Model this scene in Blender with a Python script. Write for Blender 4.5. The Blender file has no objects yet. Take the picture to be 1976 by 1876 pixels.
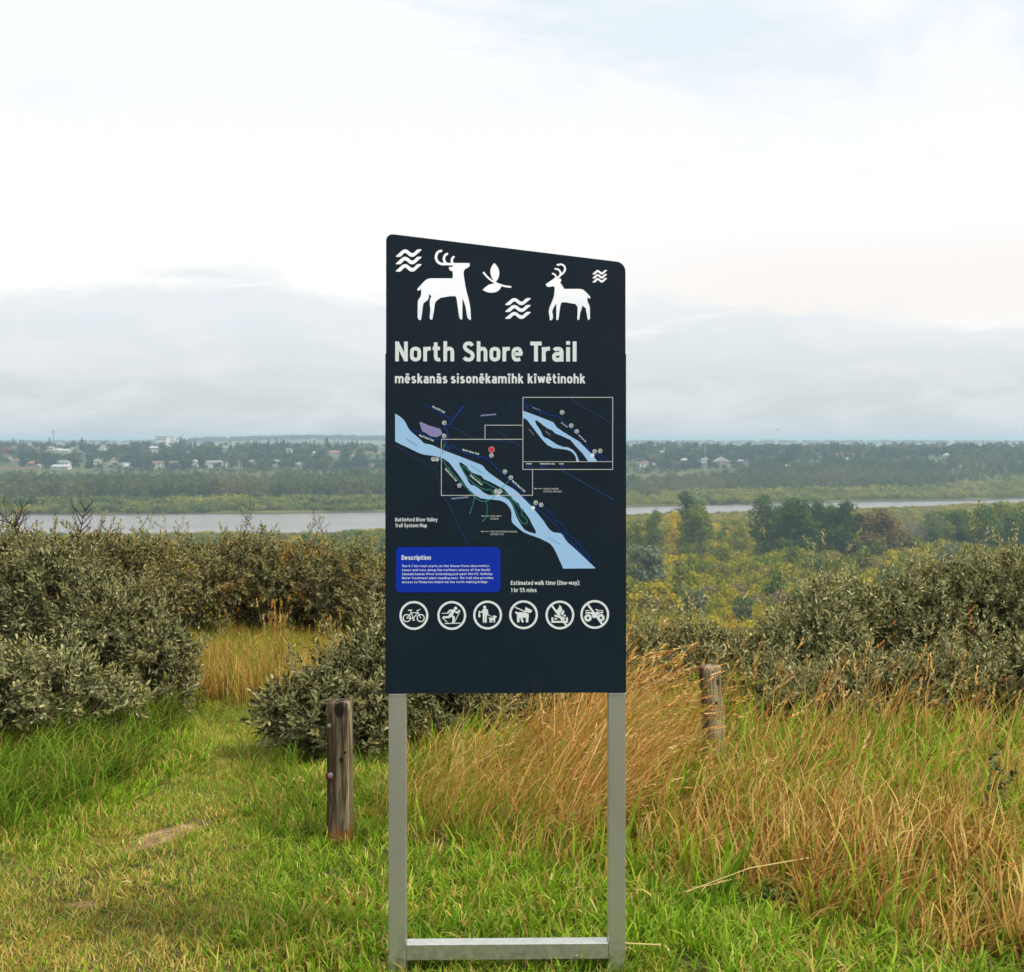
import bpy, math, random
import numpy as np
from mathutils import Vector, Matrix, noise as mnoise
from mathutils.geometry import tessellate_polygon

random.seed(7)
np.random.seed(7)
scene = bpy.context.scene
COL = scene.collection

# ------------------------------------------------------------------ camera
# the photograph's measures below are given in units of a 1976 px wide print
F = 2580.0          # focal length in those units
CX, HZ = 988.0, 852.0   # principal column, horizon row
EYE = 1.6
cam_d = bpy.data.cameras.new("camera")
cam = bpy.data.objects.new("camera", cam_d)
COL.objects.link(cam)
cam.location = (0, 0, EYE)
cam.rotation_euler = (math.radians(90), 0, 0)
cam_d.sensor_width = 36.0
cam_d.lens = 36.0 * F / 1976.0
cam_d.shift_y = -(938.0 - HZ) / 1976.0
cam_d.clip_start = 0.1
cam_d.clip_end = 40000
cam_d.dof.use_dof = True
cam_d.dof.focus_distance = 5.3
cam_d.dof.aperture_fstop = 8.0
scene.camera = cam

# ------------------------------------------------------------------ light
SUN_ELEV = math.radians(52)
SUN_AZ = math.radians(112)      # 0 = straight ahead (+Y), positive towards +X
sun_d = bpy.data.lights.new("sun", "SUN")
sun_d.energy = 4.2
sun_d.angle = math.radians(8)
sun_d.color = (1.0, 0.90, 0.74)
sun = bpy.data.objects.new("sun", sun_d)
COL.objects.link(sun)
sdir = Vector((math.sin(SUN_AZ) * math.cos(SUN_ELEV), math.cos(SUN_AZ) * math.cos(SUN_ELEV), math.sin(SUN_ELEV)))
sun.rotation_euler = (-sdir).to_track_quat('-Z', 'Y').to_euler()
sun.location = (0, 0, 60)

scene.view_settings.view_transform = 'Standard'
scene.view_settings.look = 'None'
scene.view_settings.exposure = 0.0
scene.view_settings.gamma = 1.0
scene.view_settings.use_curve_mapping = False
scene.render.engine = 'CYCLES'
scene.cycles.max_bounces = 6
scene.cycles.diffuse_bounces = 2
scene.cycles.glossy_bounces = 2
scene.cycles.transmission_bounces = 3
scene.cycles.volume_bounces = 0
scene.cycles.transparent_max_bounces = 8
scene.cycles.use_fast_gi = False


# ------------------------------------------------------------------ node helpers
class NT:
    def __init__(self, tree):
        self.t = tree
        self.n = tree.nodes
        self.l = tree.links

    def add(self, typ, **kw):
        n = self.n.new(typ)
        for k, v in kw.items():
            setattr(n, k, v)
        return n

    def put(self, sock, v):
        if isinstance(v, bpy.types.NodeSocket):
            self.l.new(v, sock)
        elif v is not None:
            if hasattr(sock, "default_value"):
                dv = sock.default_value
                if hasattr(dv, "__len__") and not hasattr(v, "__len__"):
                    v = [v] * len(dv)
                if hasattr(dv, "__len__") and len(dv) == 4 and len(v) == 3:
                    v = (*v, 1.0)
                sock.default_value = v

    def math(self, op, a, b=None, c=None, clamp=False):
        n = self.add('ShaderNodeMath', operation=op, use_clamp=clamp)
        self.put(n.inputs[0], a)
        if b is not None: self.put(n.inputs[1], b)
        if c is not None: self.put(n.inputs[2], c)
        return n.outputs[0]

    def mix(self, f, a, b, mode='MIX'):
        n = self.add('ShaderNodeMix', data_type='RGBA', blend_type=mode)
        self.put(n.inputs[0], f); self.put(n.inputs[6], a); self.put(n.inputs[7], b)
        return n.outputs[2]

    def ss(self, v, lo, hi, a=0.0, b=1.0):
        n = self.add('ShaderNodeMapRange', interpolation_type='SMOOTHSTEP')
        self.put(n.inputs[0], v); self.put(n.inputs[1], lo); self.put(n.inputs[2], hi)
        self.put(n.inputs[3], a); self.put(n.inputs[4], b)
        return n.outputs[0]

    def ramp(self, f, stops, interp='LINEAR'):
        n = self.add('ShaderNodeValToRGB')
        n.color_ramp.interpolation = interp
        e = n.color_ramp.elements
        while len(e) > 1: e.remove(e[-1])
        e[0].position = stops[0][0]; e[0].color = (*stops[0][1], 1)
        for p, c in stops[1:]:
            q = e.new(p); q.color = (*c, 1)
        self.put(n.inputs[0], f)
        return n.outputs[0]

    def noise(self, vec, scale, detail=4, rough=0.55, out=0, dist=0.0):
        n = self.add('ShaderNodeTexNoise')
        if vec is not None: self.put(n.inputs['Vector'], vec)
        n.inputs['Scale'].default_value = scale
        n.inputs['Detail'].default_value = detail
        n.inputs['Roughness'].default_value = rough
        n.inputs['Distortion'].default_value = dist
        return n.outputs[out]

    def mapv(self, vec, scale=(1, 1, 1), loc=(0, 0, 0), rot=(0, 0, 0)):
        n = self.add('ShaderNodeMapping')
        self.put(n.inputs[0], vec)
        n.inputs['Scale'].default_value = scale
        n.inputs['Location'].default_value = loc
        n.inputs['Rotation'].default_value = rot
        return n.outputs[0]

    def attr(self, name, typ='GEOMETRY', out='Fac'):
        n = self.add('ShaderNodeAttribute', attribute_name=name, attribute_type=typ)
        return n.outputs[out]


def new_mat(name):
    m = bpy.data.materials.new(name)
    m.use_nodes = True
    nt = NT(m.node_tree)
    for n in list(nt.n): nt.n.remove(n)
    out = nt.add('ShaderNodeOutputMaterial')
    return m, nt, out


def principled(name, color, rough=0.6, metallic=0.0, spec=0.5, bump=None, build=None):
    m, nt, out = new_mat(name)
    b = nt.add('ShaderNodeBsdfPrincipled')
    nt.put(b.inputs['Base Color'], color if not callable(color) else color(nt))
    nt.put(b.inputs['Roughness'], rough if not callable(rough) else rough(nt))
    b.inputs['Metallic'].default_value = metallic
    b.inputs['Specular IOR Level'].default_value = spec
    if bump:
        h, strength, dist = bump(nt)
        bn = nt.add('ShaderNodeBump')
        bn.inputs['Strength'].default_value = strength
        bn.inputs['Distance'].default_value = dist
        nt.put(bn.inputs['Height'], h)
        nt.l.new(bn.outputs[0], b.inputs['Normal'])
    nt.l.new(b.outputs[0], out.inputs[0])
    return m


# ------------------------------------------------------------------ world: thin high overcast with a low cloud bank
world = bpy.data.worlds.new("World")
scene.world = world
world.use_nodes = True
w = NT(world.node_tree)
for n in list(w.n): w.n.remove(n)
wo = w.add('ShaderNodeOutputWorld')
bg = w.add('ShaderNodeBackground')
bg.inputs['Strength'].default_value = 0.1
sky = w.add('ShaderNodeTexSky', sky_type='NISHITA')
sky.sun_disc = False
sky.sun_elevation = SUN_ELEV
sky.sun_rotation = SUN_AZ
tc = w.add('ShaderNodeTexCoord')
vdir = tc.outputs['Generated']
sep = w.add('ShaderNodeSeparateXYZ')
w.put(sep.inputs[0], vdir)
dx, dy, dz = sep.outputs
az = w.math('ARCTAN2', dx, dy)            # radians, 0 straight ahead
# cloud-space: wide and flat
cv = w.mapv(vdir, scale=(1.0, 1.0, 3.2))
n1 = w.noise(cv, 3.1, 7, 0.56, dist=0.25)
n2 = w.noise(w.mapv(vdir, scale=(1, 1, 3.6), loc=(3.1, 1.7, 0.3)), 9.0, 8, 0.58, dist=0.5)
# upper edge of the low bank, in sin(elevation)
edge = w.ramp(w.math('MULTIPLY_ADD', az, 1.25, 0.5), [(0.0, (0.100,) * 3), (0.05, (0.103,) * 3), (0.23, (0.122,) * 3),
              (0.36, (0.108,) * 3), (0.60, (0.097,) * 3), (0.72, (0.102,) * 3), (0.84, (0.086,) * 3), (0.96, (0.077,) * 3)], 'EASE')
edge = w.math('ADD', edge, w.math('MULTIPLY', w.math('SUBTRACT', n2, 0.5), 0.095))
edge = w.math('ADD', edge, w.math('MULTIPLY', w.math('SUBTRACT', n1, 0.5), 0.03))
bank = w.ss(w.math('SUBTRACT', edge, dz), -0.011, 0.014)
soft = w.ss(w.math('SUBTRACT', edge, dz), -0.03, 0.11)
low = w.mix(w.ss(dz, 0.0, 0.10), (0.665, 0.685, 0.690), (0.845, 0.885, 0.920))
low = w.mix(w.math('MULTIPLY', w.ss(n2, 0.42, 0.66), 0.5), low, (0.93, 0.94, 0.95))
# warm tint under the bank's upper right edge and on the left horizon
warm = w.math('MULTIPLY', w.ss(az, -0.02, 0.22), w.math('MULTIPLY', w.ss(dz, 0.07, 0.10), w.ss(dz, 0.165, 0.115)))
high = w.mix(w.ss(dz, 0.10, 0.30), (1.06, 1.05, 1.03), (1.02, 1.04, 1.06))
high = w.mix(w.math('MULTIPLY', warm, 0.55), high, (1.0, 0.90, 0.85))
wisp = w.math('MULTIPLY', w.ss(w.noise(w.mapv(vdir, scale=(1, 1, 2.6), loc=(0.6, 0, 1.1)), 3.6, 7, 0.6, dist=0.4), 0.46, 0.66),
              w.ss(dz, 0.17, 0.27))
high = w.mix(w.math('MULTIPLY', wisp, 0.62), high, (0.72, 0.84, 0.93))
# brighter towards the zenith as under any overcast
zen = w.ss(dz, 0.30, 1.0, 1.0, 1.35)
zc = w.add('ShaderNodeVectorMath', operation='SCALE')
w.put(zc.inputs[0], high); w.put(zc.inputs['Scale'], zen)
cl = w.mix(bank, zc.outputs[0], low)
sc10 = w.add('ShaderNodeVectorMath', operation='SCALE')
w.put(sc10.inputs[0], cl); sc10.inputs['Scale'].default_value = 10.0
fin = w.mix(0.96, sky.outputs[0], sc10.outputs[0])
w.put(bg.inputs[0], fin)
w.l.new(bg.outputs[0], wo.inputs[0])
world.cycles.sampling_method = 'MANUAL'
world.cycles.sample_map_resolution = 512


# ------------------------------------------------------------------ object helpers
def tag(o, label=None, cat=None, group=None, kind=None):
    if label: o['label'] = label
    if cat: o['category'] = cat
    if group: o['group'] = group
    if kind: o['kind'] = kind
    return o


def empty(name, loc=(0, 0, 0), rz=0.0):
    o = bpy.data.objects.new(name, None)
    o.location = loc
    o.rotation_euler = (0, 0, rz)
    o.empty_display_size = 0.2
    COL.objects.link(o)
    return o


def np_mesh(name, verts, faces, attrs=None, smooth=False):
    """faces: (n,3) or (n,4) int array, or a list of such arrays"""
    if not isinstance(faces, list): faces = [faces]
    faces = [np.asarray(f, dtype=np.int32) for f in faces if len(f)]
    verts = np.asarray(verts, dtype=np.float32)
    me = bpy.data.meshes.new(name)
    me.vertices.add(len(verts))
    me.vertices.foreach_set('co', verts.ravel())
    loops = np.concatenate([f.ravel() for f in faces]) if faces else np.zeros(0, np.int32)
    sizes = np.concatenate([np.full(len(f), f.shape[1], np.int32) for f in faces]) if faces else np.zeros(0, np.int32)
    me.loops.add(len(loops))
    me.loops.foreach_set('vertex_index', loops)
    me.polygons.add(len(sizes))
    starts = np.zeros(len(sizes), np.int32)
    if len(sizes): starts[1:] = np.cumsum(sizes)[:-1]
    me.polygons.foreach_set('loop_start', starts)
    me.polygons.foreach_set('loop_total', sizes)
    if smooth: me.polygons.foreach_set('use_smooth', np.ones(len(sizes), bool))
    me.update(calc_edges=True)
    me.validate()
    if attrs:
        for k, v in attrs.items():
            v = np.asarray(v, dtype=np.float32)
            if v.ndim == 1:
                a = me.attributes.new(k, 'FLOAT', 'POINT'); a.data.foreach_set('value', v)
            else:
                a = me.attributes.new(k, 'FLOAT_VECTOR', 'POINT'); a.data.foreach_set('vector', v.ravel())
    return me


def link(name, me, mat=None, parent=None, loc=None, rot=None):
    o = bpy.data.objects.new(name, me)
    if mat is not None:
        if len(me.materials) == 0:
            for m in (mat if isinstance(mat, (list, tuple)) else [mat]): me.materials.append(m)
    COL.objects.link(o)
    if parent: o.parent = parent
    if loc is not None: o.location = loc
    if rot is not None: o.rotation_euler = rot
    return o


class MB:
    """collects simple solids"""
    def __init__(s): s.v = []; s.f = []

    def box(s, x0, x1, y0, y1, z0, z1):
        b = len(s.v)
        s.v += [(x, y, z) for z in (z0, z1) for y in (y0, y1) for x in (x0, x1)]
        for q in ((0, 2, 3, 1), (4, 5, 7, 6), (0, 1, 5, 4), (2, 6, 7, 3), (0, 4, 6, 2), (1, 3, 7, 5)):
            s.f.append([b + i for i in q])
        return s

    def prism(s, pts, y0, y1):
        """pts (x,z) outline counter-clockwise seen from -Y; extruded y0..y1"""
        b = len(s.v); n = len(pts)
        s.v += [(x, y0, z) for x, z in pts] + [(x, y1, z) for x, z in pts]
        s.f.append([b + i for i in range(n)]); s.f.append([b + n + i for i in reversed(range(n))])
        for i in range(n):
            j = (i + 1) % n
            s.f.append([b + i, b + n + i, b + n + j, b + j])
        return s

    def tube(s, pts, radii, sides=5):
        pts = [Vector(p) for p in pts]
        if not hasattr(radii, '__len__'): radii = [radii] * len(pts)
        b = len(s.v); up = Vector((0.31, 0.17, 0.93)).normalized()
        for i, p in enumerate(pts):
            d = (pts[min(i + 1, len(pts) - 1)] - pts[max(i - 1, 0)]).normalized()
            u = d.cross(up)
            if u.length < 1e-3: u = d.cross(Vector((1, 0, 0)))
            u.normalize(); v = d.cross(u)
            for k in range(sides):
                a = 2 * math.pi * k / sides
                s.v.append(tuple(p + (u * math.cos(a) + v * math.sin(a)) * radii[i]))
        for i in range(len(pts) - 1):
            for k in range(sides):
                k2 = (k + 1) % sides
                s.f.append([b + i * sides + k, b + i * sides + k2, b + (i + 1) * sides + k2, b + (i + 1) * sides + k])
        s.f.append([b + k for k in reversed(range(sides))])
        e = b + (len(pts) - 1) * sides
        s.f.append([e + k for k in range(sides)])
        return s

    def build(s, name, mat, parent=None, smooth=False, bevel=0.0, seg=2):
        me = bpy.data.meshes.new(name)
        me.from_pydata(s.v, [], s.f)
        if smooth: me.polygons.foreach_set('use_smooth', [True] * len(me.polygons))
        o = link(name, me, mat, parent)
        if bevel:
            m = o.modifiers.new('bevel', 'BEVEL'); m.width = bevel; m.segments = seg; m.limit_method = 'ANGLE'
        return o


def sstep(a, b, x):
    t = np.clip((x - a) / (b - a), 0, 1)
    return t * t * (3 - 2 * t)


# ------------------------------------------------------------------ terrain
TY = np.array([-60, 11.5, 14, 17, 22, 40, 80, 150, 230, 350, 450, 560, 700, 1250, 1330, 1400, 1500, 1620, 1750, 2000, 2400, 4000, 6000, 9000, 13000], float)
TZ = np.array([0.0, 0.0, -0.35, -1.0, -2.6, -11, -21.5, -31, -37.5, -44, -47.5, -49, -49, -48.5, -46, -40, -30, -21, -14, -7, -8, -9, -5, 2, 14], float)
NEAR_X = np.array([-3000, -800, -280, -180, -99, -27, 79, 172, 255, 400, 700, 3000], float)
NEAR_Y = np.array([500, 690, 731, 748, 761, 800, 924, 960, 1000, 1098, 1290, 1400], float)
FAR_X = np.array([-3000, -800, -356, -224, -91, 93, 198, 288, 413, 700, 3000], float)
FAR_Y = np.array([700, 880, 931, 944, 972, 1048, 1087, 1138, 1168, 1375, 1500], float)
WATER_Z = -50.0


def ground_z(X, Y):
    X = np.asarray(X, float); Y = np.asarray(Y, float)
    z = np.interp(Y, TY, TZ)
    # valley side and plateau get broad relief
    k = sstep(60, 400, Y)
    z = z + k * (0.6 * np.sin(X * 0.021 + 1.3) * np.cos(Y * 0.017) + 0.4 * np.sin(X * 0.053 + Y * 0.031))
    kt = sstep(1500, 1900, Y) * sstep(3000, 2200, Y)
    z = z + kt * 1.5 * np.sin(X * 0.008 + 0.6)
    # distant rise left of the sign
    z = z + 16 * np.exp(-((Y - 4700) / 900.0) ** 2) * np.exp(-((X + 650) / 420.0) ** 2)
    # right-hand spur of the town slope
    z = z + 5.0 * sstep(330, 480, X) * np.exp(-((Y - 1560) / 170.0) ** 2)
    ny = np.interp(X, NEAR_X, NEAR_Y); fy = np.interp(X, FAR_X, FAR_Y)
    inside = sstep(ny - 6, ny + 10, Y) * sstep(fy + 3, fy - 8, Y)
    zr = np.minimum(z, -52.0)
    z = z * (1 - inside) + zr * inside
    # near ground: slight unevenness
    kn = sstep(14, 9, Y)
    z = z + kn * (0.018 * np.sin(X * 2.1 + 0.7) * np.cos(Y * 1.7) + 0.009 * np.sin(X * 5.3 + Y * 4.1))
    return z


def gz(x, y): return float(ground_z(x, y))


def P(px, py, Y):
    """point at distance Y seen at print position px, py"""
    return Vector(((px - CX) / F * Y, Y, EYE - (py - HZ) / F * Y))


def GP(px, py):
    """flat foreground point seen at px, py"""
    Y = F * EYE / (py - HZ)
    return ((px - CX) / F * Y, Y)


def build_ground():
    ys = np.concatenate([np.linspace(-40, 2, 14), np.linspace(2.4, 12, 50), np.linspace(12.4, 30, 30), np.geomspace(31, 700, 70),
                         np.linspace(708, 1420, 150), np.geomspace(1440, 13000, 60)])
    u = np.sinh(np.linspace(-2.2, 2.2, 181)) / np.sinh(2.2)
    YY, UU = np.meshgrid(ys, u, indexing='ij')
    XX = UU * (60 + 0.95 * np.maximum(YY, 0))
    ZZ = ground_z(XX, YY)
    V = np.stack([XX, YY, ZZ], -1).reshape(-1, 3)
    nr, nc = XX.shape
    i = np.arange(nr - 1)[:, None] * nc + np.arange(nc - 1)[None]
    i = i.ravel()
    return np_mesh('ground', V, np.stack([i, i + 1, i + nc + 1, i + nc], 1), smooth=True)


def ground_color(nt):
    g = nt.add('ShaderNodeNewGeometry')
    pos = g.outputs['Position']
    s = nt.add('ShaderNodeSeparateXYZ'); nt.put(s.inputs[0], pos)
    X, Y, Z = s.outputs
    n = nt.noise(pos, 3.0, 6, 0.6)
    near = nt.mix(nt.ss(n, 0.35, 0.65), (0.030, 0.036, 0.010), (0.075, 0.075, 0.022))
    fine = nt.noise(pos, 55.0, 5, 0.7)
    near = nt.mix(nt.ss(fine, 0.45, 0.75), near, (0.16, 0.13, 0.05))
    # trodden bare patches on the path
    def blob(cx, cy, rx, ry, rot):
        d = nt.mapv(pos, loc=(0, 0, 0))
        sub = nt.add('ShaderNodeVectorMath', operation='SUBTRACT'); nt.put(sub.inputs[0], pos); sub.inputs[1].default_value = (cx, cy, 0)
        mp = nt.add('ShaderNodeMapping', vector_type='POINT'); nt.put(mp.inputs[0], sub.outputs[0])
        mp.inputs['Rotation'].default_value = (0, 0, -rot)
        sc = nt.add('ShaderNodeVectorMath', operation='MULTIPLY'); nt.put(sc.inputs[0], mp.outputs[0]); sc.inputs[1].default_value = (1 / rx, 1 / ry, 0)
        ln = nt.add('ShaderNodeVectorMath', operation='LENGTH'); nt.put(ln.inputs[0], sc.outputs[0])
        v = nt.math('ADD', ln.outputs['Value'], nt.math('MULTIPLY', nt.math('SUBTRACT', nt.noise(pos, 14.0, 6, 0.7), 0.5), 2.2))
        return nt.ss(v, 1.15, 0.8)
    m1 = blob(*DIRT_A)
    m2 = blob(*DIRT_B)
    dirt = nt.mix(nt.ss(nt.noise(pos, 26.0, 6, 0.7), 0.35, 0.7), (0.17, 0.105, 0.050), (0.38, 0.26, 0.145))
    near = nt.mix(nt.math('MAXIMUM', m1, m2), near, dirt)
    # valley and far land
    n3 = nt.noise(nt.mapv(pos, scale=(1, 1, 0)), 0.03, 6, 0.6)
    far = nt.mix(nt.ss(n3, 0.4, 0.62), (0.050, 0.065, 0.020), (0.13, 0.12, 0.035))
    plate = nt.mix(nt.ss(nt.noise(nt.mapv(pos, scale=(0.5, 1, 0)), 0.004, 3, 0.5), 0.45, 0.6), (0.06, 0.09, 0.045), (0.26, 0.22, 0.12))
    far = nt.mix(nt.ss(Y, 1400, 1600), far, (0.07, 0.10, 0.05))
    far = nt.mix(nt.ss(Y, 2300, 3200), far, plate)
    mud = nt.math('MULTIPLY', nt.ss(Z, -48.9, -49.6), nt.ss(Y, 650, 700))
    far = nt.mix(mud, far, (0.060, 0.050, 0.042))
    return nt.mix(nt.ss(Y, 14, 24), near, far)


def pathpt(px, py): return GP(px, py)
dax, day = GP(318, 1622)
dbx, dby = GP(170, 1742)
DIRT_A = (dax, day, 0.24, 0.075, math.radians(62))
DIRT_B = (dbx, dby, 0.10, 0.03, math.radians(12))

MAT_GROUND = principled('ground', ground_color, rough=0.95, spec=0.1,
                        bump=lambda nt: (nt.noise(nt.add('ShaderNodeNewGeometry').outputs['Position'], 30.0, 8, 0.7), 0.6, 0.02))
ground = link('ground', build_ground(), MAT_GROUND)
tag(ground, kind='structure')

# ------------------------------------------------------------------ river
xs = np.linspace(-1500, 1500, 121)
ny = np.interp(xs, NEAR_X, NEAR_Y) - 12
fy = np.interp(xs, FAR_X, FAR_Y) + 6
rows = 10
V = []
for k in range(rows + 1):
    t = k / rows
    V.append(np.stack([xs, ny + (fy - ny) * t, np.full_like(xs, WATER_Z)], 1))
V = np.concatenate(V)
nc = len(xs)
ii = (np.arange(rows)[:, None] * nc + np.arange(nc - 1)[None]).ravel()
river_me = np_mesh('river', V, np.stack([ii, ii + 1, ii + nc + 1, ii + nc], 1))


def water_bump(nt):
    pos = nt.add('ShaderNodeNewGeometry').outputs['Position']
    a = nt.noise(nt.mapv(pos, scale=(0.35, 1, 1)), 0.9, 4, 0.6)
    b = nt.noise(nt.mapv(pos, scale=(0.2, 1, 1)), 0.12, 3, 0.6)
    return nt.math('ADD', a, nt.math('MULTIPLY', b, 2.0)), 1.0, 0.5


def water_color(nt):
    pos = nt.add('ShaderNodeNewGeometry').outputs['Position']
    n = nt.noise(nt.mapv(pos, scale=(0.15, 1, 1)), 0.05, 4, 0.6)
    return nt.mix(nt.ss(n, 0.4, 0.65), (0.15, 0.145, 0.14), (0.20, 0.19, 0.18))


MAT_WATER = principled('river_water', water_color, rough=0.22, spec=0.5, bump=water_bump)
tag(link('river', river_me, MAT_WATER), kind='structure')

# ------------------------------------------------------------------ air
haze_m, nt, out = new_mat('haze')
pv = nt.add('ShaderNodeVolumePrincipled')
pv.inputs['Color'].default_value = (0.64, 0.87, 1.0, 1)
pv.inputs['Density'].default_value = 0.00021
pv.inputs['Anisotropy'].default_value = 0.25
nt.l.new(pv.outputs[0], out.inputs['Volume'])
hz = MB().box(-13500, 13500, -80, 13600, -54.0, 36.0)
haze = hz.build('haze', haze_m)
tag(haze, kind='stuff')

# ================================================================== THE TRAIL SIGN
FF = 5348.0           # focal length in pixels of the full photograph (4096 wide)
SD = 4.0              # sign distance
SPX = SD / FF         # metres per photograph pixel on the sign
SX0, SY0 = 2025.0, 1766.0
sign = empty('trail_sign', ((SX0 - 2048) * SPX, SD, 0), math.radians(-1.2) * -1)
tag(sign, 'tall dark navy trail map sign with cut-out deer on two grey posts', 'sign')


def sp(x, y):
    """photo pixel -> sign plane (u, v): u right of the sign's centre, v height above ground"""
    return ((x - SX0) * SPX, EYE - (y - SY0) * SPX)


def crop(ox, oy, s):
    return lambda pts: [(ox + x / s, oy + y / s) for x, y in pts]


cA = crop(1540, 1560, 3.8745)
cB = crop(2040, 1560, 4.263)
cC = crop(1560, 1980, 3.952)
cD = crop(2000, 1950, 3.952)
c5 = crop(1560, 2370, 3.952)
c6 = crop(2000, 2370, 3.952)
c7 = crop(1540, 920, 3.952)
c8 = crop(2000, 960, 3.8)


def spline(pts, n=6, closed=False):
    """Catmull-Rom through the points"""
    pts = [Vector((p[0], p[1])) for p in pts]
    m = len(pts)
    if m < 3: return [tuple(p) for p in pts]
    out = []
    rng = range(m if closed else m - 1)
    for i in rng:
        if closed:
            p0, p1, p2, p3 = pts[(i - 1) % m], pts[i], pts[(i + 1) % m], pts[(i + 2) % m]
        else:
            p0, p1, p2, p3 = pts[max(i - 1, 0)], pts[i], pts[i + 1], pts[min(i + 2, m - 1)]
        for k in range(n):
            t = k / n
            q = 0.5 * ((2 * p1) + (p2 - p0) * t + (2 * p0 - 5 * p1 + 4 * p2 - p3) * t * t + (-p0 + 3 * p1 - 3 * p2 + p3) * t ** 3)
            out.append(tuple(q))
    if not closed: out.append(tuple(pts[-1]))
    return out


def stroke(pts, wd, cap=True, closed=False):
    """outline polygon of a stroked polyline (open), round caps"""
    pts = [Vector((p[0], p[1])) for p in pts]
    q = [pts[0]]
    for p in pts[1:]:
        if (p - q[-1]).length > 1e-6: q.append(p)
    pts = q; n = len(pts); r = wd / 2
    L = []; R = []
    for i in range(n):
        a = (pts[i] - pts[i - 1]).normalized() if i > 0 else (pts[1] - pts[0]).normalized()
        b = (pts[i + 1] - pts[i]).normalized() if i < n - 1 else a
        t = (a + b)
        t = t.normalized() if t.length > 1e-6 else a
        nn = Vector((-t.y, t.x))
        k = 1.0 / max(0.5, abs(nn.dot(Vector((-a.y, a.x)))))
        L.append(pts[i] + nn * r * k); R.append(pts[i] - nn * r * k)
    out = [tuple(p) for p in L]
    if cap:
        d = (pts[-1] - pts[-2]).normalized(); a0 = math.atan2(d.x, -d.y)
        nn = Vector((-d.y, d.x)); base = math.atan2(nn.y, nn.x)
        for k in range(1, 6):
            a = base - math.pi * k / 6
            out.append((pts[-1].x + r * math.cos(a), pts[-1].y + r * math.sin(a)))
    out += [tuple(p) for p in reversed(R)]
    if cap:
        d = (pts[1] - pts[0]).normalized()
        nn = Vector((-d.y, d.x)) * -1; base = math.atan2(nn.y, nn.x)
        for k in range(1, 6):
            a = base - math.pi * k / 6
            out.append((pts[0].x + r * math.cos(a), pts[0].y + r * math.sin(a)))
    return out


def circle(cx, cy, r, n=28): return [(cx + r * math.cos(2 * math.pi * i / n), cy + r * math.sin(2 * math.pi * i / n)) for i in range(n)]


# ---- face sheet with the figures cut right through it
def round_corner(a, b, c, r, n=7):
    a, b, c = Vector(a), Vector(b), Vector(c)
    u = (a - b).normalized(); v = (c - b).normalized()
    ang = math.acos(max(-1, min(1, u.dot(v))))
    d = r / math.tan(ang / 2)
    p0 = b + u * d; p1 = b + v * d
    cen = b + (u + v).normalized() * (r / math.sin(ang / 2))
    a0 = math.atan2(p0.y - cen.y, p0.x - cen.x); a1 = math.atan2(p1.y - cen.y, p1.x - cen.x)
    da = (a1 - a0 + math.pi) % (2 * math.pi) - math.pi
    return [(cen.x + r * math.cos(a0 + da * k / n), cen.y + r * math.sin(a0 + da * k / n)) for k in range(n + 1)]


BL, TLc, TRc, BR = (1545, 2772), (1545, 935.2), (2503, 1049.5), (2503, 2772)
outline = [BL] + round_corner(BL, TLc, TRc, 26) + round_corner(TLc, TRc, BR, 40) + [BR]
outline = [sp(*p) for p in outline]
MAT_NAVY = principled('navy_powder_coat',
                      lambda nt: nt.mix(nt.math('MULTIPLY', nt.math('MULTIPLY', nt.ss(nt.noise(nt.mapv(nt.add('ShaderNodeTexCoord').outputs['Object'], scale=(1, 1, .12)), 26.0, 6, 0.7), 0.52, 0.80), nt.ss(nt.noise(nt.add('ShaderNodeTexCoord').outputs['Object'], 4.0, 3, 0.5), .42, .62)), 0.16),
                                        nt.mix(nt.ss(nt.noise(nt.add('ShaderNodeTexCoord').outputs['Object'], 3.0, 5, 0.6), 0.3, 0.75), (0.0018, 0.0100, 0.0205), (0.0028, 0.0135, 0.0250)), (0.06, 0.065, 0.06)),
                      rough=lambda nt: nt.ss(nt.noise(nt.add('ShaderNodeTexCoord').outputs['Object'], 12.0, 6, 0.7), 0.2, 0.8, 0.42, 0.55), spec=0.22,
                      bump=lambda nt: (nt.noise(nt.add('ShaderNodeTexCoord').outputs['Object'], 500.0, 2, 0.5), 0.12, 0.0004))
MAT_NAVY_PRINT = principled('navy_print', (0.0023, 0.0118, 0.0228), rough=0.48, spec=0.22)
face = MB().prism(outline, 0.0, 0.004).build('face_panel', MAT_NAVY, sign)

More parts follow.
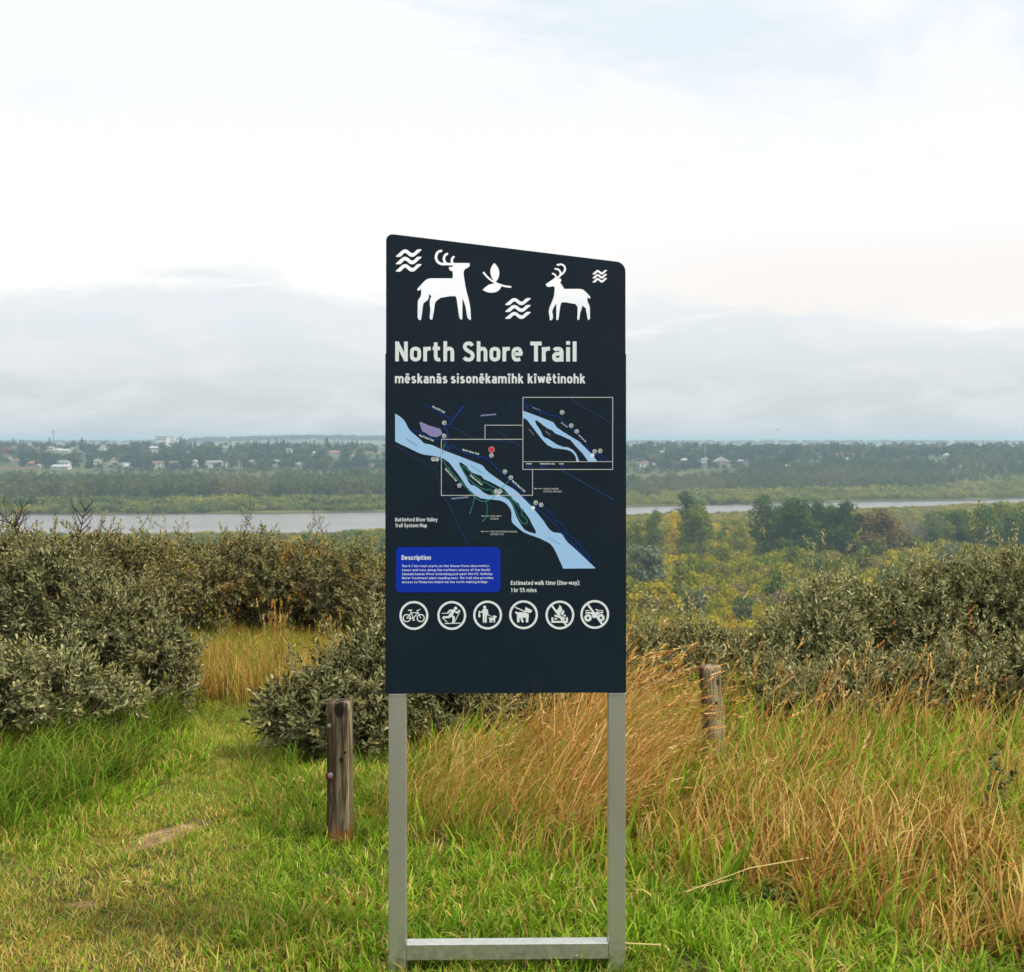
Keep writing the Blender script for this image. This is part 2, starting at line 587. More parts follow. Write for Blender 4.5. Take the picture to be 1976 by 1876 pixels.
holes = []
deerA = [(1072, 545), (1080, 528), (1100, 522), (1330, 522), (1340, 535), (1338, 570), (1320, 592), (1290, 608), (1262, 625), (1247, 650), (1242, 690), (1246, 730), (1256, 790), (1264, 850), (1275, 910), (1290, 975), (1306, 1035), (1325, 1110), (1342, 1190), (1350, 1260), (1355, 1340), (1359, 1410), (1352, 1426), (1338, 1422), (1312, 1400), (1300, 1375), (1290, 1320), (1280, 1250), (1268, 1195), (1250, 1140), (1235, 1105), (1224, 1075), (1224, 1200), (1222, 1410), (1212, 1421), (1190, 1410), (1175, 1385), (1165, 1320), (1150, 1210), (1138, 1120), (1125, 1065), (1110, 1048), (1040, 1049), (980, 1057), (930, 1067), (876, 1075), (860, 1090), (825, 1115), (800, 1140), (787, 1180), (780, 1240), (770, 1310), (752, 1405), (745, 1422), (730, 1420), (712, 1405), (707, 1385), (712, 1330), (718, 1270), (712, 1200), (708, 1140), (715, 1090), (735, 1047), (712, 1030), (697, 1010), (697, 1045), (690, 1080), (675, 1110), (645, 1135), (612, 1160), (603, 1185), (595, 1250), (585, 1330), (570, 1420), (558, 1430), (540, 1425), (525, 1405), (517, 1385), (517, 1250), (520, 1150), (525, 1115), (545, 1080), (565, 1050), (573, 1020), (574, 940), (535, 962), (520, 962), (510, 948), (515, 930), (560, 880), (610, 825), (650, 790), (690, 770), (740, 765), (1060, 765), (1072, 755), (1072, 657), (1045, 650), (1022, 632), (1012, 612), (1008, 595), (1020, 585), (1072, 584)]
holes.append(c7(deerA))
for pts, wd in (([(1090, 541), (960, 541), (890, 538), (840, 510), (812, 465), (808, 420), (822, 375), (850, 345), (888, 333)], 41),
                ([(990, 541), (955, 520), (935, 480), (932, 450), (942, 415), (960, 393), (982, 380)], 38),
                ([(1085, 541), (1062, 515), (1057, 480), (1065, 450), (1085, 428)], 36)):
    holes.append(c7(stroke(spline(pts, 4), wd)))
deerB = [(835, 572), (790, 605), (745, 635), (700, 668), (697, 680), (712, 703), (740, 713), (790, 705), (815, 703), (830, 715), (832, 745), (828, 800), (820, 860), (800, 915), (775, 975), (755, 1020), (743, 1070), (743, 1105), (752, 1150), (758, 1190), (755, 1212), (765, 1223), (780, 1218), (800, 1200), (805, 1180), (805, 1140), (798, 1110), (797, 1080), (805, 1050), (825, 1010), (850, 975), (857, 962), (857, 1205), (868, 1220), (888, 1210), (893, 1180), (905, 1090), (915, 1020), (925, 975), (935, 950), (960, 947), (1010, 947), (1060, 957), (1110, 966), (1145, 968), (1160, 990), (1180, 1010), (1182, 1050), (1180, 1120), (1176, 1190), (1180, 1212), (1195, 1215), (1210, 1195), (1215, 1150), (1222, 1100), (1240, 1050), (1250, 1010), (1255, 990), (1275, 1015), (1305, 1035), (1315, 1090), (1325, 1150), (1333, 1195), (1345, 1215), (1360, 1208), (1370, 1185), (1370, 1100), (1368, 1010), (1355, 975), (1337, 940), (1331, 905), (1330, 868), (1350, 882), (1368, 888), (1378, 880), (1372, 855), (1340, 820), (1290, 770), (1260, 748), (1220, 740), (985, 740), (970, 725), (945, 685), (915, 645), (930, 625), (932, 605), (925, 585), (905, 575), (875, 597), (862, 575)]
holes.append(c8(deerB))
for pts, wd in (([(858, 590), (930, 524), (972, 486), (990, 440), (978, 395), (935, 368), (876, 376)], 29),
                ([(915, 535), (922, 500), (905, 462), (880, 442), (842, 436)], 28),
                ([(855, 580), (850, 548), (832, 522), (802, 508)], 27)):
    holes.append(c8(stroke(spline(pts, 4), wd)))
holes.append(c7([(1728, 522), (1765, 560), (1795, 610), (1808, 670), (1800, 740), (1775, 790), (1752, 820), (1720, 803), (1690, 760), (1670, 700), (1664, 650), (1675, 600), (1700, 552)]))
holes.append(c7([(1542, 948), (1590, 900), (1650, 860), (1735, 843), (1842, 893), (1810, 945), (1760, 980), (1700, 993), (1640, 990), (1585, 972)]))
holes.append(c7(stroke(spline([(1560, 675), (1620, 745), (1680, 795), (1740, 832), (1810, 862), (1880, 884), (1930, 893), (1985, 899)], 3), 30)))
WAVE = [(172, 418), (180, 430), (240, 430), (262, 415), (300, 375), (320, 366), (342, 375), (385, 415), (410, 428), (440, 430), (470, 420), (580, 320), (575, 308), (520, 308), (497, 322), (460, 360), (435, 370), (410, 362), (365, 325), (340, 312), (312, 309), (285, 318), (262, 335)]


def waves(x0, y0, wd, ht, step):
    for k in range(3):
        holes.append([(x0 + (x - 172) / 408 * wd, y0 + k * step + (y - 308) / 122 * ht) for x, y in WAVE])


waves(1583.5, 998, 103.2, 30.9, 29.4)
waves(2020.5, 1191.8, 102.6, 28.7, 27.6)
waves(2370.3, 1078.7, 59.2, 18.4, 16.1)
cutters = []
for h in holes:
    pts = [sp(*p) for p in h]
    area = sum(pts[i][0] * pts[(i + 1) % len(pts)][1] - pts[(i + 1) % len(pts)][0] * pts[i][1] for i in range(len(pts)))
    if area < 0: pts = pts[::-1]
    c = MB().prism(pts, -0.02, 0.03).build('cutter', None, sign)
    cutters.append(c)
    bm_ = face.modifiers.new('cut', 'BOOLEAN')
    bm_.operation = 'DIFFERENCE'; bm_.solver = 'EXACT'; bm_.object = c
bpy.context.view_layer.update()
dg = bpy.context.evaluated_depsgraph_get()
new_me = bpy.data.meshes.new_from_object(face.evaluated_get(dg))
face.modifiers.clear()
face.data = new_me
new_me.name = 'face_panel'
for c in cutters:
    md = c.data
    bpy.data.objects.remove(c); bpy.data.meshes.remove(md)


def sbox(name, x0, x1, y0, y1, d0, d1, mat, bevel=0.0015, parent=sign, seg=2):
    (u0, v0), (u1, v1) = sp(x0, y1), sp(x1, y0)
    return MB().box(u0, u1, d0, d1, v0, v1).build(name, mat, parent, bevel=bevel, seg=seg)


sbox('backing_tray', 1541.5, 2506.5, 1415, 2774, 0.0046, 0.052, MAT_NAVY)


def leg_color(nt):
    pos = nt.add('ShaderNodeTexCoord').outputs['Object']
    c = nt.mix(nt.ss(nt.noise(nt.mapv(pos, scale=(1, 1, 0.3)), 6.0, 5, 0.6), 0.3, 0.7), (0.56, 0.575, 0.53), (0.63, 0.645, 0.60))
    s = nt.add('ShaderNodeSeparateXYZ'); nt.put(s.inputs[0], pos)
    splash = nt.math('MULTIPLY', nt.ss(s.outputs[2], 0.16, 0.02), nt.ss(nt.noise(pos, 40.0, 5, 0.7), 0.42, 0.66))
    return nt.mix(nt.math('MULTIPLY', splash, 0.5), c, (0.20, 0.18, 0.13))


MAT_LEG = principled('grey_anodised_metal', leg_color, rough=0.30, metallic=0.80, spec=0.5,
                     bump=lambda nt: (nt.noise(nt.add('ShaderNodeTexCoord').outputs['Object'], 420.0, 2, 0.5), 0.12, 0.0005))
sbox('leg', 1554, 1625, 2774.6, 4010, 0.004, 0.052, MAT_LEG, 0.0025)
sbox('leg', 2435.5, 2504, 2774.6, 4010, 0.004, 0.052, MAT_LEG, 0.0025)
MAT_BAR = principled('pale_grey_metal', lambda nt: nt.mix(nt.ss(nt.noise(nt.add('ShaderNodeTexCoord').outputs['Object'], 9.0, 4, 0.6), 0.35, 0.7), (0.43, 0.43, 0.41), (0.49, 0.49, 0.47)), rough=0.3, spec=0.5)
sbox('crossbar', 1625.6, 2434.9, 3778, 3842, 0.004, 0.054, MAT_LEG, 0.0020)
# narrow black rubber gasket strips where the legs enter the tray are not visible; small drain-hole screws under the face
MAT_SCREW = principled('dark_screw', (0.05, 0.05, 0.05), rough=0.4, metallic=0.7)

# ---- printed graphics: thin film laid on the face, each piece a hair above the last
MAT_WHITE = principled('white_print', (0.72, 0.79, 0.81), rough=0.5, spec=0.2)
MAT_OFFW = principled('grey_print', (0.52, 0.55, 0.55), rough=0.5, spec=0.3)
MAT_RIVER = principled('pale_blue_print', (0.33, 0.56, 0.86), rough=0.5, spec=0.3)
MAT_BLUE = principled('trail_blue_print', (0.003, 0.032, 0.22), rough=0.5, spec=0.2)
MAT_BLUE2 = principled('road_blue_print', (0.004, 0.026, 0.10), rough=0.5, spec=0.3)
MAT_BLUE3 = principled('street_blue_print', (0.005, 0.022, 0.062), rough=0.5, spec=0.3)
MAT_BOX = principled('royal_blue_print', (0.002, 0.028, 0.40), rough=0.5, spec=0.15)
MAT_GREEN = principled('teal_print', (0.03, 0.26, 0.19), rough=0.5, spec=0.3)
MAT_LAV = principled('lavender_print', (0.25, 0.23, 0.45), rough=0.5, spec=0.3)
MAT_RED = principled('red_print', (0.55, 0.03, 0.06), rough=0.5, spec=0.3)
MAT_PINK = principled('pink_print', (0.60, 0.30, 0.32), rough=0.5, spec=0.3)
depth = [0.00012, '', 0]


class Print:
    def __init__(s, name, mat):
        s.name, s.mat, s.v, s.f = name, mat, [], []
        if depth[1] != name: depth[1] = name; depth[2] += 1
        s.n = 0

    def step(s):
        s.n += 1
        depth[0] = 0.00010 + depth[2] * 0.000045 + (s.n % 40) * 0.000001

    def poly(s, pts):
        pts = [sp(*p) for p in pts]
        s.step()
        b = len(s.v)
        s.v += [(x, -depth[0], z) for x, z in pts]
        tris = tessellate_polygon([[Vector((x, z, 0)) for x, z in pts]])
        for t in tris: s.f.append([b + t[0], b + t[1], b + t[2]])
        return s

    def line(s, pts, wd, sm=0):
        if sm: pts = spline(pts, sm)
        # quads segment by segment keep concave strokes clean
        return s.strip(pts, wd)

    def strip(s, pts, wd):
        q = [Vector(sp(*pts[0]))]
        for p in pts[1:]:
            p = Vector(sp(*p))
            if (p - q[-1]).length > 1e-5: q.append(p)
        if len(q) < 2: return s
        s.step()
        r = wd * SPX / 2; b = len(s.v); n = len(q)
        for i in range(n):
            a = (q[i] - q[i - 1]).normalized() if i else (q[1] - q[0]).normalized()
            c = (q[i + 1] - q[i]).normalized() if i < n - 1 else a
            t = (a + c); t = t.normalized() if t.length > 1e-6 else a
            nn = Vector((-t.y, t.x)); k = min(1.6, 1.0 / max(0.4, abs(nn.dot(Vector((-a.y, a.x))))))
            for sg in (1, -1):
                p = q[i] + nn * r * k * sg
                s.v.append((p.x, -depth[0], p.y))
        for i in range(n - 1):
            s.f.append([b + 2 * i, b + 2 * i + 1, b + 2 * i + 3, b + 2 * i + 2])
        return s

    def ring(s, cx, cy, r, wd, n=40):
        return s.strip([(cx + r * math.cos(2 * math.pi * i / n), cy + r * math.sin(2 * math.pi * i / n)) for i in range(n + 1)], wd)

    def build(s, parent=sign, label=None):
        me = bpy.data.meshes.new(s.name)
        me.from_pydata(s.v, [], s.f)
        o = link(s.name, me, s.mat, parent)
        # all faces look towards -Y
        import bmesh
        bm = bmesh.new(); bm.from_mesh(me)
        bm.normal_update()
        for f_ in bm.faces:
            if f_.normal.y > 0: f_.normal_flip()
        bm.to_mesh(me); bm.free()
        if label: o['label'] = label
        if s.name in ('map_street_grid', 'map_road', 'map_lettering', 'map_caption_lettering', 'map_river_lettering', 'description_lettering', 'map_title_lettering', 'walk_time_lettering', 'map_blue_trail', 'map_green_trail', 'map_frame'): o['kind'] = 'stuff'
        return o



# condensed grotesque drawn with strokes: cap height 10, stroke centre lines; 'L' straight, 'S' smoothed
def _g():
    O = lambda x0, x1, y0, y1: [(x0, (y0 + y1) / 2), (x0, y1 - 1.5), (x0 + .45, y1 - .45), ((x0 + x1) / 2, y1), (x1 - .45, y1 - .45), (x1, y1 - 1.5), (x1, (y0 + y1) / 2), (x1, y0 + 1.5), (x1 - .45, y0 + .45), ((x0 + x1) / 2, y0), (x0 + .45, y0 + .45), (x0, y0 + 1.5), (x0, (y0 + y1) / 2)]
    b = .9; X = 6.45
    G = {}
    G['o'] = ['S', O(b, 4.5, b, X)]
    G['n'] = ['L', [(b, 0), (b, 7.3)], 'S', [(b, 4.9), (1.5, 5.9), (2.7, 6.45), (3.9, 6.1), (4.4, 4.9), (4.4, 2.5), (4.4, 0)]]
    G['m'] = G['n'] + ['S', [(4.4, 4.9), (5.0, 5.9), (6.2, 6.45), (7.4, 6.1), (7.9, 4.9), (7.9, 2.5), (7.9, 0)]]
    G['h'] = ['L', [(b, 0), (b, 10.2)]] + G['n'][2:]
    G['r'] = ['L', [(b, 0), (b, 7.3)], 'S', [(b, 4.7), (1.4, 5.8), (2.4, 6.4), (3.7, 6.45)]]
    G['u'] = ['L', [(4.4, 0), (4.4, 7.3)], 'S', [(b, 7.3), (b, 4.8), (b, 2.4), (1.4, 1.2), (2.6, .85), (3.8, 1.4), (4.4, 2.4)]]
    G['i'] = ['L', [(b, 0), (b, 7.3)], 'L', [(b, 8.5), (b, 10.3)]]
    G['\u0131'] = ['L', [(b, 0), (b, 7.3)]]
    G['\u012b'] = ['L', [(1.3, 0), (1.3, 7.3)], 'L', [(-.2, 9.1), (2.8, 9.1)]]
    G['l'] = ['L', [(b, 0), (b, 10.2)]]
    G['j'] = ['S', [(-.5, -1.7), (.4, -1.6), (b, -.6), (b, 3), (b, 7.3)], 'L', [(b, 8.5), (b, 10.3)]]
    G['t'] = ['S', [(1.5, 9.6), (1.5, 6.5), (1.5, 2.6), (1.9, 1.2), (2.9, .85), (3.7, .9)], 'L', [(0, 6.55), (3.6, 6.55)]]
    G['f'] = ['S', [(3.6, 9.4), (2.6, 9.4), (1.8, 9.0), (1.5, 7.8), (1.5, 4), (1.5, 0)], 'L', [(0, 6.55), (3.5, 6.55)]]
    G['k'] = ['L', [(b, 0), (b, 10.2)], 'L', [(b + .2, 3.2), (4.3, 7.3)], 'L', [(2.1, 4.6), (4.6, 0)]]
    G['a'] = ['S', [(1.0, 5.7), (1.6, 6.3), (2.7, 6.45), (3.8, 6.1), (4.3, 5.0), (4.3, 2.5), (4.3, 0)], 'S', [(4.3, 3.9), (2.6, 3.9), (1.3, 3.5), (b, 2.3), (1.3, 1.1), (2.4, .8), (3.6, 1.2), (4.3, 2.2)]]
    G['\u0101'] = G['a'] + ['L', [(1.0, 9.1), (4.3, 9.1)]]
    G['e'] = ['S', [(b, 3.75), (2.6, 3.75), (4.5, 3.75), (4.5, 4.8), (3.9, 6.1), (2.7, 6.45), (1.5, 6.1), (b, 4.8), (b, 2.6), (1.5, 1.2), (2.8, .85), (4.3, 1.3)]]
    G['\u0113'] = G['e'] + ['L', [(1.1, 9.1), (4.3, 9.1)]]
    G['c'] = ['S', [(4.2, 5.9), (3.4, 6.4), (2.4, 6.45), (1.3, 5.9), (b, 4.7), (b, 2.6), (1.3, 1.4), (2.4, .85), (3.4, .9), (4.2, 1.4)]]
    G['s'] = ['S', [(4.0, 5.9), (2.9, 6.45), (1.7, 6.3), (1.0, 5.3), (1.6, 4.3), (2.6, 3.75), (3.7, 3.2), (4.2, 2.1), (3.6, 1.1), (2.4, .85), (.7, 1.4)]]
    G['d'] = ['L', [(4.4, 0), (4.4, 10.2)], 'S', [(4.4, 5.4), (3.6, 6.3), (2.6, 6.45), (1.4, 6.0), (b, 4.7), (b, 2.6), (1.4, 1.3), (2.6, .85), (3.6, 1.0), (4.4, 1.9)]]
    G['b'] = ['L', [(b, 0), (b, 10.2)], 'S', [(b, 5.4), (1.7, 6.3), (2.7, 6.45), (3.9, 6.0), (4.4, 4.7), (4.4, 2.6), (3.9, 1.3), (2.7, .85), (1.7, 1.0), (b, 1.9)]]
    G['p'] = ['L', [(b, -2.6), (b, 7.3)]] + G['b'][2:]
    G['g'] = ['S', [(4.4, 7.3), (4.4, 3), (4.4, -.6), (3.8, -1.6), (2.6, -1.9), (1.0, -1.5)]] + G['d'][2:]
    G['v'] = ['L', [(.5, 7.3), (2.4, .6)], 'L', [(2.4, .6), (4.3, 7.3)]]
    G['y'] = ['L', [(.5, 7.3), (2.5, .9)], 'L', [(4.5, 7.3), (2.0, -1.6), (.6, -2.0)]]
    G['w'] = ['L', [(.5, 7.3), (2.0, .6)], 'L', [(2.0, .6), (3.6, 6.9)], 'L', [(3.6, 6.9), (5.2, .6)], 'L', [(5.2, .6), (6.7, 7.3)]]
    G['x'] = ['L', [(.5, 7.3), (4.3, 0)], 'L', [(4.3, 7.3), (.5, 0)]]
    G['z'] = ['L', [(.4, 6.5), (3.9, 6.5), (.9, .9), (4.2, .9)]]
    G['A'] = ['L', [(.5, 0), (2.9, 9.8)], 'L', [(2.9, 9.8), (5.3, 0)], 'L', [(1.4, 3.1), (4.4, 3.1)]]
    G['B'] = ['L', [(b, 0), (b, 10)], 'S', [(b, 9.1), (3.2, 9.1), (4.5, 8.4), (4.5, 6.2), (3.2, 5.3), (b, 5.3)], 'S', [(b, 5.2), (3.4, 5.2), (4.8, 4.3), (4.8, 1.9), (3.4, .9), (b, .9)]]
    G['C'] = ['S', [(4.9, 7.4), (4.6, 8.7), (3.0, 9.15), (1.4, 8.5), (b, 7.0), (b, 3.0), (1.4, 1.5), (3.0, .85), (4.6, 1.3), (4.9, 2.6)]]
    G['G'] = G['C'] + ['L', [(4.95, 1.0), (4.95, 4.8), (3.0, 4.8)]]
    G['D'] = ['L', [(b, 0), (b, 10)], 'S', [(b, 9.1), (3.0, 9.1), (4.5, 8.3), (4.9, 6.8), (4.9, 3.2), (4.5, 1.7), (3.0, .9), (b, .9)]]
    G['E'] = ['L', [(b, 0), (b, 10)], 'L', [(b, 9.1), (4.7, 9.1)], 'L', [(b, 5.2), (4.2, 5.2)], 'L', [(b, .9), (4.7, .9)]]
    G['F'] = G['E'][:6]
    G['H'] = ['L', [(b, 0), (b, 10)], 'L', [(5.0, 0), (5.0, 10)], 'L', [(b, 5.1), (5.0, 5.1)]]
    G['I'] = ['L', [(b, 0), (b, 10)]]
    G['K'] = ['L', [(b, 0), (b, 10)], 'L', [(b + .2, 4.4), (4.9, 10)], 'L', [(2.3, 6.2), (5.2, 0)]]
    G['L'] = ['L', [(b, 0), (b, 10)], 'L', [(b, .9), (4.4, .9)]]
    G['M'] = ['L', [(b, 0), (b, 10)], 'L', [(6.3, 0), (6.3, 10)], 'L', [(b, 9.6), (3.6, 3.2)], 'L', [(3.6, 3.2), (6.3, 9.6)]]
    G['N'] = ['L', [(b, 0), (b, 10)], 'L', [(5.3, 0), (5.3, 10)], 'L', [(b + .1, 9.4), (5.2, .6)]]
    G['O'] = ['S', O(b, 5.0, b, 9.1)]
    G['P'] = ['L', [(b, 0), (b, 10)], 'S', [(b, 9.1), (3.2, 9.1), (4.7, 8.3), (4.7, 5.6), (3.2, 4.6), (b, 4.6)]]
    G['R'] = G['P'] + ['L', [(3.0, 4.6), (5.0, 0)]]
    G['S'] = ['S', [(4.8, 7.9), (4.0, 8.9), (2.8, 9.15), (1.4, 8.6), (1.0, 7.2), (1.8, 5.9), (3.0, 5.1), (4.4, 4.3), (5.0, 2.9), (4.4, 1.3), (2.9, .85), (1.5, 1.1), (.6, 2.0)]]
    G['T'] = ['L', [(2.6, 0), (2.6, 9.1)], 'L', [(0, 9.1), (5.2, 9.1)]]
    G['U'] = ['S', [(b, 10), (b, 6), (b, 3.0), (1.5, 1.3), (3.0, .85), (4.5, 1.3), (5.0, 3.0), (5.0, 6), (5.0, 10)]]
    G['V'] = ['L', [(.5, 10), (2.8, .5)], 'L', [(2.8, .5), (5.1, 10)]]
    G['W'] = ['L', [(.5, 10), (2.2, .5)], 'L', [(2.2, .5), (4.0, 9.5)], 'L', [(4.0, 9.5), (5.8, .5)], 'L', [(5.8, .5), (7.5, 10)]]
    G['X'] = ['L', [(.5, 10), (5.0, 0)], 'L', [(5.0, 10), (.5, 0)]]
    G['Y'] = ['L', [(.5, 10), (2.7, 4.6), (2.7, 0)], 'L', [(4.9, 10), (2.7, 4.6)]]
    G['1'] = ['L', [(2.2, 0), (2.2, 10)], 'L', [(.5, 7.9), (2.2, 9.3)]]
    G['5'] = ['L', [(4.4, 9.1), (1.2, 9.1), (1.0, 5.4)], 'S', [(1.0, 5.4), (2.0, 6.0), (3.2, 6.0), (4.4, 5.1), (4.7, 3.3), (4.2, 1.5), (2.8, .85), (1.4, 1.0), (.6, 1.8)]]
    G['7'] = ['L', [(.4, 9.1), (4.6, 9.1), (2.0, 0)]]
    G['.'] = ['L', [(b, 0), (b, 1.9)]]
    G[':'] = ['L', [(b, 0), (b, 1.9)], 'L', [(b, 5), (b, 6.9)]]
    G['-'] = ['L', [(.3, 4.3), (2.9, 4.3)]]
    G['/'] = ['L', [(.3, -.5), (3.4, 10.5)]]
    G['('] = ['S', [(2.6, 11), (1.3, 8.5), (.9, 4.8), (1.3, 1), (2.6, -1.5)]]
    G[')'] = ['S', [(.4, 11), (1.7, 8.5), (2.1, 4.8), (1.7, 1), (.4, -1.5)]]
    return G


GLYPH = _g()


def text(pr, body, x0, x1, base, cap, weight=1.9, ang=0.0, x1y=None, sm=3):
    """letter body from x0 to x1 (photo px) on the baseline, cap height in px; with x1y the baseline runs to (x1, x1y)"""
    pen = 0.0; strokes = []
    for ch in body:
        if ch == ' ': pen += 2.9; continue
        g = GLYPH[ch]; mx = 0.0
        for kind, pts in zip(g[::2], g[1::2]):
            q = spline(pts, sm) if kind == 'S' else pts
            strokes.append([(x + pen, y) for x, y in q])
            vertical_end = max(p[0] for p in pts)
            flat = kind == 'L' and abs(pts[-1][1] - pts[0][1]) < .01
            mx = max(mx, vertical_end + (0.0 if flat else weight / 2))
        pen += mx + (0.05 if ch in 'rTfFLVWY' else 0.7 if ch in 'tkvwyAKXx' else 1.15)
    xs_ = [p[0] for s in strokes for p in s]
    mn, mx = min(xs_) - weight / 2 * (body[0] not in 'TtfAvVwWyYs'), max(xs_) + weight / 2
    if x1y is None: x1y = base
    L = math.hypot(x1 - x0, x1y - base); ca, sa = (x1 - x0) / L, (x1y - base) / L
    sx = L / (mx - mn); sy = cap / 10.0
    wd = weight * (sx + sy) / 2
    for s in strokes:
        q = []
        for x, y in s:
            lx, ly = (x - mn) * sx, -y * sy
            q.append((x0 + lx * ca - ly * sa, base + lx * sa + ly * ca))
        pr.strip(q, wd)
    return pr


# title and subtitle
for w_, a_, b_ in (("North", 1581.5, 1817), ("Shore", 1849, 2091), ("Trail", 2121, 2307)):
    pr = Print('title_word', MAT_WHITE); text(pr, w_, a_, b_, 1446, 79, 1.85); pr.build()
for w_, a_, b_ in (("m\u0113skan\u0101s", 1580.5, 1790), ("sison\u0113kam\u012bhk", 1806, 2094.5), ("k\u012bw\u0113tinohk", 2111, 2342)):
    pr = Print('subtitle_word', MAT_WHITE); text(pr, w_, a_, b_, 1533.5, 38.5, 1.85); pr.build()

# ---- map
pr = Print('map_street_grid', MAT_BLUE3)
def seg(conv, a, b, wd=1.1): pr.strip(conv([a, b]), wd)
for k in range(8):
    y = 190 + k * 62
    seg(cA, (1190 if k < 4 else 1230, y), (1976, y - 30 - k * 4))
for k in range(26):
    x = 1225 + k * 29
    seg(cA, (x, 195 - (x - 1225) * 0.04), (x + 30, 380 if k % 3 else 560), 0.9)
for k in range(6): seg(cB, (0, 190 + k * 40), (215, 165 + k * 40))
for k in range(7): seg(cB, (5 + 30 * k, 190), (10 + 30 * k, 400), 0.9)
for k in range(9): seg(cA, (1245 + 30 * k, 450), (1255 + 30 * k, 640), 0.9)
for k in range(4): seg(cA, (1245, 455 + 60 * k), (1530, 435 + 60 * k), 1.0)
for a, b in (((1040, 130), (1130, 190)), ((1130, 190), (1640, 135)), ((980, 195), (1650, 690)), ((1240, 270), (1900, 740)), ((1810, 190), (1850, 700)), ((1850, 740), (1976, 560)), ((1640, 700), (1720, 600)), ((1560, 690), (1640, 690))):
    seg(cA, a, b, 1.6)
for k in range(16):
    y = 95 + k * 37
    l = 960 + k * 16 if k > 2 else 960
    seg(cC, (l, y + 20), (1490 - (k > 11) * 60, y - 12))
for k in range(7):
    seg(cC, (1060 + 65 * k, 90 + 10 * k), (1090 + 55 * k, 690 - (6 - k) * 25), 0.9)
for a, b in (((570, 310), (990, 262)), ((610, 470), (900, 425)), ((680, 300), (690, 440)), ((800, 290), (815, 420)), ((890, 280), (935, 600)), ((930, 600), (1080, 590)), ((930, 495), (1060, 480)), ((980, 400), (1010, 600)), ((1200, 690), (1430, 660))):
    seg(cC, a, b, 1.1)
for pl in ([(1430, 660), (1640, 775), (1850, 880), (1976, 870)], [(1850, 880), (1860, 960), (1780, 1030), (1790, 1100), (1860, 1160)]):
    pr.strip(cC(spline(pl, 3)), 1.4)
for pl in ([(375, 740), (330, 860), (255, 990), (130, 1110), (40, 1190), (120, 1280)], [(375, 740), (480, 870), (660, 960), (780, 1060), (900, 1160), (905, 1200), (780, 1280)],
           [(0, 945), (100, 1000), (250, 980), (320, 1050), (280, 1150), (120, 1280)], [(0, 375), (60, 400), (140, 520), (230, 600)], [(640, 60), (600, 140), (640, 240)], [(890, 470), (950, 550), (1050, 600), (1110, 570)]):
    pr.strip(cD(spline(pl, 3)), 1.4)
for pl in ([(550, 150), (720, 190), (840, 205), (1150, 240)], [(850, 150), (845, 230), (865, 340)], [(1380, 380), (1500, 500), (1420, 650), (1380, 880), (1450, 950), (1520, 980), (1525, 900), (1400, 800), (1280, 770), (1230, 790)], [(1400, 350), (1750, 310)],
           [(630, 990), (600, 1100), (570, 1200)], [(250, 560), (450, 800), (640, 980), (760, 1045), (860, 1005)],
           [(560, 740), (700, 830), (820, 890), (880, 940)], [(620, 690), (760, 780), (940, 870)], [(1230, 1600), (1330, 1570), (1500, 1660), (1530, 1750), (1480, 1800)], [(330, 1700), (340, 1620), (420, 1560)]):
    pr.strip(cB(spline(pl, 3)), 1.3)
pr.build()

pr = Print('map_road', MAT_BLUE2)
pr.line(cA([(1010, 580), (1080, 590), (1150, 620), (1250, 690), (1350, 740), (1480, 757), (1700, 782), (1976, 818)]), 4.2, 3)
pr.line(cB([(0, 860), (100, 910), (215, 985)]), 5.0, 2)
pr.line(cA([(160, 860), (350, 980), (550, 1100), (770, 1230), (800, 1280), (830, 1450), (860, 1600), (905, 1660)]), 3.4, 3)
pr.line(cA([(845, 1075), (800, 1150), (775, 1230)]), 3.4, 2)
pr.line(cC([(800, -10), (920, 120), (980, 240), (1060, 450), (1120, 560), (1200, 700), (1270, 815)]), 4.4, 3)
pr.line(cB([(870, 1370), (1210, 1555), (1760, 1870)]), 6.0)
pr.line(cB([(1050, 150), (1250, 290), (1400, 370), (1750, 580)]), 3.8, 3)
pr.line(cA([(1740, 640), (1900, 740), (1976, 790)]), 4.5)
pr.build()

pr = Print('map_river', MAT_RIVER)
up = cA([(160, 368), (230, 410), (290, 460), (325, 510), (355, 580), (400, 640), (470, 700), (540, 760), (580, 800), (600, 825), (720, 850), (790, 880), (880, 925), (1000, 970), (1150, 1025), (1300, 1085), (1400, 1125), (1490, 1160), (1530, 1190), (1560, 1235), (1620, 1290), (1750, 1380), (1860, 1460), (1976, 1525)]) \
    + cD([(215, 25), (300, 95), (370, 170), (440, 240), (500, 300), (550, 360), (620, 445), (690, 530), (740, 610), (790, 675), (850, 712), (950, 722), (985, 745), (1010, 785), (1040, 830), (1080, 880), (1130, 920), (1250, 1030), (1400, 1170), (1513, 1282)])
lo = cD([(1000, 1284), (960, 1190), (900, 1060), (850, 960), (800, 895), (740, 860), (650, 815), (560, 780), (460, 745), (370, 705), (310, 660), (240, 600), (190, 550), (182, 500), (185, 420), (170, 350), (121, 278), (70, 235), (0, 205)]) \
    + cA([(1646, 1696), (1560, 1690), (1480, 1675), (1400, 1635), (1320, 1560), (1250, 1480), (1200, 1400), (1130, 1300), (1060, 1210), (1000, 1130), (940, 1085), (880, 1050), (830, 1035), (740, 1020), (600, 1000), (520, 975), (460, 945), (420, 925), (330, 880), (240, 840), (160, 798)])
pr.poly(up + lo)
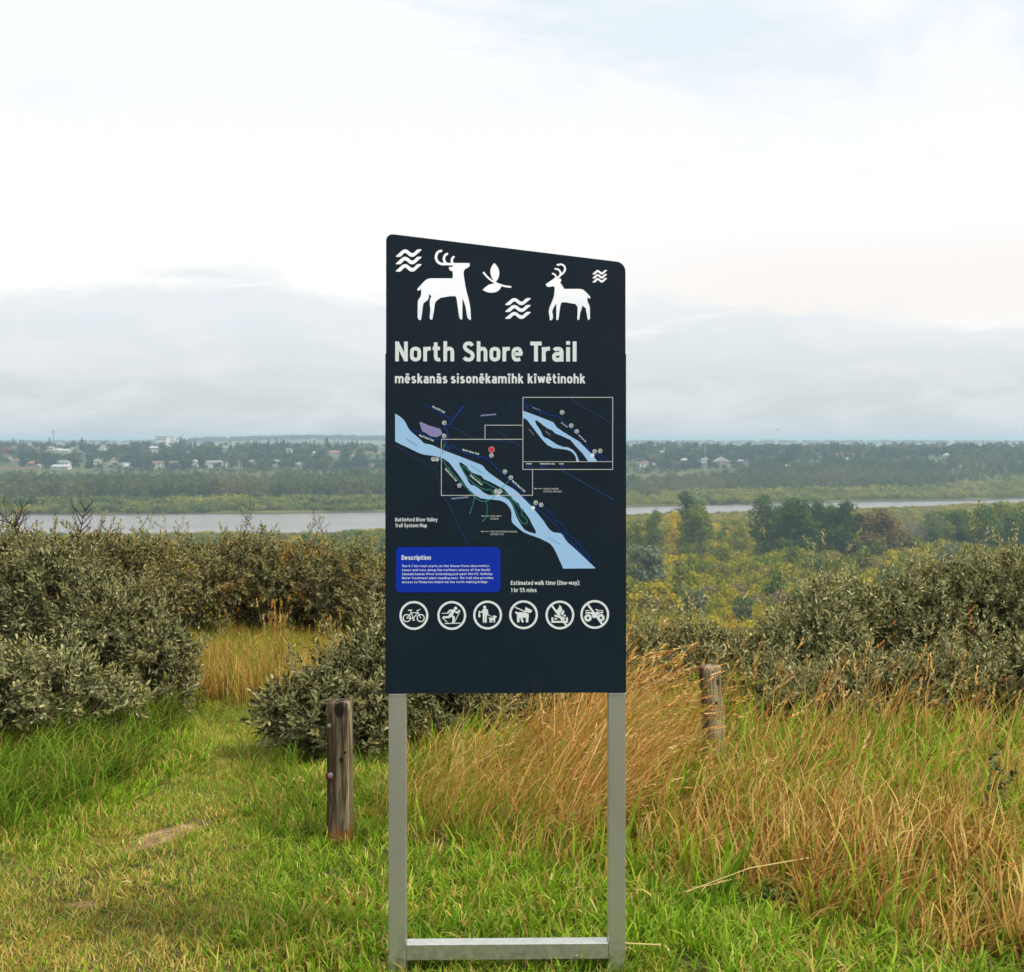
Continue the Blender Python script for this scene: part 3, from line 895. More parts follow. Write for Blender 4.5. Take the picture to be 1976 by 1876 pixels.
pr.poly(cB([(222, 355), (400, 420), (600, 495), (735, 550), (760, 580), (800, 640), (900, 710), (1030, 790), (1180, 880), (1290, 990), (1400, 1100), (1495, 1222), (1340, 1222), (1240, 1085), (1130, 970), (1030, 850), (980, 830), (860, 775), (770, 740), (720, 690), (640, 655), (560, 600), (530, 570), (440, 510), (430, 530), (445, 580), (520, 690), (560, 780), (600, 815), (640, 825), (800, 930), (900, 970), (1000, 980), (1080, 1030), (1130, 1090), (1160, 1160), (1182, 1222), (1132, 1222), (1125, 1150), (1090, 1090), (1040, 1045), (960, 1018), (860, 1005), (740, 990), (640, 940), (560, 860), (480, 760), (380, 630), (290, 510), (222, 470)]))
pr.build()
Print('map_pond', MAT_LAV).poly(cA([(535, 495), (580, 505), (680, 550), (860, 605), (893, 685), (800, 735), (700, 715), (640, 670), (580, 645), (560, 590)])).build()
pr = Print('map_island', MAT_NAVY_PRINT)
pr.poly(cA([(1155, 1125), (1185, 1125), (1230, 1160), (1275, 1195), (1290, 1225), (1350, 1280), (1430, 1310), (1480, 1325), (1510, 1350), (1530, 1380), (1620, 1420), (1700, 1460), (1790, 1510), (1850, 1540), (1900, 1600), (1960, 1660)])
        + cD([(212, 193), (300, 260), (330, 320), (360, 350), (420, 430), (470, 500), (500, 570), (540, 640), (565, 690), (570, 730), (540, 725), (460, 705), (390, 670), (350, 620), (300, 540), (255, 450), (220, 350), (190, 270), (140, 200), (60, 150)])
        + cA([(1750, 1635), (1650, 1640), (1600, 1625), (1530, 1590), (1460, 1530), (1380, 1480), (1335, 1475), (1290, 1420), (1260, 1350), (1210, 1270), (1170, 1190), (1150, 1140)]))
pr.build()

pr = Print('map_blue_trail', MAT_BLUE)
pr.line(cA([(625, 235), (1045, 455)]), 4.0)
pr.line(cA([(1215, 250), (1045, 470)]), 7.0)
pr.line(cA([(1045, 455), (1010, 540), (945, 550), (935, 600), (965, 640), (970, 740), (940, 780), (935, 820)]), 6.0, 3)
pr.line(cA([(935, 820), (975, 840), (955, 900), (968, 925), (990, 915), (1020, 860), (1050, 855), (1110, 910), (1200, 960), (1350, 1010), (1560, 1060), (1700, 1180), (1820, 1290), (1950, 1410), (2040, 1500)]), 4.0, 3)
pr.line(cA([(1560, 1060), (1610, 1025)]), 3.0)
pr.line(cD([(200, -50), (300, 20), (370, 90), (420, 180), (480, 250), (560, 280), (640, 300), (730, 340), (790, 390), (840, 450), (890, 545), (950, 555), (1000, 610), (1030, 660), (1035, 710), (1110, 770), (1240, 890), (1340, 1010), (1430, 1110), (1415, 1140), (1385, 1130), (1200, 935), (1050, 800), (940, 680), (800, 520), (700, 420), (600, 360), (560, 300)]), 3.2, 3)
pr.line(cA([(435, 620), (560, 670), (700, 740), (800, 775), (870, 765)]), 3.6, 3)
pr.line(cB([(255, 150), (250, 220), (285, 270), (260, 340), (330, 265), (370, 265), (400, 315), (500, 360), (520, 400), (545, 360), (580, 360), (620, 415), (800, 450), (840, 455), (900, 540), (1000, 620), (1120, 740), (1200, 820), (1280, 890), (1320, 980), (1420, 1080), (1450, 1100), (1560, 1110), (1690, 1220)]), 3.6, 2)
pr.line(cB([(1450, 1100), (1500, 1150), (1600, 1220)]), 3.0)
pr.line(cB([(275, 1305), (400, 1305)]), 4.5); pr.line(cB([(848, 1305), (962, 1305)]), 4.5)
for k in range(5): pr.line(cB([(515 + 26 * k, 1305), (535 + 26 * k, 1305)]), 5.5)
pr.poly(cA([(1480, 385), (1730, 362), (1732, 392), (1482, 418)]))
pr.poly(cC([(960, 45), (1245, 22), (1247, 48), (962, 82)]))
pr.build()
pr = Print('map_green_trail', MAT_GREEN)
pr.line(cA([(925, 850), (890, 970), (860, 1070), (920, 1105), (930, 1150), (990, 1220), (1090, 1330), (1190, 1445), (1300, 1560), (1390, 1660)]), 2.4, 2)
pr.line(cC([(1340, 35), (1400, 75), (1480, 105), (1540, 85), (1610, 65), (1650, 0), (1680, -80)]), 2.4, 3)
pr.line(cC([(1340, 35), (1268, 280)]), 2.2)
pr.line(cC([(1515, 105), (1535, 200), (1525, 340), (1475, 410)]), 2.0, 3)
pr.line(cA([(1915, 1410), (1830, 1500), (1750, 1535), (1640, 1480), (1550, 1430), (1510, 1430), (1440, 1370), (1350, 1300), (1220, 1190), (1195, 1200), (1210, 1250), (1270, 1340), (1350, 1430), (1450, 1500), (1580, 1550), (1620, 1535), (1670, 1580), (1680, 1615), (1750, 1600)]), 2.4, 3)
pr.line(cD([(-60, 60), (-20, 85), (50, 70), (130, 130), (240, 240), (340, 350), (345, 430), (400, 480), (430, 530), (430, 560), (400, 575), (350, 560), (310, 500), (260, 400), (220, 300), (180, 220), (100, 160), (0, 110)]), 2.4, 3)
for c in cA([(925, 850), (860, 1070), (990, 1220), (1190, 1445), (1390, 1660)]) + cC([(1268, 285), (1475, 410), (1540, 85)]):
    pr.ring(c[0], c[1], 3.2, 1.4, 12)
pr.build()

pr = Print('map_frame', MAT_OFFW)
def rect(x0, y0, x1, y1, wd):
    for a, b in (((x0 - wd / 2, y0), (x1 + wd / 2, y0)), ((x0 - wd / 2, y1), (x1 + wd / 2, y1)), ((x0, y0), (x0, y1)), ((x1, y0), (x1, y1))): pr.strip([a, b], wd)
rect(2091.5, 1589.5, 2451.5, 1878, 2.6)
pr.strip([(2091, 1847), (2451, 1847)], 2.2)
pr.strip([(2091, 1757.4), (1765.8, 1757.4)], 2.6); pr.strip([(1765.8, 1756), (1765.8, 1983)], 2.6)
pr.strip([(1765, 1981.6), (2131, 1981.6)], 2.6); pr.strip([(2130.3, 1879), (2130.3, 1983)], 2.6)
pr.strip([(1940, 1757), (1940, 1700)], 2.6); pr.strip([(1939, 1701), (2091, 1701)], 2.6)
for conv, a, b in ((cB, (415, 1683), (550, 1683)), (cC, (1450, 333), (1575, 333)), (cC, (1440, 577), (1568, 577))):
    pr.strip(conv([a, b]), 1.6)
    (x, y), = conv([a]); pr.poly([(x - 2, y), (x + 6, y - 3), (x + 6, y + 3)])
pr.build()

def badge(conv, x, y, full=False):
    (cx, cy), = conv([(x, y)])
    pr = Print('map_badge', MAT_WHITE)
    if full:
        pr.poly(circle(cx, cy, 8.5, 20)); pr.build(); return
    pr.ring(cx, cy, 7.6, 1.9, 20)
    pr.strip([(cx - 2.4, cy + 4.4), (cx - 2.4, cy - 4)], 2.0)
    pr.strip([(cx - 2.4, cy - 3.4), (cx + 1.6, cy - 3.2), (cx + 3.2, cy - 1.2), (cx + 1.6, cy + 0.9), (cx - 2.4, cy + 0.9)], 1.9)
    pr.build()
for q in ((920, 510), (918, 713), (1650, 1015), (1858, 1265), (1950, 1358), (1153, 1480), (1720, 1570)): badge(cA, *q)
for q in ((890, 382), (1045, 607), (1140, 706), (1446, 1048), (1540, 1040)): badge(cB, *q)
for q in ((565, 240), (650, 275)): badge(cD, *q)
for q in ((748, 1072), (805, 1072), (1783, 1570), (1748, 1622)):
    (cx, cy), = cA([q]); pr = Print('map_badge', MAT_WHITE); pr.ring(cx, cy, 7.6, 1.9, 20); pr.poly([(cx - 5, cy + 1), (cx + 5, cy + 1), (cx + 3, cy + 5), (cx - 3, cy + 5)]); pr.poly([(cx - 3, cy), (cx + 1, cy - 5), (cx + 4, cy)]); pr.build()
badge(cB, 1405, 1118, True); badge(cD, 520, 325, True)
(px_, py_), = cA([(1652, 925)])
pin_o = [(px_ + 12.2 * math.sin(a), py_ - 12.2 * math.cos(a)) for a in np.linspace(-2.1, 2.1, 22)] + [(px_, py_ + 17.5)]
pin_i = [(px_ + 10 * math.sin(a), py_ - 10 * math.cos(a)) for a in np.linspace(-2.1, 2.1, 22)] + [(px_, py_ + 14)]
Print('map_pin_border', MAT_PINK).poly(pin_o).build()
Print('map_pin', MAT_RED).poly(pin_i).build()

pr = Print('map_lettering', MAT_WHITE)
def tl(conv, body, a, b, cap, off=1.7):
    (x0, y0), (x1, y1) = conv([a, b]); text(pr, body, x0, x1, y0, cap, off, x1y=y1)
tl(cA, "King Hill Trail", (733, 268), (920, 362), 7.6)
tl(cA, "Duck Pond Trail", (527, 712), (748, 800), 7.6)
tl(cA, "North Shore Trail", (1200, 938), (1450, 1008), 7.6)
tl(cA, "South Shore Trail", (925, 1225), (1098, 1420), 7.6)
tl(cA, "Finlayson Island", (1312, 1328), (1495, 1480), 7.6)
tl(cB, "North Shore Trail", (32, 1560), (245, 1745), 7.6)
tl(cB, "North Shore Trail", (868, 560), (972, 640), 4.0)
tl(cB, "North Shore Trail", (1168, 775), (1290, 892), 4.8)
tl(cB, "PRIMARY", (275, 1270), (377, 1270), 5.4)
tl(cB, "WINTER ONLY/XC TRAIL", (515, 1271), (770, 1271), 5.4)
tl(cB, "PAVED", (840, 1272), (915, 1272), 5.4)
pr.build()
pr = Print('map_caption_lettering', MAT_OFFW)
tl(cB, "SASKATCHEWAN", (570, 1700), (825, 1700), 6.4, 1.3)
tl(cB, "HOSPITAL GROUNDS", (570, 1746), (888, 1746), 6.4, 1.3)
tl(cC, "FRED LIGHT", (1590, 347), (1760, 347), 6.4, 1.3)
tl(cC, "MUSEUM", (1590, 390), (1715, 390), 6.4, 1.3)
tl(cC, "FORT BATTLEFORD NATIONAL", (1588, 592), (2018, 592), 6.4, 1.3)
tl(cC, "HISTORIC SITE", (1588, 634), (1800, 634), 6.4, 1.3)
tl(cA, "NORTH BATTLEFORD", (1487, 408), (1722, 388), 5.4, 1.3)
tl(cC, "TOWN OF BATTLEFORD", (974, 70), (1238, 44), 5.4, 1.3)
tl(cB, "North Shore Trail", (385, 305), (510, 348), 3.6, 1.3)
tl(cB, "South Shore Trail", (318, 675), (405, 770), 3.6, 1.3)
tl(cB, "Finlayson Island", (598, 705), (685, 778), 3.6, 1.3)
pr.build()
pr = Print('map_river_lettering', MAT_BLUE)
tl(cA, "North Saskatchewan River", (325, 757), (505, 874), 3.6, 1.2)
tl(cA, "North Saskatchewan River", (1330, 1172), (1510, 1288), 3.6, 1.2)
tl(cD, "North Saskatchewan River", (770, 792), (950, 908), 3.6, 1.2)
pr.build()
pr = Print('map_title_lettering', MAT_WHITE)
text(pr, "Battleford River Valley", 1581.5, 1750.5, 2085.8, 15.5, 1.5)
text(pr, "Trail System Map", 1581.5, 1708, 2108.6, 15.0, 1.5)
pr.build()

# ---- description box
bx = []
for (a, b, c) in (((1584, 2368.6), (1584, 2187.8), (2001.6, 2187.8)), ((1584, 2187.8), (2001.6, 2187.8), (2001.6, 2368.6)), ((2001.6, 2187.8), (2001.6, 2368.6), (1584, 2368.6)), ((2001.6, 2368.6), (1584, 2368.6), (1584, 2187.8))):
    bx += round_corner(a, b, c, 20)
dbox = Print('description_box', MAT_BOX).poly(bx).build()
pr = Print('description_lettering', MAT_WHITE)
text(pr, "Description", 1607, 1724, 2238.7, 18.3, 1.85)
for k, (s_, x1) in enumerate((("The 5.7 km trail starts at the Goose Pond observation", 1956.5), ("tower and runs along the northern shores of the North", 1960.3),
                              ("Saskatchewan River extending just past the F.E. Holliday", 1970), ("Water Treatment plant heading east. The trail also provides", 1973),
                              ("access to Finlayson Island via the north waking bridge.", 1952))):
    text(pr, s_, 1608.4, x1, 2267.7 + 16.0 * k, 8.8, 1.3)
o = pr.build(); o.parent = dbox
pr = Print('walk_time_lettering', MAT_WHITE)
text(pr, "Estimated walk time (One-way):", 2043.4, 2319.7, 2340, 17, 1.55)
text(pr, "1 hr 55 mins", 2043.4, 2146.5, 2368.8, 17, 1.55)
pr.build()


# ---- six pictograms
def picto(name, conv, cx, cy, label):
    global pr
    pr = Print(name, MAT_WHITE)
    (x, y), = conv([(cx, cy)])
    pr.ring(x, y, 53.2, 8.8, 56)
    return lambda: pr.build(label=label)
def K(conv, pts, wd): pr.poly(conv(stroke(pts, wd)))
def KP(conv, pts): pr.poly(conv(pts))

fin_ = picto('pictogram', c5, 380, 359, 'white bicycle pictogram in a ring')
for wx in (268, 487):
    (x, y), = c5([(wx, 400)]); pr.ring(x, y, 14.2, 4.2, 28)
for a in ([(268, 400), (368, 402)], [(335, 318), (268, 400)], [(322, 282), (372, 405)], [(335, 316), (440, 316)], [(442, 318), (372, 400)], [(430, 280), (487, 398)], [(430, 282), (455, 276), (480, 262)], [(368, 405), (378, 432)], [(362, 433), (392, 433)]): K(c5, a, 13)
K(c5, [(294, 276), (348, 275)], 17); KP(c5, circle(368, 402, 17, 14)); fin_()
fin_ = picto('pictogram', c5, 977, 361, 'white cross-country skier pictogram in a ring')
KP(c5, circle(1037, 248, 27, 18))
for a, wd in (([(1005, 288), (948, 372)], 50), ([(1000, 280), (948, 282), (915, 320)], 26), ([(825, 327), (900, 326)], 11), ([(1025, 292), (1060, 320), (1096, 282)], 23), ([(1105, 300), (1020, 468)], 11), ([(965, 350), (925, 388), (852, 388)], 32), ([(828, 396), (905, 466)], 13), ([(965, 350), (1010, 392), (1000, 466)], 34), ([(870, 488), (1108, 482)], 14)): K(c5, a, wd)
fin_()
fin_ = picto('pictogram', c5, 1543, 356, 'white pictogram of a person with a bag walking a dog')
KP(c5, circle(1497, 232, 25, 18)); KP(c5, [(1465, 272), (1478, 258), (1530, 258), (1545, 272), (1532, 290), (1532, 380), (1466, 380)])
for a, wd in (([(1482, 370), (1482, 465)], 28), ([(1515, 370), (1515, 465)], 28), ([(1476, 272), (1455, 308), (1415, 310)], 21), ([(1537, 275), (1546, 352)], 19), ([(1552, 352), (1630, 388)], 8), ([(1583, 420), (1583, 468)], 18), ([(1600, 425), (1614, 468)], 15), ([(1650, 420), (1650, 468)], 20), ([(1562, 398), (1585, 408)], 10)): K(c5, a, wd)
KP(c5, [(1403, 318), (1420, 318), (1432, 372), (1425, 390), (1400, 390), (1393, 372)]); KP(c5, circle(1412, 302, 13, 10))
KP(c5, [(1570, 398), (1640, 398), (1664, 408), (1662, 438), (1572, 436)]); KP(c5, [(1640, 357), (1690, 380), (1680, 397), (1655, 406), (1630, 388)]); fin_()
fin_ = picto('pictogram', c6, 372, 353, 'white pictogram of a leashed dog in a ring')
K(c6, [(240, 235), (398, 303)], 18); KP(c6, [(400, 230), (510, 282), (497, 315), (450, 325), (396, 298)])
KP(c6, [(240, 305), (262, 302), (275, 312), (390, 312), (455, 340), (455, 400), (268, 400), (268, 345), (238, 325)])
for a, wd in (([(289, 395), (289, 458)], 40), ([(335, 398), (357, 460)], 34), ([(430, 390), (427, 458)], 40)): K(c6, a, wd)
fin_()
fin_ = picto('pictogram', c6, 947, 358, 'white no-campfire pictogram, flame and logs crossed out')
KP(c6, [(935, 197), (965, 220), (982, 260), (978, 295), (955, 330), (945, 355), (955, 378), (900, 352), (888, 290), (915, 262), (935, 230)])
KP(c6, [(995, 272), (1015, 300), (1015, 330), (990, 355), (966, 362), (957, 342), (975, 320), (987, 300)])
KP(c6, [(862, 350), (1030, 402), (1030, 436), (862, 382)]); KP(c6, [(978, 375), (1038, 348), (1038, 388)]); KP(c6, [(862, 402), (920, 418), (862, 440)])
pr.strip(c6([(828, 395), (828, 466), (1060, 466), (1060, 395)]), 7.4)
K(c6, [(820, 210), (1050, 525)], 31); fin_()
fin_ = picto('pictogram', c6, 1500, 351, 'white no-vehicles pictogram, quad bike crossed out')
for wx in (1393, 1597):
    (x, y), = c6([(wx, 404)]); pr.ring(x, y, 10, 9.6, 26)
for a, wd in (([(1355, 290), (1412, 290)], 13), ([(1562, 288), (1625, 290), (1628, 302)], 12), ([(1360, 325), (1440, 325)], 24), ([(1540, 325), (1622, 322)], 22), ([(1540, 312), (1542, 278), (1514, 272)], 15)): K(c6, a, wd)
KP(c6, [(1435, 312), (1500, 318), (1565, 316), (1575, 340), (1545, 360), (1528, 405), (1465, 405), (1455, 350), (1435, 340)])
K(c6, [(1388, 192), (1622, 512)], 31); fin_()
# small rust pit on the face
Print('rust_pit', MAT_SCREW).poly(circle(1588, 1557, 3.2, 9)).build()

# ================================================================== POSTS
def wood_color(stain_left, knots, rust, pale=0.0):
    def f(nt):
        pos = nt.add('ShaderNodeTexCoord').outputs['Object']
        s = nt.add('ShaderNodeSeparateXYZ'); nt.put(s.inputs[0], pos)
        grain = nt.noise(nt.mapv(pos, scale=(1, 1, 0.045)), 75.0, 6, 0.65, dist=0.4)
        broad = nt.noise(nt.mapv(pos, scale=(1, 1, 0.25)), 11.0, 5, 0.6, dist=0.8)
        c = nt.mix(nt.ss(grain, 0.36, 0.62), (0.050, 0.032, 0.014), (0.36, 0.30, 0.195))
        if pale: c = nt.mix(nt.ss(grain, 0.36, 0.58), (0.070, 0.050, 0.028), (0.36, 0.30, 0.19))
        c = c if pale else nt.mix(nt.ss(broad, 0.42, 0.56), nt.mix(0.66, c, (0.035, 0.020, 0.008)), c)
        st = nt.math('MULTIPLY', nt.ss(s.outputs[0], stain_left + 0.02, stain_left - 0.02), nt.ss(nt.noise(nt.mapv(pos, scale=(1, 1, 0.12)), 20.0, 5, 0.6), 0.35, 0.55))
        c = nt.mix(nt.math('MULTIPLY', st, 0.85), c, (0.030, 0.012, 0.006))
        for kx, kz, kr in knots:
            sub = nt.add('ShaderNodeVectorMath', operation='SUBTRACT'); nt.put(sub.inputs[0], pos); sub.inputs[1].default_value = (kx, 0, kz)
            m = nt.add('ShaderNodeVectorMath', operation='MULTIPLY'); nt.put(m.inputs[0], sub.outputs[0]); m.inputs[1].default_value = (1, 0.0, 0.7)
            ln = nt.add('ShaderNodeVectorMath', operation='LENGTH'); nt.put(ln.inputs[0], m.outputs[0])
            c = nt.mix(nt.ss(nt.math('ADD', ln.outputs['Value'], nt.math('MULTIPLY', nt.math('SUBTRACT', grain, 0.5), kr * 1.2)), kr * 1.1, kr * 0.5), c, (0.012, 0.008, 0.005))
        if rust:
            r = nt.math('MULTIPLY', nt.ss(nt.math('ADD', s.outputs[2], nt.math('MULTIPLY', nt.math('SUBTRACT', broad, 0.5), 0.14)), 0.085, 0.05), nt.ss(nt.noise(pos, 45.0, 5, 0.7), 0.3, 0.5))
            c = nt.mix(nt.math('MULTIPLY', r, 0.85), c, (0.24, 0.085, 0.020))
        return c
    return f


def wood_bump(nt):
    pos = nt.add('ShaderNodeTexCoord').outputs['Object']
    g = nt.noise(nt.mapv(pos, scale=(1, 1, 0.04)), 80.0, 6, 0.7, dist=0.4)
    v = nt.noise(nt.mapv(pos, scale=(1, 1, 0.02)), 38.0, 2, 0.5)
    crack = nt.math('MULTIPLY', nt.ss(nt.math('ABSOLUTE', nt.math('SUBTRACT', v, 0.5)), 0.0, 0.02), 1.0)
    return nt.math('ADD', g, crack), 0.9, 0.006


def post_mesh(name, hw, h, mat, parent, square=0.75, seed=1, taper=0.0):
    rnd = random.Random(seed)
    n = 32; rings = 26
    V = []; Fc = []
    for r in range(rings + 1):
        z = -0.25 + (h + 0.25) * r / rings
        for k in range(n):
            a = 2 * math.pi * k / n
            c, s = math.cos(a), math.sin(a)
            e = 2 / (2 + 6 * square)
            x = math.copysign(abs(c) ** e, c); y = math.copysign(abs(s) ** e, s)
            q = hw * (1 - taper * r / rings) * (1 + 0.018 * mnoise.noise((x * 2.5, y * 2.5, z * 4 + seed)) + 0.012 * mnoise.noise((x * 9, y * 9, z * 1.5)))
            V.append((x * q, y * q, z))
    for r in range(rings):
        for k in range(n):
            k2 = (k + 1) % n
            Fc.append((r * n + k, r * n + k2, (r + 1) * n + k2, (r + 1) * n + k))
    # worn, slightly domed top
    b = rings * n
    prev = b
    for ring_, (sc, dz_) in enumerate(((0.93, 0.004), (0.5, 0.006))):
        c0 = len(V)
        for k in range(n):
            x, y, z = V[b + k]
            V.append((x * sc, y * sc, z + dz_ + 0.003 * mnoise.noise((x * 60, y * 60, seed))))
        for k in range(n):
            k2 = (k + 1) % n
            Fc.append((prev + k, prev + k2, c0 + k2, c0 + k))
        prev = c0
    V.append((0, 0, h + 0.005)); top = len(V) - 1
    for k in range(n): Fc.append((prev + k, prev + (k + 1) % n, top))
    me = bpy.data.meshes.new(name); me.from_pydata(V, [], Fc); me.polygons.foreach_set('use_smooth', [True] * len(me.polygons))
    return link(name, me, mat, parent)


x, y = (656 - CX) / F * 5.29, 5.29
post = empty('wooden_post', (x, y, gz(x, y)), math.radians(-5))
tag(post, 'square weathered wooden post with a red tag and bolts, left of the sign', 'post')
MAT_POSTA = principled('stained_timber', wood_color(-0.018, [(0.008, 0.545, 0.030), (0.030, 0.375, 0.006), (0.014, 0.345, 0.010)], True), rough=0.85, spec=0.2, bump=wood_bump)
post_mesh('timber', 0.0455, 0.566, MAT_POSTA, post, 0.9, 3)
MAT_ZINC = principled('zinc_bolt', (0.45, 0.47, 0.50), rough=0.35, metallic=0.9)
MAT_TAG = principled('red_tag', (0.16, 0.008, 0.012), rough=0.5)
def bolt(name, x_, z_, r, y_=-0.0465):
    m = MB()
    m.tube([(x_, y_, z_), (x_, y_ - 0.004, z_)], r, 16)
    m.tube([(x_, y_ - 0.004, z_), (x_, y_ - 0.011, z_)], r * 0.55, 6)
    return m.build(name, MAT_ZINC, post, bevel=0.0008)
bolt('bolt', -0.032, 0.480, 0.0085)
bolt('bolt', -0.026, 0.287, 0.0105, -0.0495)
MB().box(-0.0475, -0.018, -0.0495, -0.0466, 0.269, 0.295).build('tag_plate', MAT_TAG, post, bevel=0.001)

x, y = (1376 - CX) / F * 6.5, 6.5
post2 = empty('wooden_post', (x + 0.012, y, gz(x, y)))
post2.rotation_euler = (math.radians(-1), math.radians(-3.2), math.radians(12))
tag(post2, 'round grey leaning wooden post standing in the tall dry grass right of the sign', 'post')
MAT_POSTB = principled('grey_timber', wood_color(-0.036, [(0.020, 0.43, 0.010), (0.004, 0.33, 0.012)], False, 1.0), rough=0.88, spec=0.2, bump=wood_bump)
post_mesh('timber', 0.054, 0.500, MAT_POSTB, post2, 0.12, 9, 0.06)


# ================================================================== GRASS
def make_blades(seed, n, radius, lmin, lmax, wd, lean=(0, 0), spread=0.35, droop=0.5, segs=4, head=0.0, headw=0.006):
    """a tuft: tapering curved blades; returns verts, tris/quads, rnd, hh"""
    r = np.random.RandomState(seed)
    V = []; Q = []; T = []; R = []; H = []
    for _ in range(n):
        a = r.uniform(0, 2 * math.pi); rr = radius * math.sqrt(r.uniform())
        bx, by = rr * math.cos(a), rr * math.sin(a)
        L = r.uniform(lmin, lmax)
        d = np.array([lean[0] + r.normal(0, spread), lean[1] + r.normal(0, spread), 1.0])
        d /= np.linalg.norm(d)
        hd = np.array([lean[0] * 1.0 + r.normal(0, .5), lean[1] + r.normal(0, .5), 0]); hd /= (np.linalg.norm(hd) + 1e-6)
        k = droop * r.uniform(0.3, 1.3)
        ww = wd * r.uniform(0.65, 1.3)
        fa = r.uniform(0, math.pi); side = np.array([math.cos(fa), math.sin(fa), 0])
        rv = r.uniform()
        p = np.array([bx, by, -0.01]); b = len(V)
        for s in range(segs + 1):
            t = s / segs
            wv = ww * (1 - t ** 2.2) * (0.75 + 0.5 * min(1, t * 3)) * 0.5
            if s == segs:
                V.append(p.copy()); R.append(rv); H.append(t)
            else:
                V.append(p - side * wv); V.append(p + side * wv); R += [rv, rv]; H += [t, t]
            dirn = d + hd * k * t * t * 1.8 + np.array([0, 0, -k * t * t * 1.6])
            dirn /= np.linalg.norm(dirn)
            p = p + dirn * (L / segs)
        for s in range(segs - 1):
            Q.append((b + 2 * s, b + 2 * s + 1, b + 2 * s + 3, b + 2 * s + 2))
        T.append((b + 2 * segs - 2, b + 2 * segs - 1, b + 2 * segs))
        if head > 0 and r.uniform() < head:
            # seed head: short drooping spikelets round the upper stem
            tip = V[-1]; prevp = (V[-2] + V[-3]) / 2
            ax = tip - prevp; hl = r.uniform(0.07, 0.13)
            ax = ax / (np.linalg.norm(ax) + 1e-6)
            nsp = 13
            for q in range(nsp):
                u = q / nsp
                c0 = tip - ax * hl * (1 - u) * 0.9
                e = ax * 1.5 + r.normal(0, .36, 3) + np.array([0, 0, -0.2])
                e /= np.linalg.norm(e)
                ln_ = 0.026 * (1 - 0.5 * u)
                sd = np.cross(e, r.normal(0, 1, 3)); sd /= (np.linalg.norm(sd) + 1e-6); sd *= headw / 2
                b2 = len(V)
                V += [c0, c0 + e * ln_ * .5 + sd, c0 + e * ln_, c0 + e * ln_ * .5 - sd]
                R += [rv] * 4; H += [0.7] * 4
                Q.append((b2, b2 + 1, b2 + 2, b2 + 3))
    return np.array(V), np.array(Q), np.array(T), np.array(R), np.array(H)


def leafy_mat(name, green, dry, transl=0.3, rough=0.55, base=(0.10, 0.085, 0.03)):
    """green, dry: colour stops over a blade's own random value; the share of dry blades is the tuft's 'tint'"""
    m, nt, out = new_mat(name)
    r = nt.attr('rnd'); h = nt.attr('hh')
    tint = nt.attr('tint', 'INSTANCER'); hue = nt.attr('hue', 'INSTANCER')
    r2 = nt.math('FRACT', nt.math('ADD', nt.math('MULTIPLY', r, 7.31), hue))
    g = nt.ramp(nt.math('ADD', nt.math('MULTIPLY', r2, 0.6), nt.math('MULTIPLY', hue, 0.4)), green)
    d = nt.ramp(r2, dry)
    f = nt.ss(nt.math('SUBTRACT', tint, r), -0.04, 0.04)
    c = nt.mix(f, g, d)
    # tips yellowing a little, blades darker and browner towards the foot
    c = nt.mix(nt.math('MULTIPLY', nt.ss(h, 0.75, 1.0), 0.35), c, dry[-1][1])
    c = nt.mix(nt.math('MULTIPLY', nt.ss(h, 0.28, 0.0), 0.55), c, base)
    b = nt.add('ShaderNodeBsdfPrincipled')
    nt.put(b.inputs['Base Color'], c); b.inputs['Roughness'].default_value = rough
    b.inputs['Specular IOR Level'].default_value = 0.12
    t = nt.add('ShaderNodeBsdfTranslucent'); nt.put(t.inputs[0], c)
    mx = nt.add('ShaderNodeMixShader'); mx.inputs[0].default_value = transl
    nt.l.new(b.outputs[0], mx.inputs[1]); nt.l.new(t.outputs[0], mx.inputs[2])
    nt.l.new(mx.outputs[0], out.inputs[0])
    return m


def variants(name, mat, specs):
    c = bpy.data.collections.new(name + '_kinds')
    for i, s in enumerate(specs):
        V, Q, T, R, H = make_blades(**s)
        me = np_mesh(name, V, [Q, T], {'rnd': R, 'hh': H})
        me.materials.append(mat)
        c.objects.link(bpy.data.objects.new(name, me))
    return c


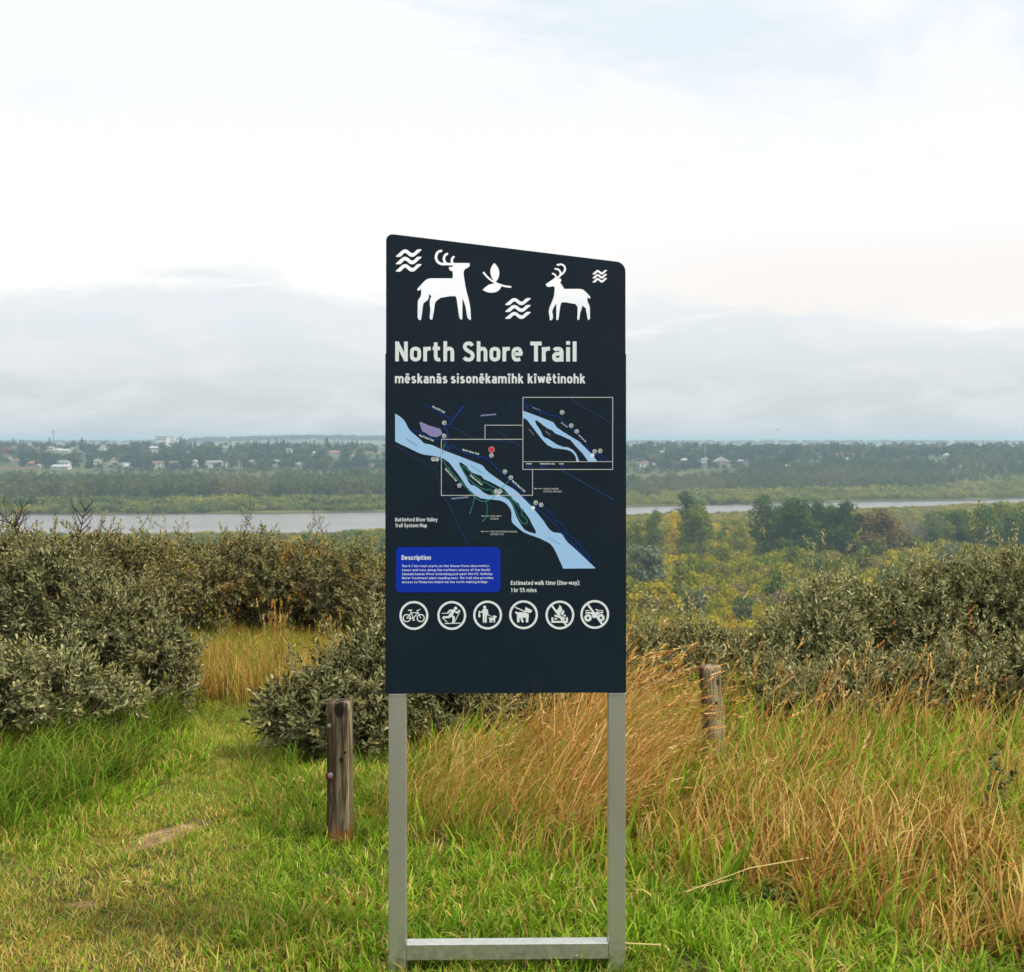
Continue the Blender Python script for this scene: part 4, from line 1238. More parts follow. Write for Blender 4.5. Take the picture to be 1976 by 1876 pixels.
def scatter(name, coll, pts, rot, scl, idx, tint, hue, mat, label=None, cat=None, parent=None):
    me = np_mesh(name, pts, np.zeros((0, 3), int), {'rot': rot, 'scl': scl, 'tint': tint, 'hue': hue})
    a = me.attributes.new('idx', 'INT', 'POINT'); a.data.foreach_set('value', np.asarray(idx, np.int32))
    me.materials.append(mat)
    o = bpy.data.objects.new(name, me); COL.objects.link(o)
    if parent: o.parent = parent
    ng = bpy.data.node_groups.new('scatter_' + name, 'GeometryNodeTree')
    ng.interface.new_socket('Geometry', in_out='INPUT', socket_type='NodeSocketGeometry')
    ng.interface.new_socket('Geometry', in_out='OUTPUT', socket_type='NodeSocketGeometry')
    N = ng.nodes; L = ng.links
    gi = N.new('NodeGroupInput'); go = N.new('NodeGroupOutput')
    ip = N.new('GeometryNodeInstanceOnPoints')
    ci = N.new('GeometryNodeCollectionInfo'); ci.inputs['Collection'].default_value = coll
    ci.inputs['Separate Children'].default_value = True; ci.inputs['Reset Children'].default_value = True
    ip.inputs['Pick Instance'].default_value = True
    L.new(gi.outputs[0], ip.inputs['Points']); L.new(ci.outputs[0], ip.inputs['Instance'])

    def na(nm, ty):
        n = N.new('GeometryNodeInputNamedAttribute'); n.data_type = ty; n.inputs['Name'].default_value = nm
        return n.outputs['Attribute']
    er = N.new('FunctionNodeEulerToRotation'); L.new(na('rot', 'FLOAT_VECTOR'), er.inputs[0])
    L.new(er.outputs[0], ip.inputs['Rotation'])
    L.new(na('scl', 'FLOAT_VECTOR' if np.asarray(scl).ndim == 2 else 'FLOAT'), ip.inputs['Scale'])
    L.new(na('idx', 'INT'), ip.inputs['Instance Index'])
    L.new(ip.outputs[0], go.inputs[0])
    md = o.modifiers.new('scatter', 'NODES'); md.node_group = ng
    tag(o, label, cat, kind='stuff')
    return o


def inpoly(px, py, poly):
    c = np.zeros(len(px), bool); n = len(poly); j = n - 1
    for i in range(n):
        xi, yi = poly[i]; xj, yj = poly[j]
        m = ((yi > py) != (yj > py)) & (px < (xj - xi) * (py - yi) / (yj - yi + 1e-12) + xi)
        c ^= m; j = i
    return c


def G(*pts): return [GP(*p) for p in pts]


def vnoise(x, y, s, seed=0.0):
    return (np.sin(x * s + seed) * np.cos(y * s * 1.3 + seed * 2.1) + np.sin((x + y) * s * 0.73 + 1.7 * seed) * np.cos((x - y) * s * 1.9 + seed)) * 0.5


def seg_dist(x, y, line):
    d = np.full(len(x), 1e9)
    for (x0, y0), (x1, y1) in zip(line[:-1], line[1:]):
        vx, vy = x1 - x0, y1 - y0
        t = np.clip(((x - x0) * vx + (y - y0) * vy) / (vx * vx + vy * vy), 0, 1)
        d = np.minimum(d, np.hypot(x - x0 - t * vx, y - y0 - t * vy))
    return d


PATH = G((-150, 1800), (60, 1775), (240, 1690), (370, 1570), (480, 1480), (480, 1415), (420, 1372), (470, 1345))
FIELD = G((700, 1590), (800, 1640), (1000, 1680), (1200, 1725), (1400, 1745), (1700, 1830), (1976, 1905), (2300, 1990)) + [(3.2, 3.9), (6.0, 5.5), (6.5, 10.5), (0.0, 10.5), (-0.6, 8.0), (-0.45, 6.6)]
LUSH = [(-4.6, 5.2)] + G((-150, 1625), (30, 1605), (120, 1580), (205, 1535), (260, 1470), (330, 1415)) + [(-1.95, 8.0), (-4.8, 8.2)]
STRIP = [(-2.9, 8.3)] + G((360, 1380), (450, 1368), (560, 1368), (640, 1350)) + [(-0.2, 8.8), (0.2, 11.2), (-3.6, 11.4)]

rs = np.random.RandomState(11)


def rand_pts(x0, x1, y0, y1, dens):
    n = int((x1 - x0) * (y1 - y0) * dens)
    return rs.uniform(x0, x1, n), rs.uniform(y0, y1, n)


def emit(name, coll, nvar, X, Y, scl, tint, hue, mat, tilt=0.12, rotz=None, sink=0.0, label=None, cat=None):
    n = len(X)
    pts = np.stack([X, Y, ground_z(X, Y) - sink], 1)
    rz = rs.uniform(0, 2 * math.pi, n) if rotz is None else rotz
    rot = np.stack([rs.normal(0, tilt, n), rs.normal(0, tilt, n), rz], 1)
    return scatter(name, coll, pts, rot, scl, rs.randint(0, nvar, n), tint, hue, mat, label, cat)


GREENS = [(0.0, (0.060, 0.155, 0.006)), (0.3, (0.130, 0.270, 0.010)), (0.65, (0.230, 0.380, 0.016)), (1.0, (0.40, 0.52, 0.050))]
STRAW = [(0.0, (0.26, 0.155, 0.030)), (0.4, (0.44, 0.31, 0.060)), (0.75, (0.58, 0.45, 0.12)), (1.0, (0.68, 0.57, 0.22))]
DRY = [(0.0, (0.20, 0.090, 0.022)), (0.3, (0.42, 0.225, 0.050)), (0.65, (0.60, 0.38, 0.10)), (1.0, (0.72, 0.54, 0.20))]
OLIVE = [(0.0, (0.090, 0.150, 0.008)), (0.35, (0.190, 0.270, 0.012)), (0.75, (0.33, 0.39, 0.022)), (1.0, (0.48, 0.48, 0.050))]
MAT_LAWN = leafy_mat('lawn_blades', GREENS, STRAW)
MAT_FIELD = leafy_mat('field_blades', OLIVE, DRY, transl=0.38)
MAT_DRY = leafy_mat('dry_blades', [(0, (0.36, 0.30, 0.03)), (1, (0.28, 0.32, 0.03))], [(0.0, (0.28, 0.110, 0.025)), (0.4, (0.56, 0.28, 0.070)), (0.8, (0.74, 0.46, 0.15)), (1.0, (0.80, 0.58, 0.26))], transl=0.25)

# --- lawn and path
c_lawn = variants('lawn_tuft', MAT_LAWN, [dict(seed=s, n=24, radius=0.05, lmin=0.035, lmax=0.13, wd=0.0064, spread=0.55, droop=0.75, segs=4) for s in range(7)])
c_mown = variants('mown_tuft', MAT_LAWN, [dict(seed=s + 40, n=34, radius=0.065, lmin=0.02, lmax=0.06, wd=0.0036, spread=0.9, droop=0.8, segs=2) for s in range(6)])
X, Y = rand_pts(-3.6, 2.6, 3.15, 8.4, 430)
keep = np.abs(X) < 0.45 * Y + 0.55
X, Y = X[keep], Y[keep]
dp = seg_dist(X, Y, PATH)
wpath = np.interp(Y, [3.8, 4.6, 5.6, 7.0, 9.0], [0.80, 0.55, 0.30, 0.28, 0.30])
nz = vnoise(X, Y, 2.7, 0.4) + 0.5 * vnoise(X, Y, 8.3, 2.0)
on = sstep(1.25, 0.75, dp / wpath + 0.25 * nz)           # 1 on the path
field = inpoly(X + 0.05 * nz, Y + 0.05 * nz, FIELD)
def dirtmask(X, Y, D, grow=1.0):
    cx, cy, rx, ry, ro = D
    u = (X - cx) * math.cos(ro) + (Y - cy) * math.sin(ro); v = -(X - cx) * math.sin(ro) + (Y - cy) * math.cos(ro)
    return (u / rx / grow) ** 2 + (v / ry / grow) ** 2 + 0.6 * vnoise(X, Y, 17, 1.0)
bare = (dirtmask(X, Y, DIRT_A) < 1.0) | (dirtmask(X, Y, DIRT_B) < 0.8)
u = rs.uniform(size=len(X))
sel = (u < (1 - on)) & ~bare & ~(field & (u > 0.35))
# length rises away from the path and towards the sign's foot
ln = 0.62 + 0.30 * sstep(-1.6, 0.0, X) + 0.22 * sstep(5.6, 4.2, Y) * sstep(-1.2, 0.3, X) + 0.18 * nz
ln = ln - .16 * sstep(-.7, -1.1, X) * sstep(5.3, 4.8, Y)
ln = ln + .22 * sstep(-.6, -1.0, X) * sstep(5.2, 5.8, Y)
ln = ln * (1 - .5 * sstep(4.12, 3.95, Y) * (np.abs(X + .0) < .62))
tint = np.clip(0.16 + 0.16 * nz + 0.22 * sstep(-0.9, -1.5, X) * sstep(5.2, 4.3, Y), 0.03, 0.75)
hue = np.clip(0.50 + 0.40 * vnoise(X, Y, 3.9, 5.0) + rs.normal(0, 0.12, len(X)), 0, 1)
emit('lawn_grass', c_lawn, 7, X[sel], Y[sel], np.clip(ln, 0.35, 1.3)[sel] * rs.uniform(0.8, 1.2, sel.sum()), tint[sel], hue[sel], MAT_LAWN,
     label='bright green lawn grass with straw blades round the foot of the sign', cat='grass')
sel = (u < on * 0.95 + 0.15) & ~bare & ~field
tint = np.clip(0.42 + 0.22 * nz + 0.25 * sstep(5.2, 4.2, Y), 0.15, 0.95)
Xm, Ym = rand_pts(-3.6, -0.3, 3.3, 8.6, 330)
dm = seg_dist(Xm, Ym, PATH) / np.interp(Ym, [3.8, 4.6, 5.6, 7.0, 9.0], [0.80, 0.55, 0.30, 0.28, 0.30])
km = (dm < 1.35) & ~((dirtmask(Xm, Ym, DIRT_A) < 1.0))
Xm, Ym = Xm[km], Ym[km]; nm = vnoise(Xm, Ym, 2.7, 0.4)
X2, Y2 = np.concatenate([X[sel], Xm]), np.concatenate([Y[sel], Ym])
t2 = np.concatenate([tint[sel], np.clip(0.30 + .25 * nm + .3 * sstep(5.0, 4.3, Ym), .08, .9)]); h2 = np.concatenate([hue[sel], np.clip(.55 + .3 * nm, 0, 1)])
emit('path_grass', c_mown, 6, X2, Y2, rs.uniform(0.7, 1.2, len(X2)), t2, h2, MAT_LAWN,
     label='short yellowish trodden grass along the footpath', cat='grass')
# loose straw on the bare patches
Xb, Yb = rand_pts(-2.6, -0.6, 3.9, 6.4, 300)
k = (dirtmask(Xb, Yb, DIRT_A, 1.7) < 1.1) | (dirtmask(Xb, Yb, DIRT_B, 1.9) < 1.1)
k &= rs.uniform(size=len(Xb)) < np.where(dirtmask(Xb, Yb, DIRT_A, 1.1) < 1.0, 0.22, 0.8)
Xb, Yb = Xb[k], Yb[k]
emit('straw_litter', c_mown, 6, Xb, Yb, rs.uniform(0.6, 1.3, len(Xb)), np.full(len(Xb), 0.97), rs.uniform(0.3, 1, len(Xb)), MAT_LAWN, tilt=0.6,
     label='pale dead straw strewn over the bare patches of the path', cat='grass')

# --- long lush grass on the left
MAT_LUSH = leafy_mat('lush_blades', [(0.0, (0.060, 0.130, 0.008)), (0.5, (0.125, 0.225, 0.014)), (1.0, (0.230, 0.330, 0.030))], [(0.0, (0.22, 0.12, 0.03)), (1.0, (0.40, 0.30, 0.08))])
c_lush = variants('lush_tuft', MAT_LUSH, [dict(seed=s + 80, n=22, radius=0.06, lmin=0.16, lmax=0.36, wd=0.0068, lean=(0.25, -0.1), spread=0.35, droop=1.0, segs=6) for s in range(6)])
X, Y = rand_pts(-4.8, -1.6, 5.0, 8.3, 210)
k = inpoly(X + rs.normal(0, .06, len(X)), Y + rs.normal(0, .06, len(X)), LUSH)
X, Y = X[k], Y[k]
nz = vnoise(X, Y, 4.0, 3.0)
emit('long_grass', c_lush, 6, X, Y, rs.uniform(0.65, 1.05, len(X)) + 0.12 * nz, np.clip(0.12 + 0.15 * nz, 0.02, 0.5), np.clip(0.5 + 0.4 * vnoise(X, Y, 6, 1) + rs.normal(0, .1, len(X)), 0, 1), MAT_LUSH,
     tilt=0.15, rotz=rs.normal(0, 0.7, len(X)), label='lush long green grass drooping at the left edge below the silvery bushes', cat='grass')

# --- grass strip behind the path
c_strip = variants('strip_tuft', MAT_FIELD, [dict(seed=s + 120, n=22, radius=0.08, lmin=0.15, lmax=0.34, wd=0.0045, lean=(0.12, 0), spread=0.22, droop=0.5, segs=3, head=0.06) for s in range(5)])
X, Y = rand_pts(-3.6, 0.3, 8.1, 11.5, 190)
k = inpoly(X + rs.normal(0, .06, len(X)), Y + rs.normal(0, .06, len(X)), STRIP)
X, Y = X[k], Y[k]
k = Y < 11.4
X, Y = X[k], Y[k]
emit('meadow_grass', c_strip, 5, X, Y, rs.uniform(0.7, 1.1, len(X)) * np.interp(Y, [8.3, 9.3, 10.3, 11.2], [1.0, .85, .55, .4]), np.clip(0.55 + 0.30 * vnoise(X, Y, 3.2, 2) + 0.15 * sstep(9.6, 8.6, Y), 0.1, 0.95), rs.uniform(0, 1, len(X)), MAT_FIELD,
     label='golden meadow grass beyond the bend of the path', cat='grass')
c_heads = variants('seed_tuft', MAT_DRY, [dict(seed=s + 150, n=9, radius=0.10, lmin=0.34, lmax=0.55, wd=0.0032, lean=(0.10, 0), spread=0.12, droop=0.18, segs=4, head=0.8, headw=0.012) for s in range(5)])
X, Y = rand_pts(-2.9, -0.6, 9.7, 10.5, 9)
emit('seed_head_grass', c_heads, 5, X, Y, rs.uniform(0.5, 0.8, len(X)), np.full(len(X), 0.8), rs.uniform(0, .5, len(X)), MAT_DRY,
     label='brown seed heads standing before the dark bush row', cat='grass')

# --- the tall field on the right
c_field = variants('field_tuft', MAT_FIELD, [dict(seed=s + 200, n=17, radius=0.08, lmin=0.12, lmax=0.46, wd=0.0082, lean=(0.20, -0.05), spread=0.36, droop=0.95, segs=6) for s in range(8)])
X, Y = rand_pts(-1.0, 5.2, 3.6, 10.3, 150)
k = (X < 0.45 * Y + 0.9)
X, Y = X[k], Y[k]
k = inpoly(X + rs.normal(0, .05, len(X)), Y + rs.normal(0, .05, len(X)), FIELD)
X, Y = X[k], Y[k]
front = np.interp(X, [p[0] for p in FIELD[:8]], [p[1] for p in FIELD[:8]])
inn = Y - front
nz = vnoise(X, Y, 3.1, 7.0)
k = rs.uniform(size=len(X)) < np.where(inn > 2.8, 0.55, 1.0)
hgt = 0.58 + 0.22 * sstep(0.0, 0.5, inn) + 0.12 * nz + 0.08 * sstep(.5, 1.2, X) - 0.22 * sstep(1.0, 2.2, inn) - 0.22 * sstep(0.25, -0.25, X)
tint = np.clip(0.66 + 0.32 * nz + 0.10 * sstep(.5, 1.2, X) + 0.26 * sstep(1.5, 0.1, inn) * sstep(0.15, 1.0, X) - 0.10 * sstep(0.8, 0, X) - 0.12 * sstep(0.9, 2.0, inn), 0.08, 0.93)
hue = np.clip(0.5 + 0.45 * vnoise(X, Y, 2.3, 4.0) + rs.normal(0, .12, len(X)), 0, 1)
emit('field_grass', c_field, 8, X[k], Y[k], np.clip(hgt, 0.3, 1.1)[k] * rs.uniform(0.85, 1.15, k.sum()), tint[k], hue[k], MAT_FIELD, tilt=0.07, rotz=rs.normal(0, 0.6, k.sum()),
     label='knee-high mixed green and tan grass of the field on the right', cat='grass')
# --- broad green blades between
c_broad = variants('broad_tuft', MAT_LAWN, [dict(seed=s + 260, n=7, radius=0.05, lmin=0.16, lmax=0.36, wd=0.011, lean=(0.2, -0.05), spread=0.22, droop=0.6, segs=5) for s in range(5)])
X, Y = rand_pts(-1.0, 4.2, 4.2, 8.0, 34)
k = inpoly(X, Y, FIELD) & (X < 0.45 * Y + .6)
X, Y = X[k], Y[k]
emit('broad_grass', c_broad, 5, X, Y, rs.uniform(0.7, 1.15, len(X)), np.full(len(X), 0.08), rs.uniform(0.2, 1, len(X)), MAT_LAWN, rotz=rs.normal(0, .7, len(X)),
     label='broad fresh green blades scattered through the right-hand field', cat='grass')
# --- wind-bent orange grass beside and behind the sign
MAT_AMBER = MAT_DRY
c_amber = variants('amber_tuft', MAT_AMBER, [dict(seed=s + 300, n=15, radius=0.07, lmin=0.40, lmax=0.95, wd=0.0040, lean=(0.62, -0.02), spread=0.26, droop=0.42, segs=6, head=0.4, headw=0.006) for s in range(8)])
X, Y = rand_pts(-0.75, 1.15, 5.0, 7.3, 95)
poly = G((740, 1620), (900, 1660), (1130, 1650), (1200, 1610), (1270, 1570), (1300, 1510)) + [(0.62, 6.9), (0.45, 7.2), (-0.1, 6.9), (-0.6, 5.9)]
k = inpoly(X + rs.normal(0, .05, len(X)), Y + rs.normal(0, .05, len(X)), poly)
X, Y = X[k], Y[k]
sc_ = 0.50 + 0.54 * sstep(-0.3, 0.25, X) * sstep(5.0, 5.9, Y) - 0.40 * sstep(0.28, 0.55, X) + rs.normal(0, .09, len(X))
k = rs.uniform(size=len(X)) < np.interp(X, [-0.7, 0.0, 0.4], [0.55, 0.8, 1.0])
emit('bent_grass', c_amber, 8, X[k], Y[k], np.clip(sc_, .3, 1.05)[k], np.clip(.80 + .16 * vnoise(X[k], Y[k], 5, 3) - .25 * sstep(.1, -.4, X[k]), .3, 1), rs.uniform(0, 1, k.sum()), MAT_AMBER, tilt=0.12, rotz=rs.normal(0, 0.42, k.sum()),
     label='tall orange dry grass bent to the right by the wind behind the sign', cat='grass')
# sparse tall stems over the field
X, Y = rand_pts(0.5, 4.4, 5.2, 8.4, 7)
k = X < 0.44 * Y + .5
X, Y = X[k], Y[k]
c_stem = variants('stem_tuft', MAT_DRY, [dict(seed=s + 340, n=4, radius=0.12, lmin=0.45, lmax=0.74, wd=0.0032, lean=(0.35, 0), spread=0.22, droop=0.30, segs=6, head=0.75, headw=0.010) for s in range(6)])
emit('stalk_grass', c_stem, 6, X, Y, rs.uniform(0.75, 1.05, len(X)), np.full(len(X), 0.97), rs.uniform(0.3, 1, len(X)), MAT_DRY, rotz=rs.normal(0, .5, len(X)),
     label='single tall straw stalks with seed heads above the right-hand field', cat='grass')
c_tall = variants('tall_tuft', MAT_DRY, [dict(seed=s + 380, n=10, radius=0.09, lmin=0.30, lmax=0.62, wd=0.0042, lean=(0.30, 0), spread=0.26, droop=0.45, segs=6, head=0.22, headw=0.007) for s in range(6)])
X, Y = rand_pts(0.55, 4.6, 6.6, 8.9, 26)
k = (X < 0.44 * Y + .5) & (vnoise(X, Y, 2.2, 6.0) > -.35) & (X > .78 + .0 * Y)
X, Y = X[k], Y[k]
emit('tall_meadow_grass', c_tall, 6, X, Y, rs.uniform(0.6, 1.0, len(X)), np.clip(.6 + .3 * vnoise(X, Y, 3, 1), .2, 1), rs.uniform(0, 1, len(X)), MAT_DRY, rotz=rs.normal(0, .6, len(X)),
     label='tall straw-gold grass running up between the silvery bushes on the right', cat='grass')
# medium green blades at the foot of the centre bush and the left post
X, Y = rand_pts(-1.5, 0.2, 5.2, 6.9, 110)
poly = G((520, 1600), (600, 1650), (700, 1640), (760, 1600)) + [(-0.15, 6.4), (-0.7, 6.6), (-1.25, 6.9), (-1.3, 6.3)]
k = inpoly(X + rs.normal(0, .05, len(X)), Y + rs.normal(0, .05, len(X)), poly)
X, Y = X[k], Y[k]
emit('verge_grass', c_lush, 6, X, Y, rs.uniform(0.35, 0.7, len(X)), rs.uniform(0.05, 0.35, len(X)), rs.uniform(0.1, 0.9, len(X)), MAT_LUSH,
     label='green verge grass between the left post and the centre bush', cat='grass')


# ================================================================== SILVERY BUSHES
def leaf_template(seed, nleaf, length, leaf_len, leaf_w):
    """a twig with leaves, along +Z; arrays"""
    r = np.random.RandomState(seed)
    V = []; Q = []; T = []; R = []; M = []
    bend = r.normal(0, 0.15, 2)
    def sp_(t): return np.array([bend[0] * t * t * length, bend[1] * t * t * length, t * length])
    segs = 3
    for s in range(segs + 1):
        c = sp_(s / segs); rad = 0.0016 * (1 - 0.6 * s / segs)
        for k in range(3):
            a = 2.094 * k; V.append(c + np.array([math.cos(a) * rad, math.sin(a) * rad, 0])); R.append(0.5); M.append(0.0)
    for s in range(segs):
        for k in range(3):
            k2 = (k + 1) % 3; Q.append((s * 3 + k, s * 3 + k2, s * 3 + 3 + k2, s * 3 + 3 + k))
    for i in range(nleaf):
        t = 0.12 + 0.88 * (i + r.uniform(0, .6)) / nleaf
        t = min(t, 1.0)
        c = sp_(t); a = i * 2.4 + r.normal(0, .4)
        out = np.array([math.cos(a), math.sin(a), 0])
        up = r.uniform(0.25, 1.3) + (1.2 if t > .85 else 0)
        d = out + np.array([0, 0, up]); d /= np.linalg.norm(d)
        side = np.cross(d, np.array([0, 0, 1.0])); side /= (np.linalg.norm(side) + 1e-6)
        nrm = np.cross(side, d)
        th = r.normal(0, 0.5); side2 = side * math.cos(th) + nrm * math.sin(th); n2 = np.cross(side2, d)
        L = leaf_len * r.uniform(0.6, 1.2); W = leaf_w * r.uniform(0.75, 1.2); cu = r.uniform(-0.25, 0.15) * L
        b = len(V)
        V += [c, c + d * L * .3 + side2 * W * .45 + n2 * W * .12, c + d * L * .3 - side2 * W * .45 + n2 * W * .12,
              c + d * L * .7 + side2 * W * .42 - n2 * cu * .5, c + d * L * .7 - side2 * W * .42 - n2 * cu * .5, c + d * L - n2 * cu]
        rv = r.uniform(); R += [rv] * 6; M += [1.0] * 6
        T.append((b, b + 2, b + 1)); Q.append((b + 1, b + 2, b + 4, b + 3)); T.append((b + 3, b + 4, b + 5))
    return np.array(V), np.array(Q), np.array(T), np.array(R), np.array(M)


def place(temps, pos, dirs, scl, rng):
    """instantiate templates as real mesh arrays: +Z of the template along dirs"""
    VV, QQ, TT, RR, MM, off = [], [], [], [], [], 0
    ids = rng.randint(0, len(temps), len(pos))
    for ti, (V, Q, T, R, M) in enumerate(temps):
        s = np.where(ids == ti)[0]
        if not len(s): continue
        z = dirs[s] / (np.linalg.norm(dirs[s], axis=1, keepdims=True) + 1e-9)
        ref = rng.normal(0, 1, (len(s), 3))
        x = np.cross(ref, z); x /= (np.linalg.norm(x, axis=1, keepdims=True) + 1e-9)
        y = np.cross(z, x)
        P_ = (V[None, :, 0:1] * x[:, None] + V[None, :, 1:2] * y[:, None] + V[None, :, 2:3] * z[:, None]) * scl[s][:, None, None] + pos[s][:, None]
        n = len(V)
        o_ = off + np.arange(len(s))[:, None, None] * n
        VV.append(P_.reshape(-1, 3)); QQ.append((Q[None] + o_).reshape(-1, 4)); TT.append((T[None] + o_).reshape(-1, 3))
        RR.append(np.mod(R[None] + np.repeat(rng.uniform(0, 1, (len(s), 1)) * 0.35, n, 1), 1.0).ravel()); MM.append(np.tile(M, len(s)))
        off += n * len(s)
    return np.concatenate(VV), np.concatenate(QQ), np.concatenate(TT), np.concatenate(RR), np.concatenate(MM)


def bush_mat(name, stops, stem, transl=0.12):
    m, nt, out = new_mat(name)
    r = nt.attr('rnd'); md = nt.attr('leaf')
    g = nt.add('ShaderNodeNewGeometry')
    c = nt.ramp(r, stops)
    # leaf undersides are felted and paler
    c = nt.mix(nt.math('MULTIPLY', g.outputs['Backfacing'], 0.40), c, (0.32, 0.32, 0.17))
    nn = nt.noise(g.outputs['Position'], 5.0, 3, 0.5)
    c = nt.mix(nt.math('MULTIPLY', nt.ss(nn, 0.52, 0.70), 0.45), c, stops[-1][1])
    c = nt.mix(md, stem, c)
    b = nt.add('ShaderNodeBsdfPrincipled'); nt.put(b.inputs['Base Color'], c)
    b.inputs['Roughness'].default_value = 0.5; b.inputs['Specular IOR Level'].default_value = 0.08
    t = nt.add('ShaderNodeBsdfTranslucent'); nt.put(t.inputs[0], c)
    mx = nt.add('ShaderNodeMixShader'); mx.inputs[0].default_value = transl
    nt.l.new(b.outputs[0], mx.inputs[1]); nt.l.new(t.outputs[0], mx.inputs[2]); nt.l.new(mx.outputs[0], out.inputs[0])
    return m


MAT_SILVER = bush_mat('silver_leaves', [(0.0, (0.014, 0.020, 0.003)), (0.45, (0.052, 0.062, 0.012)), (0.74, (0.120, 0.128, 0.030)), (0.88, (0.36, 0.35, 0.15)), (0.93, (0.58, 0.55, 0.30)), (0.96, (0.34, 0.21, 0.03)), (1.0, (0.30, 0.27, 0.10))], (0.13, 0.10, 0.065))
MAT_SILVERB = bush_mat('bright_silver_leaves', [(0.0, (0.022, 0.030, 0.005)), (0.38, (0.085, 0.100, 0.020)), (0.68, (0.185, 0.195, 0.050)), (0.84, (0.44, 0.43, 0.20)), (0.93, (0.62, 0.60, 0.36)), (0.96, (0.40, 0.25, 0.04)), (1.0, (0.34, 0.30, 0.12))], (0.20, 0.165, 0.12))
MAT_OLIVEB = bush_mat('olive_leaves', [(0.0, (0.018, 0.022, 0.004)), (0.4, (0.070, 0.072, 0.010)), (0.75, (0.170, 0.155, 0.022)), (0.92, (0.34, 0.29, 0.08)), (1.0, (0.36, 0.16, 0.02))], (0.16, 0.14, 0.11))
MAT_RUST = bush_mat('rusty_leaves', [(0.0, (0.07, 0.035, 0.010)), (0.5, (0.15, 0.10, 0.020)), (1.0, (0.25, 0.11, 0.025))], (0.08, 0.06, 0.045))
MAT_BARK = principled('grey_bark', lambda nt: nt.mix(nt.ss(nt.noise(nt.add('ShaderNodeTexCoord').outputs['Object'], 30.0, 5, 0.6), 0.35, 0.65), (0.10, 0.085, 0.065), (0.24, 0.215, 0.18)), rough=0.9, spec=0.15)
MAT_DARKBARK = principled('dark_bark', lambda nt: nt.mix(nt.ss(nt.noise(nt.add('ShaderNodeTexCoord').outputs['Object'], 30.0, 5, 0.6), 0.35, 0.65), (0.018, 0.013, 0.010), (0.055, 0.042, 0.034)), rough=0.9, spec=0.15)
TW_NEAR = [leaf_template(s, 15, 0.125, 0.036, 0.0108) for s in range(7)]
TW_FAR = [leaf_template(s + 20, 11, 0.13, 0.036, 0.0130) for s in range(6)]
TW_SMALL = [leaf_template(s + 60, 9, 0.09, 0.026, 0.010) for s in range(5)]


def B(px, py, Y, rx, ry, rz):
    c = P(px, py, Y); return (c.x, c.y, c.z, rx, ry, rz)


